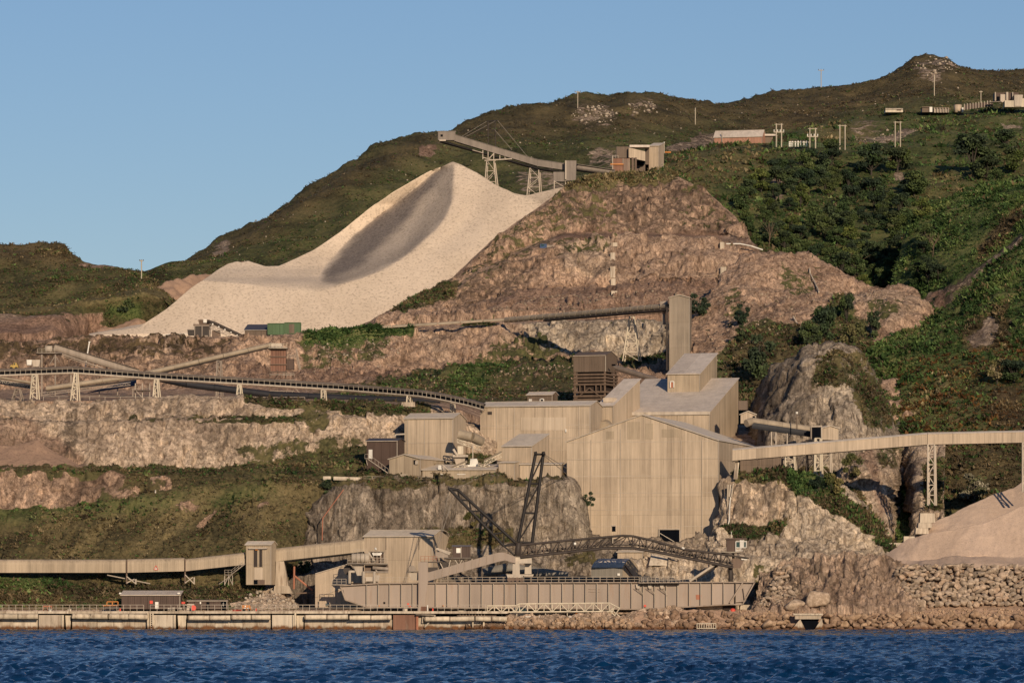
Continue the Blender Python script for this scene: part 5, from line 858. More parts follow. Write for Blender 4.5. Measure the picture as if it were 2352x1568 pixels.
T.beam('mast_cap', P(1117, 279.5, Y), P(1144, 277, Y), .4, 'steel_black'); T.beam('mast_cross', P(1121, 299, Y), P(1138, 297, Y), .25, 'steel_dark'); T.beam('mast_cross', P(1121, 318, Y), P(1138, 318, Y), .2, 'steel_dark')
for (p, q) in (((1118, 279), (1055, 317)), ((1138, 278), (1068, 315)), ((1143, 277), (1214, 363)), ((1136, 298), (1176, 345))): T.beam('stay_cable', P(*p, Y - .5), P(*q, Y - .5), .11, 'cable')
for (t0, t1, vt, b0, b1, vb, lab) in ((1118, 1134, 368, 1112, 1141, 442, 'front lattice trestle under stacker conveyor'), (1217, 1237, 386, 1210, 1240, 452, 'rear lattice trestle under stacker conveyor')): trestle('stacker_trestle', lab, t0, t1, vt, b0, b1, vb, Y - .8, 'steel_pale', 2.5, 3, .32, 'stacker trestles')
T = Thing('stacker_transfer', 'upright grey box house where stacker meets tail conveyor', 'transfer house', P(1305, 432, 1488)); frustum(T, 'upper_box', 1300, 1324, 369, 1300, 1323, 415, 1486, 'stacker_grey', 4); frustum(T, 'side_panel', 1298, 1301, 369, 1298, 1301, 412, 1485.8, 'steel_pale', .4); frustum(T, 'lower_box', 1271, 1298, 395, 1272, 1297, 417, 1486.5, 'stacker_grey', 4)
for u in (1273, 1299, 1319): T.beam('leg', P(u, 415, 1486), P(u, 434, 1486), .3, 'steel_pale')
T.beam('brace', P(1274, 417, 1486), P(1297, 430, 1486), .2, 'steel_pale'); T.beam('brace', P(1319, 418, 1486), P(1300, 430, 1486), .2, 'steel_pale')
T = Thing('tail_conveyor', 'grey tail conveyor running right from transfer house to crusher', 'conveyor', P(1360, 405, 1492)); T.beam('side_sheet', P(1324, 384, 1492), P(1410, 396, 1496), 2, 'stacker_grey', px(11, 1492)); T.beam('cover', P(1324, 378, 1491.5), P(1410, 391, 1495.5), 2.3, 'steel_pale', .2); T.beam('under_frame', P(1324, 391, 1492), P(1410, 402, 1496), 1.6, 'steel_black', .5)
# ------------------------------------------------------------------ crusher on the ridge
T = shed('crusher_house', 'tall tan crusher house with pitched top on the ridge', 1491, 1513, 1523, 395, 335, 329, 1560, t=14, cols=2, rows=1, ridge='m', mat='clad_tan', D=8)
T = Thing('crusher_feed', 'tan box gallery left of crusher house on posts', 'gallery', P(1440, 396, 1552)); frustum(T, 'dark_end', 1416, 1444, 337, 1416, 1444, 363, 1552, 'clad_mid', 5)
V = [P(1444, 339, 1550), P(1482, 348, 1552), P(1482, 370, 1552), P(1444, 362, 1550)]; V += [v + V3(0, 5, 0) for v in V]; T.mesh('side_wall', V, [(3,2,1,0),(4,5,6,7),(0,1,5,4),(1,2,6,5),(2,3,7,6),(3,0,4,7)], 'clad_tan', True)
frustum(T, 'link_wall', 1482, 1491, 338, 1482, 1491, 395, 1558, 'clad_mid', 4); frustum(T, 'roof', 1446, 1492, 333, 1446, 1492, 338, 1553, 'clad_roof_grey', 6); frustum(T, 'lower_wall', 1462, 1490, 378, 1462, 1490, 394, 1558, 'clad_mid', 2); frustum(T, 'void', 1462, 1482, 368, 1462, 1480, 378, 1556, 'dark_void', 2)
for u in (1453, 1460): T.beam('post', P(u, 362, 1550), P(u, 397, 1550), .7, 'steel_brown')
T = Thing('crusher_skip', 'pinkish steel bin with orange edge beneath box gallery', 'bin', P(1425, 397, 1548)); frustum(T, 'bin_body', 1408, 1447, 364, 1408, 1447, 394, 1548, 'rust_brown', 5); frustum(T, 'orange_ledge', 1402, 1432, 376, 1402, 1432, 378.5, 1547.4, 'orange_paint', .6); T.beam('post', P(1407, 358, 1547.8), P(1407, 393, 1547.8), .3, 'steel_pale'); T.beam('post', P(1431, 364, 1547.8), P(1431, 377, 1547.8), .2, 'steel_pale'); handrail(T, [P(1407, 364, 1547.8), P(1420, 364, 1547.8)], .9, .8, 'steel_pale', .1, 1)
for i in range(6): frustum(T, 'corrugation', 1433 + i * 2.4, 1434 + i * 2.4, 365, 1433 + i * 2.4, 1434 + i * 2.4, 393, 1547.8, 'steel_grey', .3)
frustum(T, 'skid', 1420, 1446, 395, 1424, 1446, 398, 1547.5, 'steel_pale', 1)
T = Thing('blue_tarp_frame', 'small blue sheet beside crusher house', 'sheet', P(1520, 345, 1566)); frustum(T, 'sheet', 1513.5, 1519, 333, 1513.5, 1519, 343, 1567.5, 'blue_paint', .4); T.beam('post', P(1522, 334, 1567.5), P(1522, 345, 1567.5), .3, 'steel_pale')
T = Thing('ridge_lamp', 'thin lamp pole with white head right of crusher house', 'lamp post', P(1526, 350, 1575)); T.beam('post', P(1526, 352, 1575), P(1525.5, 329, 1575), .22, 'steel_pale'); T.beam('lamp_head', P(1524, 328, 1575), P(1527, 328, 1575), .5, 'white_paint')
T = Thing('orange_beam', 'short orange steel beam lying right of crusher house', 'beam', P(1534, 352, 1570)); T.beam('beam', P(1527, 350, 1570), P(1541, 350, 1570), .5, 'orange_paint'); T.beam('support', P(1529, 351, 1570), P(1529, 357, 1570), .4, 'steel_dark')
T = shed('brick_shed', 'long pinkish shed with grey roof on the upper terrace', 1640, 1750, 1770, 338, 313, 299, 1690, t=14, cols=6, rows=1, ridge='x', mat='clad_pink', roofmat='clad_roof_grey', D=7); T.beam('flue', (-T.W * .83, -.3, 1.5), (-T.W * .83, -.3, 5.5), .3, 'steel_pale', world=False)
T = Thing('shed_lean_to', 'grey open lean to at right end of pinkish shed', 'lean-to', P(1768, 336, 1692)); frustum(T, 'dark_wall', 1757, 1775, 312, 1757, 1777, 332, 1696, 'clad_mid', 3); frustum(T, 'roof', 1754, 1782, 308, 1756, 1786, 312, 1695, 'clad_roof_grey', 4); T.beam('post', P(1784, 312, 1694.5), P(1784, 334, 1694.5), .3, 'steel_pale')
# ------------------------------------------------------------------ poles and far buildings
def tpole(u, v0, v1, pn, lab, arm=6, Yd=None):
    g = ground(pn, u, v1); Y = g.y; T = Thing('utility_pole', lab, 'utility pole', P(u, v1, Y), 0, 'utility poles on the hill'); T.beam('pole', P(u, v1 + 2, Y), P(u, v0, Y), .36, 'pole_wood', rnd=True)
    if arm: T.beam('cross_arm', P(u - arm, v0 + 2, Y), P(u + arm, v0 + 2, Y), .25, 'pole_wood'); [T.beam('insulator', P(u + s, v0 + 2, Y), P(u + s, v0 - 1, Y), .22, 'steel_dark') for s in (-arm, 0, arm)]
tpole(1327, 210, 247, 'main_hill', 'single T topped pole on central skyline'); tpole(1886, 160, 201, 'main_hill', 'single T topped pole on skyline left of peak'); tpole(1597, 248, 286, 'main_hill', 'bare single pole on hillside behind crusher house', 0); tpole(2146, 172, 220, 'main_hill', 'bare tall pole below the rocky peak', 0); tpole(2253, 209, 252, 'main_hill', 'T topped pole left of hilltop building', 4); tpole(325, 597, 642, 'left_hill', 'single pole in the gap between left hills', 4)
for u0, u1, v0, v1, lab in ((1783, 1795, 284, 334, 'twin wooden pole nearest pinkish shed'), (1860, 1873, 294, 337, 'twin wooden pole beside the substation, shortest of four'), (1929, 1941, 287, 345, 'twin wooden pole third from pinkish shed'), (2056, 2068, 279, 334, 'twin wooden pole farthest right above dark bushes')):
    Y = 1660; T = Thing('twin_pole', lab, 'utility pole', P((u0 + u1) / 2, v1, Y), 0, 'twin poles on the terrace')
    for u in (u0, u1): T.beam('pole', P(u, v1 + 4, Y), P(u, v0, Y), .45, 'pole_wood', rnd=True)
    T.beam('cross_arm', P(u0 - 4, v0 + 2, Y), P(u1 + 4, v0 + 2, Y), .22, 'pole_wood')
    if u0 < 1900: T.beam('cross_arm', P(u0 - 6, v0 + 20, Y), P(u1 + 6, v0 + 20, Y), .35, 'pole_wood'); [T.beam('insulator', P(u, v0 + 19, Y), P(u, v0 + 14, Y), .3, 'white_paint') for u in (u0 - 5, u0 + 3, u1 - 3, u1 + 5)]
T = Thing('substation', 'small pale electrical gear in fenced compound beside twin poles', 'electrical equipment', P(1838, 338, 1668))
for k in range(6): u = 1820 + k * 6.5; T.beam('bushing', P(u, 337, 1668), P(u, 324, 1668), .5, 'white_paint'); T.beam('cap', P(u - 2, 323, 1668), P(u + 2, 323, 1668), .5, 'steel_dark')
T.beam('bus_bar', P(1818, 327, 1668), P(1862, 327, 1668), .3, 'steel_pale'); frustum(T, 'cabinet', 1812, 1820, 325, 1812, 1820, 337, 1668, 'white_paint', 1)
T = Thing('compound_fence', 'green mesh fence around electrical compound', 'fence', P(1820, 340, 1662))
for k in range(26): u = 1775 + k * 5; T.beam('post', P(u, 338, 1662), P(u, 325 + k * .2, 1662), .14, 'clad_green')
for v in (326, 332): T.beam('rail', P(1775, v, 1662), P(1900, v + 5, 1662), .12, 'clad_green')
for nm, lab, ct, u0, u1, v0, v1, mt in (('long_hut', 'low cream hut lit bright on upper ridge', 'hut', 2034, 2074, 249, 258, 'steel_cream'), ('small_hut', 'small grey hut with bright white end on ridge', 'hut', 2118, 2141, 245, 258, 'clad_mid'), ('grey_hut', 'low grey hut with upright ribs on ridge', 'hut', 2144, 2180, 247, 259, 'steel_grey'), ('round_tank', 'tan upright tank between ridge huts', 'tank', 2191, 2209, 240, 258, 'clad_tan')):
    T = Thing(nm, lab, ct, P((u0 + u1) / 2, v1, 1790))
    if nm == 'round_tank': T.beam('tank_body', P(2200, 259, 1792), P(2200, 241, 1792), px(18, 1790), mt, rnd=True); T.beam('tank_lid', P(2200, 241, 1792), P(2200, 240, 1792), px(19, 1790), 'steel_brown', rnd=True); T.beam('side_pipe', P(2211, 258, 1790), P(2211, 247, 1790), .6, 'white_paint')
    else:
        frustum(T, 'body', u0, u1, v0 + 2, u0, u1, v1, 1790, mt, 6); frustum(T, 'roof', u0 + 1, u1 - 1, v0, u0 - 1, u1 + 1, v0 + 2, 1789.5, 'clad_mid' if nm != 'long_hut' else 'steel_pale', 7)
        if nm == 'small_hut': frustum(T, 'white_end', 2135, 2141.5, 246, 2135, 2141.5, 257.5, 1789.4, 'white_paint', .3)
        if nm == 'long_hut': frustum(T, 'window', 2060, 2070, 251, 2060, 2070, 254, 1789.8, 'steel_brown', .2)
        if nm == 'grey_hut': [T.beam('rib', P(2146 + k * 6.5, 248, 1789.6), P(2146 + k * 6.5, 258.5, 1789.6), .3, 'steel_pale') for k in range(6)]
T = Thing('ridge_fence', 'brown panel fence with posts on the ridge', 'fence', P(2245, 256, 1785))
for k in range(10): u = 2215 + k * 6.6; v = 252 - k * .9; frustum(T, 'fence_panel', u, u + 6.2, v - 11, u, u + 6.2, v, 1785, 'clad_brown', .2); T.beam('post', P(u, v + 1, 1784.7), P(u, v - 13, 1784.7), .25, 'steel_pale')
T = Thing('hilltop_plant', 'rusty and cream hilltop plant building at right edge', 'building', P(2320, 246, 1780)); frustum(T, 'cream_base', 2308, 2345, 231, 2308, 2345, 246, 1780, 'steel_cream', 6); frustum(T, 'upper_block', 2284, 2340, 213, 2284, 2340, 232, 1784, 'clad_brown', 5); frustum(T, 'grey_panel', 2298, 2311, 217, 2298, 2311, 235, 1783.5, 'steel_pale', .4); frustum(T, 'side_block', 2330, 2350, 218, 2330, 2346, 244, 1779.5, 'steel_pale', 5)
for u in (2286, 2313, 2326): T.beam('pipe', P(u, 232, 1783), P(u, 212, 1783), 1.0 if u == 2313 else .5, 'steel_pale', rnd=True)
T.beam('platform', P(2270, 236, 1782), P(2300, 234, 1782), 2, 'steel_pale', .3); frustum(T, 'right_block', 2346, 2390, 226, 2346, 2390, 246, 1781, 'steel_cream', 6); frustum(T, 'dark_void_panel', 2290, 2296, 222, 2290, 2296, 232, 1783.6, 'dark_void', .2)
# bits on the rock benches
T = Thing('drill_rig', 'small blue machine parked on the rocky ledge', 'machine', P(1255, 572, 1402)); g = ground('rock_hill', 1255, 566); Y = g.y - 1; frustum(T, 'body', 1241, 1256, 560, 1240, 1256, 570, Y, 'blue_paint', 2); frustum(T, 'boom', 1256, 1274, 563, 1256, 1276, 568, Y, 'steel_grey', 1); frustum(T, 'window', 1243, 1250, 561, 1243, 1250, 565, Y - .1, 'glass', .2)
T = Thing('blue_tent', 'tiny dark blue tent shape on the bench edge', 'tent', P(1422, 553, 1410)); V = [P(1414, 553, 1410), P(1428, 553, 1410), P(1428, 553, 1413), P(1414, 553, 1413), P(1420, 546, 1411.5)]; T.mesh('tent_cover', V, [(0,1,4),(1,2,4),(2,3,4),(3,0,4),(3,2,1,0)], 'blue_paint', True)
def blocks(name, lab, lst, pn):
    g = ground(pn, lst[-1][0], lst[-1][3]); T = Thing(name, lab, 'concrete blocks', g)
    for (u0, u1, v0, v1) in lst: y = ground(pn, (u0 + u1) / 2, (v0 + v1) / 2).y - 1.5; frustum(T, 'concrete_block', u0, u1, v0, u0, u1, v1, y, 'concrete_pale', 4)
blocks('block_column', 'column of pale concrete blocks down the pink quarry face', [(1403,1418,557,566),(1402,1413,580,600),(1402,1413,612,638),(1403,1414,640,655),(1401,1424,658,667),(1404,1424,668,678)], 'rock_hill')
blocks('block_column', 'right column of pale concrete blocks near white pipe', [(1654,1665,556,575),(1655,1668,613,628),(1653,1669,629,640),(1658,1670,642,665)], 'rock_hill')
T = Thing('white_pipe', 'white pipe running from block column across green slope', 'pipe', P(1720, 570, 1405)); hp = [P(1668, 560, 1404), P(1700, 560, 1404), P(1725, 565, 1404), P(1752, 574, 1404)]; [T.beam('pipe_length', a, b, .4, 'white_paint', rnd=True) for a, b in zip(hp, hp[1:])]
for lab, pts, pn in (('curved white hose on upper brown mound', [(1858, 617), (1862, 632), (1870, 648), (1876, 665), (1880, 675)], 'rock_mound'), ('straight white hose low on brown mound', [(1820, 731), (1830, 745), (1845, 763)], 'rock_mound')):
    hp = [ground(pn, *q) + V3(0, -.8, .3) for q in pts]; T = Thing('hose', lab, 'hose', hp[-1]); [T.beam('hose_length', a, b, .4, 'concrete_pale', rnd=True) for a, b in zip(hp, hp[1:])]
T = Thing('rust_pipe', 'rust red pipe running down cliff left of plant', 'pipe', P(740, 1240, 1040)); hp = [P(789, 1124, 1049), P(770, 1150, 1046), P(748, 1180, 1043), P(741, 1190, 1042), P(740, 1240, 1040)]; [T.beam('pipe_length', a, b, .25, 'rust_pink', rnd=True) for a, b in zip(hp, hp[1:])]
T = Thing('marker_post', 'white marker post on the grassy lower slope', 'post', P(357, 1142, 1056)); T.beam('post', P(357, 1142, 1055), P(357, 1125, 1055), .3, 'white_paint'); T.beam('cap', P(355.8, 1126, 1054.9), P(358.2, 1126, 1054.9), .3, 'steel_pale')
T = Thing('white_box', 'small white box on the grassy slope below plant', 'box', P(606, 1118, 1056)); frustum(T, 'box_body', 603, 610, 1110, 603, 610, 1117, 1055, 'white_paint', .6); T.beam('box_leg', P(606, 1117, 1055.2), P(606, 1121, 1055.2), .2, 'steel_pale')
# ================================================================== shore: covered conveyor, transfer tower, drive house
Y = 1026; T = Thing('covered_conveyor', 'long grey covered conveyor with warning triangle above the quay', 'conveyor', P(280, 1340, Y))
def ogallery(T, a, b, h, w, mat, sec):
    """gallery with a rounded top; a and b on the floor line"""
    a, b = Vector(a), Vector(b); L = (b - a).length; k = max(1, round(L / sec)); d = (b - a).normalized(); x = Vector((d.y, -d.x, 0)).normalized(); z = Vector((0, 0, 1))
    prof = [(-w / 2, 0), (-w / 2, h * .62)] + [(-w / 2 * math.cos(q), h * .62 + h * .38 * math.sin(q)) for q in np.linspace(.2, math.pi - .2, 14)] + [(w / 2, h * .62), (w / 2, 0)]
    for j in range(k):
        p, q = a.lerp(b, j / k), a.lerp(b, (j + 1) / k) - d * .02; n = len(prof); V = [p - x * s + z * t for s, t in prof] + [q - x * s + z * t for s, t in prof]
        o = T.mesh('cover_section', V, [(i, i + 1, n + i + 1, n + i) for i in range(n - 1)] + [(n - 1, 0, n, 2 * n - 1), tuple(range(n - 1, -1, -1)), tuple(range(n, 2 * n))], mat, True)
    return x
ogallery(T, P(-500, 1314.5, Y), P(290, 1314.5, Y), px(30.5, Y), 2.6, 'clad_olive', 3.2); ogallery(T, P(293, 1314.5, Y), P(424, 1311, Y), px(31, Y), 2.6, 'clad_olive', 3.2); ogallery(T, P(427, 1311, Y), P(563, 1296, Y), px(28, Y), 2.6, 'clad_olive', 3.2)
for u, v in ((291.5, 1314), (425.5, 1311)): T.beam('joint_band', P(u, v, Y - 1.3), P(u, v - 29, Y - 1.3), .25, 'steel_brown', .2)
V = [P(353.5, 1307.5, Y - 1.36), P(363, 1307.5, Y - 1.36), P(358.2, 1298, Y - 1.36)]; V += [v + V3(0, .04, 0) for v in V]; s_ = T.mesh('warning_sign', V, [(0,1,2),(5,4,3),(0,3,4,1),(1,4,5,2),(2,5,3,0)], 'white_paint', True, label='white warning triangle with red edge')
for a, b in (((353.5, 1307.5), (363, 1307.5)), ((363, 1307.5), (358.2, 1298)), ((358.2, 1298), (353.5, 1307.5))): T.beam('sign_edge', P(*a, Y - 1.38), P(*b, Y - 1.38), .12, 'red_paint', parent=s_)
T.beam('sign_mark', P(358.2, 1305.5, Y - 1.38), P(358.2, 1301.5, Y - 1.38), .1, 'steel_black', parent=s_)
for u0, u1, vt in ((291, 312, 1315), (425, 446, 1311)):
    T.beam('support_leg', P(u0, vt, Y - .8), P(u0, 1340, Y - .8), .32, 'steel_brown'); T.beam('support_leg', P(u1, vt + 14, Y - .8), P(u1, 1341, Y - .8), .3, 'steel_pale'); T.beam('brace', P(u0, 1338, Y - .9), P(u1 - 3, vt + 14, Y - .9), .2, 'steel_pale'); T.beam('brace', P(u0, vt + 8, Y - .9), P(u1, 1340, Y - .9), .2, 'steel_pale')
T.beam('spill_chute', P(246, 1320, Y), P(345, 1340, Y + 1), 1.0, 'steel_pale', .3)
T = Thing('access_stair', 'grey steel stair climbing to the transfer tower', 'stair', P(520, 1345, 1024)); a, b = P(505, 1338, 1023), P(563, 1294, 1023); T.beam('stair_flight', P(530, 1320, 1023), b, .9, 'steel_pale', .25); T.beam('stair_flight', P(503, 1341, 1023), P(530, 1322, 1023), .9, 'steel_pale', .2); T.beam('landing', P(516, 1320, 1023), P(534, 1320, 1023), 1.2, 'steel_pale', .2); handrail(T, [P(516, 1319, 1022.4), P(532, 1319, 1022.4), P(562, 1294, 1022.4)], 1.0, .9, 'steel_pale', .06, 2)
for u in (516, 525, 534): T.beam('post', P(u, 1321, 1022.5), P(u, 1343, 1022.5), .15, 'steel_pale')
T.beam('brace', P(516, 1342, 1022.5), P(525, 1322, 1022.5), .12, 'steel_pale'); T.beam('brace', P(534, 1342, 1022.5), P(525, 1322, 1022.5), .12, 'steel_pale')
T = shed('transfer_tower', 'upright tan tower joining the two covered conveyors above quay', 565, 622, 635, 1342, 1250, 1243, 1022, t=14, cols=3, rows=2, mat='clad_olive', ridge='x')
on_front(T, 'tall_recess', 583, 591, 1262, 1301, 'steel_dark'); on_front(T, 'tall_recess', 596, 602, 1262, 1301, 'steel_dark'); on_front(T, 'canopy', 573, 615, 1257, 1260, 'steel_pale', .6); on_front(T, 'lamp', 587, 593, 1260, 1263, 'orange_paint', .3); on_front(T, 'doorway', 583, 592, 1331, 1341, 'dark_void'); on_front(T, 'doorway', 593, 608, 1331, 1341, 'steel_brown'); on_front(T, 'pale_panel', 584, 604, 1303, 1330, 'clad_pale', .03)
T = Thing('rising_gallery', 'grey covered conveyor rising from transfer tower to drive house', 'conveyor', P(700, 1300, 1026)); ogallery(T, P(630, 1289, 1027), P(836, 1266, 1029), px(30, 1027), 2.8, 'clad_olive', 3.4); T.beam('under_frame', P(640, 1291, 1027), P(836, 1268, 1029), 2.2, 'steel_black', .4)
T = Thing('tower_buttress', 'pale rock and concrete buttress beside transfer tower', 'buttress', P(645, 1345, 1024)); frustum(T, 'buttress', 634, 652, 1288, 632, 662, 1345, 1025, 'concrete', 4); frustum(T, 'footing', 630, 664, 1345, 628, 672, 1362, 1024.5, 'concrete', 5)
T = Thing('rust_strut', 'rust red post and strut in shade left of drive house', 'strut', P(676, 1350, 1028)); T.beam('post', P(676, 1300, 1027), P(675, 1352, 1027), .4, 'rust_pink'); T.beam('strut', P(677, 1322, 1027), P(718, 1355, 1027), .4, 'rust_pink'); T.beam('rail', P(680, 1362, 1027), P(722, 1360, 1027), .3, 'steel_brown')
T = shed('drive_house', 'big tan drive house with rounded right gable behind the loader', 836, 993, 1031, 1330, 1231, 1217, 1034, t=16, cols=5, rows=2, ridge='x', barrel=True, ridge_at=.45, base=1); on_front(T, 'seam', 886, 887, 1231, 1262, 'steel_dark', .02); on_front(T, 'seam', 962, 963, 1231, 1262, 'steel_dark', .02)
T = Thing('sloped_shed', 'tan shed with sloping top at left end of loader hull', 'shed', P(760, 1392, 1020)); V = [P(724, 1394, 1020), P(830, 1394, 1020), P(830, 1290, 1020), P(798, 1296, 1020), P(730, 1314, 1020), P(724, 1319, 1020)]; V += [v + V3(0, 8, 0) for v in V]
T.mesh('wall', V, [tuple(range(5, -1, -1)), tuple(range(6, 12))] + [(i, (i + 1) % 6, 6 + (i + 1) % 6, 6 + i) for i in range(6)], 'clad_tan', True); T.beam('roof_edge', P(724, 1317, 1019.9), P(798, 1295, 1019.9), .2, 'steel_pale'); T.beam('drain_pipe', P(725, 1371, 1019.9), P(783, 1352, 1019.9), .12, 'steel_pale'); T.beam('window', P(748, 1388, 1019.9), P(756, 1388, 1019.9), .1, 'glass', .6)
T = Thing('arched_hut', 'small grey hut with arched roof behind loader railing', 'hut', P(1410, 1330, 1024)); a0 = P(1358, 1325, 1022); a1 = P(1430, 1325, 1021); dd = (P(1466, 1325, 1029) - a1); zz = V3(0, 0, 1); prof = [(0, 0), (0, 2.1), (.12, 2.9), (.3, 3.6), (.5, 4.0), (.7, 3.6), (.88, 2.9), (1, 2.1), (1, 0)]
V = [a0 + dd * s + zz * t for s, t in prof] + [a1 + dd * s + zz * t for s, t in prof]; n = len(prof)
for i in range(n - 1): T.mesh('wall_sheet' if i in (0, n - 2) else 'roof_sheet', [V[i], V[i + 1], V[n + i + 1], V[n + i]] + [v + V3(0, .02, -.06) for v in (V[i], V[i + 1], V[n + i + 1], V[n + i])], [(0,1,2,3),(7,6,5,4),(0,4,5,1),(1,5,6,2),(2,6,7,3),(3,7,4,0)], 'clad_roof_grey' if 0 < i < n - 2 else 'clad_sage', True)
T.mesh('end_wall', V[n:], [tuple(range(n))], 'clad_olive', True); T.beam('brace', P(1436, 1299, 1021), P(1452, 1322, 1024), .25, 'steel_brown'); frustum(T, 'white_sign', 1418, 1424, 1316, 1418, 1424, 1321, 1020.8, 'white_paint', .1)
T = Thing('belt_tunnel', 'dark rounded tunnel cover tapering right behind loader legs', 'conveyor', P(1200, 1325, 1030)); tube_path(T, 'cover_section', [P(1110, 1316, 1031), P(1165, 1304, 1031), P(1305, 1324, 1031)], 1.1, 'clad_sage', sec=6)
T = shed('rear_store', 'low tan store below largest shed behind the boom', 1418, 1476, 1486, 1325, 1267, 1264, 1036, t=14, cols=3, rows=1, ridge='m', mat='clad_tan')
T = Thing('access_ramp', 'pale concrete ramp edge below largest shed doorway', 'ramp', P(1545, 1300, 1034)); V = [P(1498, 1266, 1036), P(1560, 1282, 1034), P(1572, 1298, 1033), P(1490, 1298, 1033)]; V += [v + V3(0, 4, 0) for v in V]; T.mesh('ramp_wall', V, [(3,2,1,0),(4,5,6,7),(0,1,5,4),(1,2,6,5),(2,3,7,6),(3,0,4,7)], 'concrete_pale', True); T.beam('ramp_kerb', P(1490, 1266, 1033), P(1560, 1284, 1032), .4, 'concrete')
# ================================================================== ship loader
Y = 1010; T = Thing('ship_loader', 'huge grey ribbed steel ship loader with black mast and boom', 'ship loader', P(1250, 1408, Y)); SL = T
top = [(781, 1343), (800, 1342), (869, 1338), (1000, 1336.5), (1734, 1335)]; bot = [(793, 1377), (842, 1393.5), (1467, 1398.5), (1541, 1395), (1675, 1387.6), (1706, 1387.6)]
tv = lambda u: np.interp(u, [p[0] for p in top], [p[1] for p in top]); bv = lambda u: np.interp(u, [p[0] for p in bot], [p[1] for p in bot])
ribs = [786.0] + [842 + 26.45 * k for k in range(33)] ; ribs = [r for r in ribs if r < 1690] + [1689.0]
for i in range(len(ribs) - 1):
    a, b = ribs[i] + (.6 if i else 0), ribs[i + 1] - .6
    if i == 0: V = [P(786, 1345, Y), P(b, tv(b) + 3, Y), P(b, bv(b), Y), P(795, 1378, Y)]
    else: V = [P(a, tv(a) + 3, Y), P(b, tv(b) + 3, Y), P(b, bv(b), Y), P(a, bv(a), Y)]
    V += [v + V3(0, .2, 0) for v in V]; T.mesh('hull_panel', V, [(3,2,1,0),(4,5,6,7),(0,1,5,4),(1,2,6,5),(2,3,7,6),(3,0,4,7)], 'hull_grey', True)
    T.beam('rib', P(ribs[i + 1], tv(ribs[i + 1]) + 3, Y - .15), P(ribs[i + 1], bv(ribs[i + 1]), Y - .2), .2, 'steel_pale', .6)
V = [P(690, 1, Y)] and [P(1689, 1338, Y), P(1734, 1335, Y + .2), P(1706, 1387.6, Y + .2), P(1689, 1387.6, Y)]; V += [v + V3(0, .2, 0) for v in V]; T.mesh('hull_panel', V, [(3,2,1,0),(4,5,6,7),(0,1,5,4),(1,2,6,5),(2,3,7,6),(3,0,4,7)], 'hull_grey', True)
for (p, q, w) in (((1734, 1335), (1705, 1388), .5), ((1706, 1337), (1676, 1384), .55), ((1690, 1381), (1712, 1379), .3), ((1708, 1350), (1712, 1378), .35)): T.beam('end_brace', P(*p, Y - .3), P(*q, Y - .3), w, 'hull_rib', .3)
for pts in (top, bot):
    for (u0, v0), (u1, v1) in zip(pts, pts[1:]): T.beam('flange', P(u0, v0 + (1.5 if pts is top else 0), Y - .2), P(u1, v1 + (1.5 if pts is top else 0), Y - .2), .7, 'hull_rib', .3)
T.beam('stem', P(781, 1343, Y - .1), P(794, 1378, Y - .1), .35, 'hull_rib'); T.beam('stem', P(794, 1378, Y - .1), P(842, 1394, Y - .1), .35, 'hull_rib')
V = [P(786, 1346, Y + .3), P(1733, 1338, Y + .3), P(1705, 1387, Y + .3), P(842, 1393, Y + .3), P(795, 1377, Y + .3)]; V += [v + V3(0, 7, 0) for v in V]; T.mesh('hull_core', V, [(4,3,2,1,0),(5,6,7,8,9)] + [(i, (i + 1) % 5, 5 + (i + 1) % 5, 5 + i) for i in range(5)], 'steel_dark', True)
handrail(T, [P(870, 1338, Y), P(1600, 1336, Y)], 1.15, 1.45, 'steel_pale', .07, 2, 'deck_post', 'deck_rail'); handrail(T, [P(1000, 1337, Y + 5), P(1600, 1336, Y + 5)], 1.15, 2.9, 'steel_grey', .07, 2, 'deck_post', 'deck_rail'); T.beam('deck', P(800, 1339, Y + 4), P(1730, 1336, Y + 4), 6.5, 'steel_brown', .15)
T.beam('bow_platform', P(762, 1343, Y + 1), P(800, 1343, Y + 1), 2, 'steel_pale', .25); handrail(T, [P(763, 1342, Y), P(795, 1342, Y)], 1.2, 1.0, 'steel_pale', .08, 3, 'deck_post', 'deck_rail'); T.beam('bow_strut', P(760, 1346, Y), P(760, 1360, Y), .2, 'steel_pale')
for u in (871, 1018, 1154): frustum(T, 'lamp', u - 1, u + 1, 1388, u - 1, u + 1, 1392, Y - .5, 'orange_paint', .2)
for u0, v0 in ((935, 1384.5), (938.5, 1391)): frustum(T, 'red_marking', u0, u0 + 5, v0, u0, u0 + 5, v0 + 4.5, Y - .06, 'red_paint', .05)
frustum(T, 'red_marking', 1598, 1611, 1365, 1599, 1610, 1376, Y - .06, 'rust_pink', .05); frustum(T, 'red_marking', 1479, 1484, 1388, 1479, 1484, 1393, Y - .4, 'red_paint', .2); frustum(T, 'port_hole', 880.5, 885, 1381.5, 880.5, 885, 1386, Y - .05, 'dark_void', .06)
for k in range(3):                                       # brackets under the side walkway
    u = 1460 + k * 27.6; T.beam('bracket', P(u, 1347, Y - 1.4), P(u + 17, 1367, Y - .2), .14, 'steel_grey'); frustum(T, 'bracket_box', u, u + 9, 1341, u + 2, u + 9, 1352, Y - .6, 'steel_pale', .5); T.beam('bracket', P(u + 8, 1350, Y - .9), P(u + 17, 1365, Y - .3), .12, 'steel_pale')
T.beam('side_walkway', P(1468, 1340, Y - 1), P(1562, 1339, Y - 1), 1.2, 'steel_dark', .25); handrail(T, [P(1468, 1339, Y - 1.5), P(1562, 1338, Y - 1.5)], 1.15, .9, 'steel_pale', .08, 3, 'deck_post', 'deck_rail')
for u0, u1, v0, v1 in ((1352, 1378, 1352, 1352), (1352, 1378, 1358, 1358)): T.beam('rung', P(u0, v0, Y - .1), P(u1, v1, Y - .1), .1, 'hull_rib')
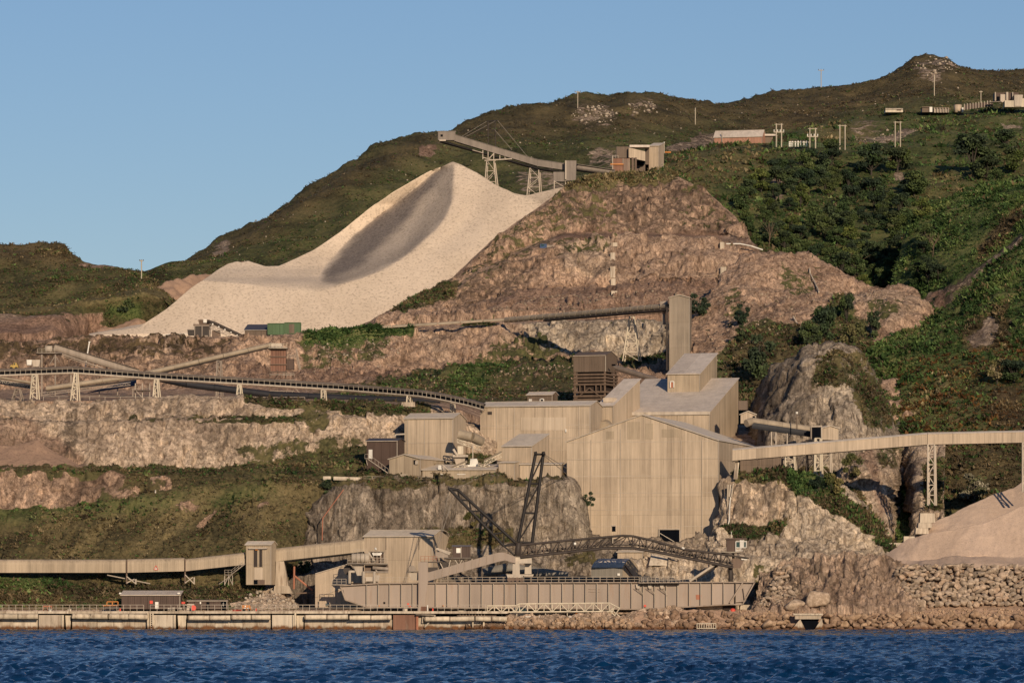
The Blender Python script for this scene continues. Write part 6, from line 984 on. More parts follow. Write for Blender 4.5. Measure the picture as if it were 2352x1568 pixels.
# pillar and raking beam
V = [P(961, 1290, Y - 1.2), P(983, 1290, Y - 1.2), P(983, 1334, Y - 1.2), P(976, 1394, Y - 1.2), P(976, 1409, Y - 1.2), P(961, 1409, Y - 1.2)]; V += [v + V3(0, 2.2, 0) for v in V]; T.mesh('pillar', V, [tuple(range(5, -1, -1)), tuple(range(6, 12))] + [(i, (i + 1) % 6, 6 + (i + 1) % 6, 6 + i) for i in range(6)], 'hull_grey', True)
V = [P(983, 1314, Y - 1.1), P(1145, 1268, Y - 1.1), P(1158, 1268, Y - 1.1), P(1184, 1278, Y - 1.1), P(1184, 1293, Y - 1.1), P(1160, 1286, Y - 1.1), P(1145, 1289, Y - 1.1), P(983, 1334, Y - 1.1)]; V += [v + V3(0, 2, 0) for v in V]; T.mesh('raking_beam', V, [tuple(range(7, -1, -1)), tuple(range(8, 16))] + [(i, (i + 1) % 8, 8 + (i + 1) % 8, 8 + i) for i in range(8)], 'hull_grey', True)
for k in range(9): u = 1000 + k * 17; v = 1314 - (u - 983) * .284; T.beam('stiffener', P(u, v + 1, Y - 1.15), P(u - 2, v + 19, Y - 1.15), .1, 'hull_rib')
for u0, u1, yy in ((1178, 1193, Y - .6), (1206, 1220, Y + 2)): frustum(T, 'portal_leg', u0, u1, 1288, u0 - 1, u1 + 1, 1319, yy, 'steel_pale', 1.2)
frustum(T, 'portal_beam', 1182, 1221, 1279, 1180, 1222, 1293, Y - .4, 'steel_pale', 2.6); frustum(T, 'bogie', 1163, 1204, 1318, 1166, 1200, 1326, Y - .8, 'steel_pale', 1.5); frustum(T, 'bogie', 1200, 1226, 1318, 1204, 1224, 1323, Y + 2, 'steel_pale', 1.5)
for u in (1170, 1178, 1188, 1198): T.beam('wheel', P(u, 1330, Y - .9), P(u, 1330, Y + .1), .95, 'steel_brown', rnd=True)
# control cabin and platforms on the left
T.beam('platform', P(935, 1288, Y), P(1005, 1288, Y), 3, 'steel_grey', .3) if False else None
T.beam('platform', P(966, 1290, Y + .5), P(1016, 1290, Y + .5), 2.5, 'steel_grey', .25); handrail(T, [P(966, 1289, Y - .6), P(1003, 1289, Y - .6)], 1.1, .8, 'rust_pink', .08, 2); T.beam('platform', P(1020, 1281.5, Y + .5), P(1082, 1281.5, Y + .5), 3.0, 'steel_grey', .35)
cb = frustum(T, 'cabin', 1040, 1080, 1254, 1040, 1080, 1280, Y - .8, 'clad_brown', 3); frustum(T, 'cabin_roof', 1038, 1081, 1251, 1038, 1081, 1254.5, Y - 1, 'clad_bluegrey', 3.4); frustum(T, 'cabin_window', 1048, 1058, 1258, 1048, 1058, 1269, Y - .9, 'white_paint', .1, cb); T.beam('cabin_edge', P(1059, 1255, Y - .95), P(1059, 1280, Y - .95), .15, 'steel_pale', parent=cb)
V = [P(999, 1260, Y), P(1004, 1257, Y), P(1036, 1267, Y), P(1032, 1274, Y)]; V += [v + V3(0, 1.5, 0) for v in V]; T.mesh('chute_cover', V, [(3,2,1,0),(4,5,6,7),(0,1,5,4),(1,2,6,5),(2,3,7,6),(3,0,4,7)], 'steel_pale', True); frustum(T, 'motor_box', 1000, 1028, 1267, 1000, 1030, 1280, Y + .2, 'steel_grey', 1.5)
for (p, q) in (((1010, 1290), (1022, 1314)), ((1035, 1283), (1030, 1305)), ((1062, 1283), (1052, 1303)), ((1044, 1283), (1056, 1303)), ((1085, 1283), (1078, 1296))): T.beam('platform_strut', P(*p, Y - .4), P(*q, Y - .4), .2, 'steel_pale')
frustum(T, 'winch', 1008, 1030, 1290, 1008, 1028, 1304, Y + .3, 'steel_dark', 1.5); frustum(T, 'drum', 982, 1005, 1302, 982, 1005, 1313, Y + .5, 'steel_dark', 1.5)
frustum(T, 'hopper', 938, 963, 1314, 945, 962, 1332, Y - .3, 'steel_pale', 1.5); T.beam('sheave', P(947, 1306, Y), P(947, 1306, Y + .6), 1.5, 'steel_grey', rnd=True); T.beam('platform', P(938, 1312, Y + .2), P(963, 1312, Y + .2), 2, 'steel_pale', .2)
# machinery platform at the bow
T.beam('platform', P(798, 1294, Y + .5), P(890, 1295, Y + .5), 3, 'steel_pale', .3); handrail(T, [P(798, 1293, Y - .8), P(889, 1294, Y - .8)], 1.2, 1.1, 'steel_pale', .08, 2); T.beam('lagged_tank', P(808, 1281, Y), P(848, 1281, Y), 2.1, 'steel_pale', rnd=True); handrail(T, [P(812, 1271, Y), P(842, 1271, Y)], .9, .9, 'steel_pale', .06, 2)
for u in (818, 828, 838): T.beam('tank_band', P(u, 1281, Y), P(u + .8, 1281, Y), 2.25, 'steel_grey', rnd=True)
frustum(T, 'machine_frame', 850, 882, 1268, 850, 882, 1292, Y + .8, 'steel_brown', 1); T.beam('roof_canopy', P(848, 1266.5, Y + .6), P(883, 1266.5, Y + .6), 1.4, 'steel_pale', .2)
for u in (850, 858, 866, 874, 882): T.beam('machine_post', P(u, 1267, Y - .2), P(u, 1293, Y - .2), .12, 'steel_pale')
T.beam('machine_duct', P(846, 1268, Y - .2), P(862, 1291, Y - .2), .4, 'steel_pale'); frustum(T, 'white_hood', 854, 878, 1269, 857, 874, 1275, Y - .3, 'white_paint', .8); T.beam('flood_lamp', P(861, 1261, Y), P(865, 1259, Y), .6, 'white_paint', rnd=True)
frustum(T, 'transfer_chute', 812, 833, 1300, 820, 832, 1321, Y - .2, 'steel_pale', 1.5); frustum(T, 'chute_box', 808, 835, 1296, 808, 835, 1302, Y - .4, 'steel_grey', 1.8); T.beam('pulley_disc', P(800, 1308, Y + 1.2), P(800, 1308, Y + 1.7), 2.2, 'steel_dark', rnd=True)
for u in (803, 835, 860): T.beam('frame_column', P(u, 1312, Y - .2), P(u, 1339, Y - .2), .55, 'steel_pale')
T.beam('frame_head', P(801, 1312, Y - .2), P(815, 1312, Y - .2), .5, 'steel_pale'); T.beam('frame_head', P(833, 1313, Y), P(892, 1313, Y), .6, 'steel_grey', .4); T.beam('frame_head', P(856, 1303, Y), P(892, 1306, Y), .8, 'steel_grey', .7); frustum(T, 'motor', 840, 858, 1324, 840, 858, 1334, Y - .2, 'steel_pale', 1); frustum(T, 'motor', 861, 872, 1320, 861, 870, 1334, Y - .2, 'steel_pale', 1); T.beam('brace', P(858, 1300, Y - .2), P(866, 1312, Y - .2), .25, 'steel_pale'); frustum(T, 'dark_gap', 838, 892, 1297, 838, 892, 1311, Y + 1, 'steel_brown', .4)
# mast: raking left legs and upright pair
B = 'steel_black'
def lat(T, a0, a1, b0, b1, n, yy, w, nm):
    A0, A1, B0, B1 = P(*a0, yy), P(*a1, yy), P(*b0, yy + .8), P(*b1, yy + .8); T.beam(nm + '_leg', A0, A1, w, B); T.beam(nm + '_leg', B0, B1, w, B)
    for k in range(n + 1): T.beam(nm + '_tie', A0.lerp(A1, k / n), B0.lerp(B1, k / n), w * .6, B)
    for k in range(n): T.beam(nm + '_lacing', A0.lerp(A1, k / n), B0.lerp(B1, (k + 1) / n), w * .4, B)
lat(T, (1157, 1253), (1031, 1121), (1184, 1246), (1051, 1124), 5, Y - .5, .62, 'back_stay'); T.beam('back_stay_leg', P(1157, 1253, Y - .5), P(1183, 1276, Y - .5), .35, B)
lat(T, (1190, 1244), (1230, 1043), (1222, 1246), (1248, 1043), 3, Y - .3, .68, 'mast')
for u in (1230, 1248): T.beam('mast_head', P(u - 3, 1042, Y - .3), P(u + 4, 1040, Y - .3), .8, B)
T.beam('mast_foot', P(1157, 1253, Y - .4), P(1225, 1247, Y - .4), .4, B); T.beam('mast_foot', P(1191, 1246, Y - .4), P(1188, 1276, Y - .4), 1.2, 'steel_dark'); T.beam('back_stay_head', P(1029, 1121, Y - .4), P(1052, 1125, Y), .6, B)
for (p, q) in (((1032, 1122), (1012, 1225)), ((1050, 1125), (998, 1265)), ((1044, 1125), (1005, 1262)), ((1046, 1122), (1085, 1104)), ((1250, 1043), (1303, 1076)), ((1249, 1045), (1303, 1090))): T.beam('stay_cable', P(*p, Y + .2), P(*q, Y + .2 if q[0] < 1200 else 1050), .09, 'cable')
# boom
tp = [(1196, 1251), (1300, 1241), (1429, 1229.5), (1453, 1230.5), (1500, 1241), (1571, 1261), (1684, 1275)]; bp = [(1196, 1279), (1300, 1268), (1386, 1259), (1453, 1258.5), (1500, 1266), (1571, 1280), (1684, 1303)]
for dy in (0, 2.0): truss(T, [P(*q, Y - .6 + dy) for q in tp], [P(*q, Y - .6 + dy) for q in bp], [6, 7, 2, 3, 5, 8], 'steel_black' if dy else 'steel_dark', .5, .22, names=('boom_chord', 'boom_brace'))
for a, b, c, d in zip(tp, tp[1:], bp, bp[1:]): T.beam('boom_belt', P(c[0], c[1] - 9, Y + .5), P(d[0], d[1] - 9, Y + .5), 1.2, 'belt_brown', .45); T.beam('boom_rail', P(c[0], c[1] - 14, Y - .65), P(d[0], d[1] - 14, Y - .65), .08, 'steel_brown'); T.beam('boom_walk', P(c[0], c[1] - 3, Y + .3), P(d[0], d[1] - 3, Y + .3), 1.4, 'steel_dark', .15)
T.beam('white_box', P(1318, 1248, Y - .9), P(1323, 1248, Y - .9), .4, 'white_paint', .5); T.beam('white_post', P(1407.5, 1234, Y - .9), P(1407.5, 1247, Y - .9), .15, 'steel_cream'); T.beam('white_box', P(1566, 1257, Y - .9), P(1572, 1259, Y - .9), .4, 'white_paint', .4)
for u in (1214, 1231, 1248): T.beam('pale_post', P(u, 1257, Y - .9), P(u, 1272, Y - .9), .14, 'steel_brown')
T.beam('boom_strut', P(1584, 1334, Y), P(1642, 1296, Y), .5, 'steel_pale'); T.beam('boom_strut', P(1590, 1334, Y + 1), P(1648, 1298, Y + 1), .5, 'steel_dark'); T.beam('boom_prop', P(1678, 1304, Y + .5), P(1678, 1336, Y + .5), .95, 'steel_dark', rnd=True)
frustum(T, 'boom_end_machine', 1682, 1712, 1281, 1682, 1700, 1304, Y, 'steel_brown', 1.2); T.beam('boom_end_beam', P(1660, 1273, Y - .4), P(1720, 1281, Y - .4), .35, 'steel_dark'); frustum(T, 'end_plate', 1703, 1716, 1281, 1703, 1716, 1285, Y - .3, 'white_paint', .3)
oc = frustum(T, 'operator_cabin', 1669, 1689.5, 1237, 1669, 1689.5, 1266.5, Y - .8, 'clad_brown', 2.6); frustum(T, 'cabin_window', 1689.5, 1714, 1243, 1689.5, 1712, 1257, Y - 1, 'glass', 2.4, oc)
for (p, q) in (((1690, 1243), (1690, 1266)), ((1700, 1239), (1700, 1257)), ((1708, 1239), (1708, 1257)), ((1714, 1241), (1714, 1257)), ((1690, 1243), (1714, 1243)), ((1690, 1257), (1714, 1257)), ((1691, 1264), (1706, 1264)), ((1698, 1264), (1703, 1257))): T.beam('window_frame', P(*p, Y - 1.05), P(*q, Y - 1.05), .16, 'white_paint', parent=oc)
frustum(T, 'white_pane', 1701, 1707, 1240, 1701, 1707, 1256, Y - 1.1, 'white_paint', .1); frustum(T, 'cabin_roof', 1667, 1716, 1235, 1668, 1716, 1238.5, Y - 1.1, 'clad_brown', 3); T.beam('cabin_floor', P(1658, 1268, Y), P(1700, 1268, Y), 2.6, 'steel_cream', .3); T.beam('aerial', P(1680, 1236, Y), P(1680, 1220, Y), .1, 'white_paint'); handrail(T, [P(1659, 1267, Y - 1.2), P(1668, 1267, Y - 1.2)], 1.0, .5, 'steel_pale', .06, 2); T.beam('cabin_prop', P(1684, 1270, Y + .2), P(1684, 1282, Y + .2), .5, 'steel_dark')
# concrete foot blocks under the hull
T = Thing('hull_footing', 'brown painted footing with dark gap under right end of loader', 'foundation', P(1650, 1402, Y + 2)); frustum(T, 'footing_wall', 1600, 1660, 1390, 1600, 1660, 1405, Y + 2, 'concrete', 4); frustum(T, 'brown_wall', 1661, 1690, 1390, 1661, 1690, 1405, Y + 1.5, 'timber_dark', 4); frustum(T, 'pale_wall', 1700, 1730, 1388, 1700, 1732, 1404, Y + 2, 'concrete_pale', 4)
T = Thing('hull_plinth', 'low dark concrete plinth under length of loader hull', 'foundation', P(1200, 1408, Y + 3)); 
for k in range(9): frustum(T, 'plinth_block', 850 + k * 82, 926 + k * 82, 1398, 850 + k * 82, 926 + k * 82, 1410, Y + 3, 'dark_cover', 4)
T = Thing('marker_ball', 'round red marker ball at right end of loader', 'buoy', P(1683, 1410, 1004)); n = 12
V = [P(1683, 1402.5, 1004) + V3(math.sin(t) * math.cos(p), math.sin(t) * math.sin(p), math.cos(t)) * .62 for t in np.linspace(.02, 3.12, 9) for p in np.linspace(0, 6.283 * 11 / 12, 12)]; T.mesh('ball', V, [(i * n + j, i * n + (j + 1) % n, (i + 1) * n + (j + 1) % n, (i + 1) * n + j) for i in range(8) for j in range(n)], 'red_paint', True, smooth=True); T.beam('stand', P(1678, 1400, 1004), P(1678, 1412, 1004), .35, 'white_paint')
# ------------------------------------------------------------------ gangway, worker, van
Y = 1003.5; T = Thing('gangway', 'cream lattice gangway bridge with sloped right end at the water', 'gangway', P(1270, 1420, Y)); tp = [P(1119, 1390.5, Y), P(1185, 1390, Y), P(1193, 1386, Y), P(1400, 1384, Y), P(1423, 1396, Y)]; bp = [P(1119, 1405, Y), P(1185, 1404.5, Y), P(1193, 1404.5, Y), P(1400, 1403, Y), P(1408, 1404, Y)]
for dy in (0, 1.3): truss(T, tp, bp, [4, 1, 11, 2], 'steel_cream', .3, .2, dy)
T.beam('deck', P(1119, 1405, Y + .6), P(1404, 1403, Y + .6), 1.3, 'steel_pale', .15)
for (p, q) in (((1396, 1404), (1398, 1422)), ((1402, 1404), (1425, 1424)), ((1423, 1396), (1404, 1424)), ((1410, 1404), (1428, 1418))): T.beam('prop', P(*p, Y), P(*q, Y), .22, 'steel_cream')
for u in (1153, 1187, 1253, 1277, 1303, 1350): T.beam('prop', P(u, 1404, Y + .5), P(u, 1418, Y + .5), .18, 'steel_cream')
T = Thing('jetty_beam', 'long white beams on the low jetty under gangway', 'beam', P(1290, 1418, Y)); [T.beam('beam_length', P(a, 1415.5, Y - .5), P(b, 1416, Y - .5), .3, 'white_paint', .2) for a, b in ((1207, 1276), (1278, 1333), (1339, 1374))]; T.beam('upper_rail', P(1220, 1408, Y + 1), P(1375, 1407, Y + 1), .12, 'steel_cream')
T = Thing('parked_van', 'small white van parked behind the gangway', 'van', P(1195, 1417, 1006)); V = [(1171, 1416), (1171, 1406), (1176, 1404), (1182, 1394), (1206, 1393), (1214, 1404), (1219, 1407), (1219, 1416)]
V = [P(u, v, 1006) for u, v in V]; V += [v + V3(0, 1.7, 0) for v in V]; T.mesh('body', V, [tuple(range(7, -1, -1)), tuple(range(8, 16))] + [(i, (i + 1) % 8, 8 + (i + 1) % 8, 8 + i) for i in range(8)], 'white_paint', True); frustum(T, 'window', 1183, 1193, 1396, 1180, 1193, 1403, 1005.9, 'glass', .1); frustum(T, 'window', 1195, 1204, 1395, 1195, 1210, 1403, 1005.9, 'glass', .1)
for u in (1180, 1210): w = T.beam('wheel', P(u, 1415.5, 1006.3), P(u, 1415.5, 1005.8), .65, 'rubber', rnd=True); T.beam('hub', P(u, 1415.5, 1005.85), P(u, 1415.5, 1005.75), .32, 'steel_pale', rnd=True, parent=w)
def person():
    B0 = P(1324.5, 1418, 1004.2); pts = [(0, 0, .95), (0, 0, 1.2), (0, 0, 1.45), (0, 0, 1.55), (0, -.01, 1.68), (.1, 0, .9), (.11, -.04, .5), (.11, 0, .08), (.12, -.12, .04), (-.1, 0, .9), (-.12, .04, .5), (-.13, .06, .08), (-.13, -.06, .04), (.19, 0, 1.42), (.26, .02, 1.15), (.27, -.1, .92), (.28, -.14, .84), (-.19, 0, 1.42), (-.27, .02, 1.15), (-.25, -.12, .95), (-.25, -.17, .87)]
    ed = [(0,1),(1,2),(2,3),(3,4),(0,5),(5,6),(6,7),(7,8),(0,9),(9,10),(10,11),(11,12),(2,13),(13,14),(14,15),(15,16),(2,17),(17,18),(18,19),(19,20)]; rad = [.15,.15,.16,.06,.1,.1,.075,.055,.05,.1,.075,.055,.05,.075,.055,.045,.045,.075,.055,.045,.045]
    me = bpy.data.meshes.new('body'); me.from_pydata(pts, ed, []); o = bpy.data.objects.new('body', me); COL.objects.link(o); m = o.modifiers.new('skin', 'SKIN')
    for i, r in enumerate(rad): me.skin_vertices[0].data[i].radius = (r, r)
    me.skin_vertices[0].data[0].use_root = True; s2 = o.modifiers.new('sub', 'SUBSURF'); s2.levels = 1; s2.render_levels = 2
    bpy.context.view_layer.update(); dg = bpy.context.evaluated_depsgraph_get(); me2 = bpy.data.meshes.new_from_object(o.evaluated_get(dg)); bpy.data.objects.remove(o)
    me2.materials.append(MATS['orange_paint'])
    T = Thing('person', 'person in orange work suit and white helmet standing by gangway', 'person', B0); T.add('body', me2)
    V = [V3(math.sin(t) * math.cos(p) * .13, math.sin(t) * math.sin(p) * .15, 1.7 + math.cos(t) * .12) for t in np.linspace(.02, 1.65, 5) for p in np.linspace(0, 6.283 * 9 / 10, 10)]; T.mesh('helmet', V, [(i * 10 + j, i * 10 + (j + 1) % 10, (i + 1) * 10 + (j + 1) % 10, (i + 1) * 10 + j) for i in range(4) for j in range(10)], 'white_paint', smooth=True)
person()
# ================================================================== quay
Y = 1000; T = Thing('quay', 'long weathered concrete quay with piers and pipe fenders', 'quay', P(560, 1443, Y))
zt = 3.55
for k in range(23): u0 = -490 + k * 72; frustum(T, 'deck_slab', u0, u0 + 71.6, zv(zt + .3, Y), u0, u0 + 71.6, zv(zt - .2, Y), Y, 'concrete_pale' if k % 3 else 'concrete', 13)
for (u0, u1, mt) in ((-60, -10, 'concrete'), (89, 141, 'concrete'), (346, 398, 'concrete_pale'), (625, 672, 'concrete_pale'), (903, 955, 'rust_brown')): frustum(T, 'pier', u0, u1, zv(zt - .5, Y), u0, u1, 1446, Y - .3, mt, 4); T.beam('pier_post', P(u1 + 3, zv(zt - .5, Y), Y - .4), P(u1 + 3, 1446, Y - .4), .55, 'fender_yellow' if mt != 'rust_brown' else 'rust_pink')
for (u0, u1) in ((340, 343), (678, 680)): T.beam('pier_post', P(u0, zv(zt, Y), Y - .6), P(u0, 1446, Y - .6), .4, 'fender_yellow')
for (u0, u1) in ((150, 163), (408, 428), (680, 698), (957, 975)): frustum(T, 'fender_cell', u0, u1, zv(zt - .6, Y), u0 + 2, u1 - 2, 1446, Y + .2, 'fender_yellow', 2)
for (u0, u1, v0, v1) in ((-480, 88, 1415, 1415), (166, 248, 1414.5, 1415), (250, 340, 1415, 1416), (432, 530, 1418, 1418), (532, 622, 1417, 1417), (700, 800, 1417, 1416), (802, 900, 1418, 1417), (975, 1090, 1421, 1420), (1091, 1165, 1420, 1421)):
    n = max(1, round((u1 - u0) / 46)); 
    for k in range(n): a, b = u0 + (u1 - u0) * k / n, u0 + (u1 - u0) * (k + 1) / n - .8; T.beam('fender_pipe', P(a, v0, Y - 1.1), P(b, v0 + (v1 - v0) * (k + 1) / n, Y - 1.1), 1.2 if v0 < 1417 else 1.1, 'fender_yellow', rnd=True); T.beam('pipe_strap', P(a + 1, v0, Y - 1.1), P(a + 2.2, v0, Y - 1.1), 1.2, 'rust_brown', rnd=True)
for (u0, u1) in ((-490, 88), (166, 340), (430, 622), (700, 902), (975, 1165)):
    n = max(1, round((u1 - u0) / 58))
    for k in range(n): a, b = u0 + (u1 - u0) * k / n, u0 + (u1 - u0) * (k + 1) / n - .5; frustum(T, 'sea_wall_block', a, b, 1422 + (k % 2), a, b, 1448, Y + .5 + .2 * (k % 2), 'concrete_pale' if k % 2 else 'concrete', 3)
for u in (1086, 1111): T.beam('pile', P(u, 1425, Y - .5), P(u, 1450, Y - .5), .4, 'fender_yellow', rnd=True)
T.beam('strut', P(975, 1440, Y - .4), P(1000, 1412, Y - .4), .3, 'concrete_pale'); T.beam('strut', P(972, 1412, Y - .4), P(970, 1430, Y - .4), .3, 'concrete_pale'); T.beam('platform', P(955, 1411, Y - .3), P(998, 1412, Y - .3), 2, 'concrete', .3)
T = Thing('quay_railing', 'long pale two rail handrail along quay edge', 'railing', P(560, 1408, Y))
for (u0, u1) in ((-490, 330), (345, 440), (462, 960), (1005, 1115)): handrail(T, [P(u0, zv(zt + .3, Y + .3), Y + .3), P(u1, zv(zt + .3, Y + .3), Y + .3)], 1.3, 1.42, 'steel_pale', .09, 2)
T = Thing('quay_ladder', 'pale ladder posts down quay face beside second pier', 'ladder', P(346, 1446, Y - .8)); [T.beam('stile', P(u, 1405, Y - .9), P(u, 1446, Y - .9), .3, 'fender_yellow') for u in (345, 351)]; [T.beam('rung', P(345, v, Y - .9), P(351, v, Y - .9), .12, 'steel_pale') for v in range(1408, 1444, 5)]
T = Thing('bollard', 'white bollard on quay above left pier', 'bollard', P(115, 1408, Y + 1)); T.beam('post', P(115, 1408, Y + 1), P(115, 1398, Y + 1), .7, 'white_paint', rnd=True); T.beam('head', P(115, 1400, Y + 1), P(115, 1398, Y + 1), 1.0, 'white_paint', rnd=True)
T = Thing('mooring_drum', 'cream mooring drum right of white bollard', 'bollard', P(160, 1408, Y + 1)); T.beam('drum', P(155, 1402, Y + 1), P(164, 1402, Y + 1), .95, 'concrete_pale', rnd=True); T.beam('base', P(150, 1406.5, Y + 1), P(167, 1406.5, Y + 1), 1.0, 'steel_pale', .25)
T = Thing('orange_crate', 'faded orange crate against quay railing', 'crate', P(110, 1408, Y + 4)); frustum(T, 'crate_body', 99, 119, 1390, 99, 119, 1393, Y + 4, 'rust_pink', 1); [T.beam('crate_slat', P(u, 1390, Y + 3.9), P(u, 1404, Y + 3.9), .15, 'rust_pink') for u in (100, 109, 118)]
T = shed('quay_shed', 'dark brown timber shed with grey roof on quay', 279, 413, None, 1398, 1366, 1357, 1010, t=2, cols=9, rows=1, ridge='m', D=5, mat='clad_brown', roofmat='clad_roof_grey'); on_front(T, 'red_sign', 344, 351, 1378.5, 1385.5, 'red_paint'); on_front(T, 'white_door', 356.5, 364, 1381.5, 1397, 'white_paint'); on_front(T, 'eaves_lamp', 274, 279, 1360, 1363.5, 'white_paint', .3); on_front(T, 'eaves_lamp', 408, 414, 1360, 1363.5, 'white_paint', .3)
T = shed('small_timber_shed', 'low dark timber shed right of main quay shed', 432, 521, None, 1398, 1379, 1377, 1011, t=2, cols=6, rows=1, ridge='m', D=3, mat='clad_brown', roofmat='clad_mid'); on_front(T, 'white_notice', 459, 462, 1381, 1386, 'white_paint'); on_front(T, 'doorway', 474, 481, 1382, 1398, 'dark_void'); on_front(T, 'doorway', 508, 520, 1380, 1398, 'dark_void'); on_front(T, 'white_notice', 509, 514, 1383, 1391, 'white_paint')
T = Thing('yellow_frame_vehicle', 'small vehicle with orange roll frame left of quay shed', 'vehicle', P(258, 1400, 1008)); frustum(T, 'body', 240, 272, 1391, 240, 273, 1398, 1008, 'steel_dark', 1.6)
for (p, q) in (((246, 1381), (271, 1381)), ((246, 1381), (245, 1391)), ((258, 1381), (258, 1391)), ((271, 1381), (271, 1391)), ((236, 1390), (272, 1389))): T.beam('roll_frame', P(*p, 1007.9), P(*q, 1007.9), .2, 'orange_paint')
for u in (248, 266): T.beam('wheel', P(u, 1399, 1008.2), P(u, 1399, 1007.8), .8, 'rubber', rnd=True)
T = Thing('mooring_winch', 'grey and white winch with red disc on quay', 'winch', P(430, 1408, Y + 1.5))
for u, w in ((389, .7), (398, .9), (414, .7)): T.beam('drum', P(u - 4, 1398, Y + 1.5), P(u + 4, 1398, Y + 1.5), w, 'steel_pale', rnd=True)
T.beam('base', P(384, 1405, Y + 1.5), P(448, 1405, Y + 1.5), 1.2, 'steel_dark', .4); frustum(T, 'gear_case', 430, 446, 1386, 428, 446, 1404, Y + 2, 'steel_pale', 1); T.beam('red_disc', P(444, 1395, Y + 1.9), P(444.4, 1395, Y + .9), 1.15, 'red_paint', rnd=True); T.beam('arm', P(424, 1388, Y + 1.8), P(446, 1390, Y + 1.8), .2, 'steel_pale')
T = Thing('red_buoy_sign', 'small red sign on post by quay winch', 'sign', P(421, 1405, Y + 5)); frustum(T, 'sign_board', 417, 425, 1381, 417, 425, 1386, Y + 5, 'red_paint', .1); T.beam('post', P(421, 1386, Y + 5), P(421, 1404, Y + 5), .12, 'steel_pale')
T = Thing('orange_generator', 'orange and white generator box behind quay railing', 'generator', P(565, 1406, Y + 3)); cs = frustum(T, 'casing', 555, 574, 1388.5, 556, 577, 1400, Y + 3, 'orange_paint', 1.4); frustum(T, 'white_label', 562, 565, 1390, 562, 565, 1393, Y + 2.9, 'white_paint', .1, cs); frustum(T, 'white_label', 560, 565, 1394.5, 560, 565, 1397.5, Y + 2.9, 'white_paint', .1, cs); frustum(T, 'white_label', 567, 572, 1394.5, 567, 572, 1397.5, Y + 2.9, 'white_paint', .1, cs); [T.beam('wheel', P(u, 1401, Y + 3.3), P(u, 1401, Y + 2.9), .6, 'rubber', rnd=True) for u in (560, 572)]
for lab, u in (('red extinguisher on quay rail left of timber shed', 276), ('red extinguisher on quay rail right of orange generator', 588), ('red extinguisher beside loader pillar', 994)): T = Thing('fire_extinguisher', lab, 'fire extinguisher', P(u, 1406, Y + .6), 0, 'fire extinguishers on the quay'); T.beam('cylinder', P(u, 1406, Y + .6), P(u, 1396, Y + .6), .32, 'red_paint', rnd=True); T.beam('valve', P(u, 1396, Y + .6), P(u, 1394, Y + .6), .15, 'steel_dark')
T = Thing('red_bar', 'low red bar at foot of quay railing', 'barrier', P(545, 1405, Y + 2)); T.beam('bar', P(534, 1401, Y + 2), P(555, 1401, Y + 2), .3, 'red_paint'); [T.beam('foot', P(u, 1401, Y + 2), P(u, 1406, Y + 2), .2, 'steel_dark') for u in (536, 553)]
T = Thing('winch_block', 'rusty pinkish winch block beside loader pillar', 'winch', P(975, 1409, Y)); frustum(T, 'block', 967, 984, 1392, 965, 986, 1409, Y + .3, 'rust_brown', 1.5); T.beam('post', P(982, 1389, Y + .2), P(982, 1404, Y + .2), .25, 'white_paint'); T.beam('drum', P(925, 1401, Y + 1), P(936, 1401, Y + 1), 1.2, 'steel_pale', rnd=True); T.beam('base', P(922, 1408, Y + 1), P(990, 1409, Y + 1), 1.5, 'concrete', .2)
T = Thing('hose_rack', 'row of small looped white pipes on quay before gangway', 'pipe', P(1075, 1418, Y + 1)); 
for k in range(9): u = 1056 + k * 7; T.beam('standpipe', P(u, 1402, Y + 1), P(u + 1, 1414, Y + 1), .14, 'steel_cream')
T.beam('header', P(1054, 1402, Y + 1), P(1066, 1402, Y + 1), .14, 'steel_cream'); T.beam('tray', P(1050, 1413.5, Y + 1), P(1140, 1414, Y + 1), 1, 'steel_brown', .3)
T = Thing('culvert', 'dark concrete culvert mouth with splayed walls in shore rocks', 'culvert', P(1855, 1450, 998.5)); frustum(T, 'lintel', 1826, 1886, 1412, 1826, 1886, 1421, 997.5, 'concrete', 2.5); frustum(T, 'parapet', 1822, 1890, 1408, 1822, 1890, 1412, 997.2, 'concrete_pale', 3); frustum(T, 'opening', 1838, 1880, 1421, 1845, 1872, 1449, 998.6, 'dark_void', 1)
for (p, q, r) in (((1838, 1421), (1814, 1449), (1852, 1449)), ((1888, 1419), (1868, 1449), (1892, 1449))):
    V = [P(*p, 997.6), P(*q, 996.2), P(*r, 997.9)]; V += [v + V3(0, .6, 0) for v in V]; T.mesh('wing_wall', V, [(0,1,2),(5,4,3),(0,3,4,1),(1,4,5,2),(2,5,3,0)], 'concrete', True)
T = Thing('landing_frame', 'small pale slatted landing frame at waterline', 'landing', P(1618, 1448, 998)); [T.beam('rail', P(1600, v, 998), P(1645, v, 998), .16, 'steel_cream') for v in (1431, 1442)]; [T.beam('slat', P(1601 + k * 5.4, 1431, 998), P(1601 + k * 5.4, 1442, 998), .15, 'steel_cream') for k in range(9)]; [T.beam('pile', P(u, 1442, 998.2), P(u, 1449, 998.2), .3, 'rust_brown') for u in (1602, 1622, 1643)]
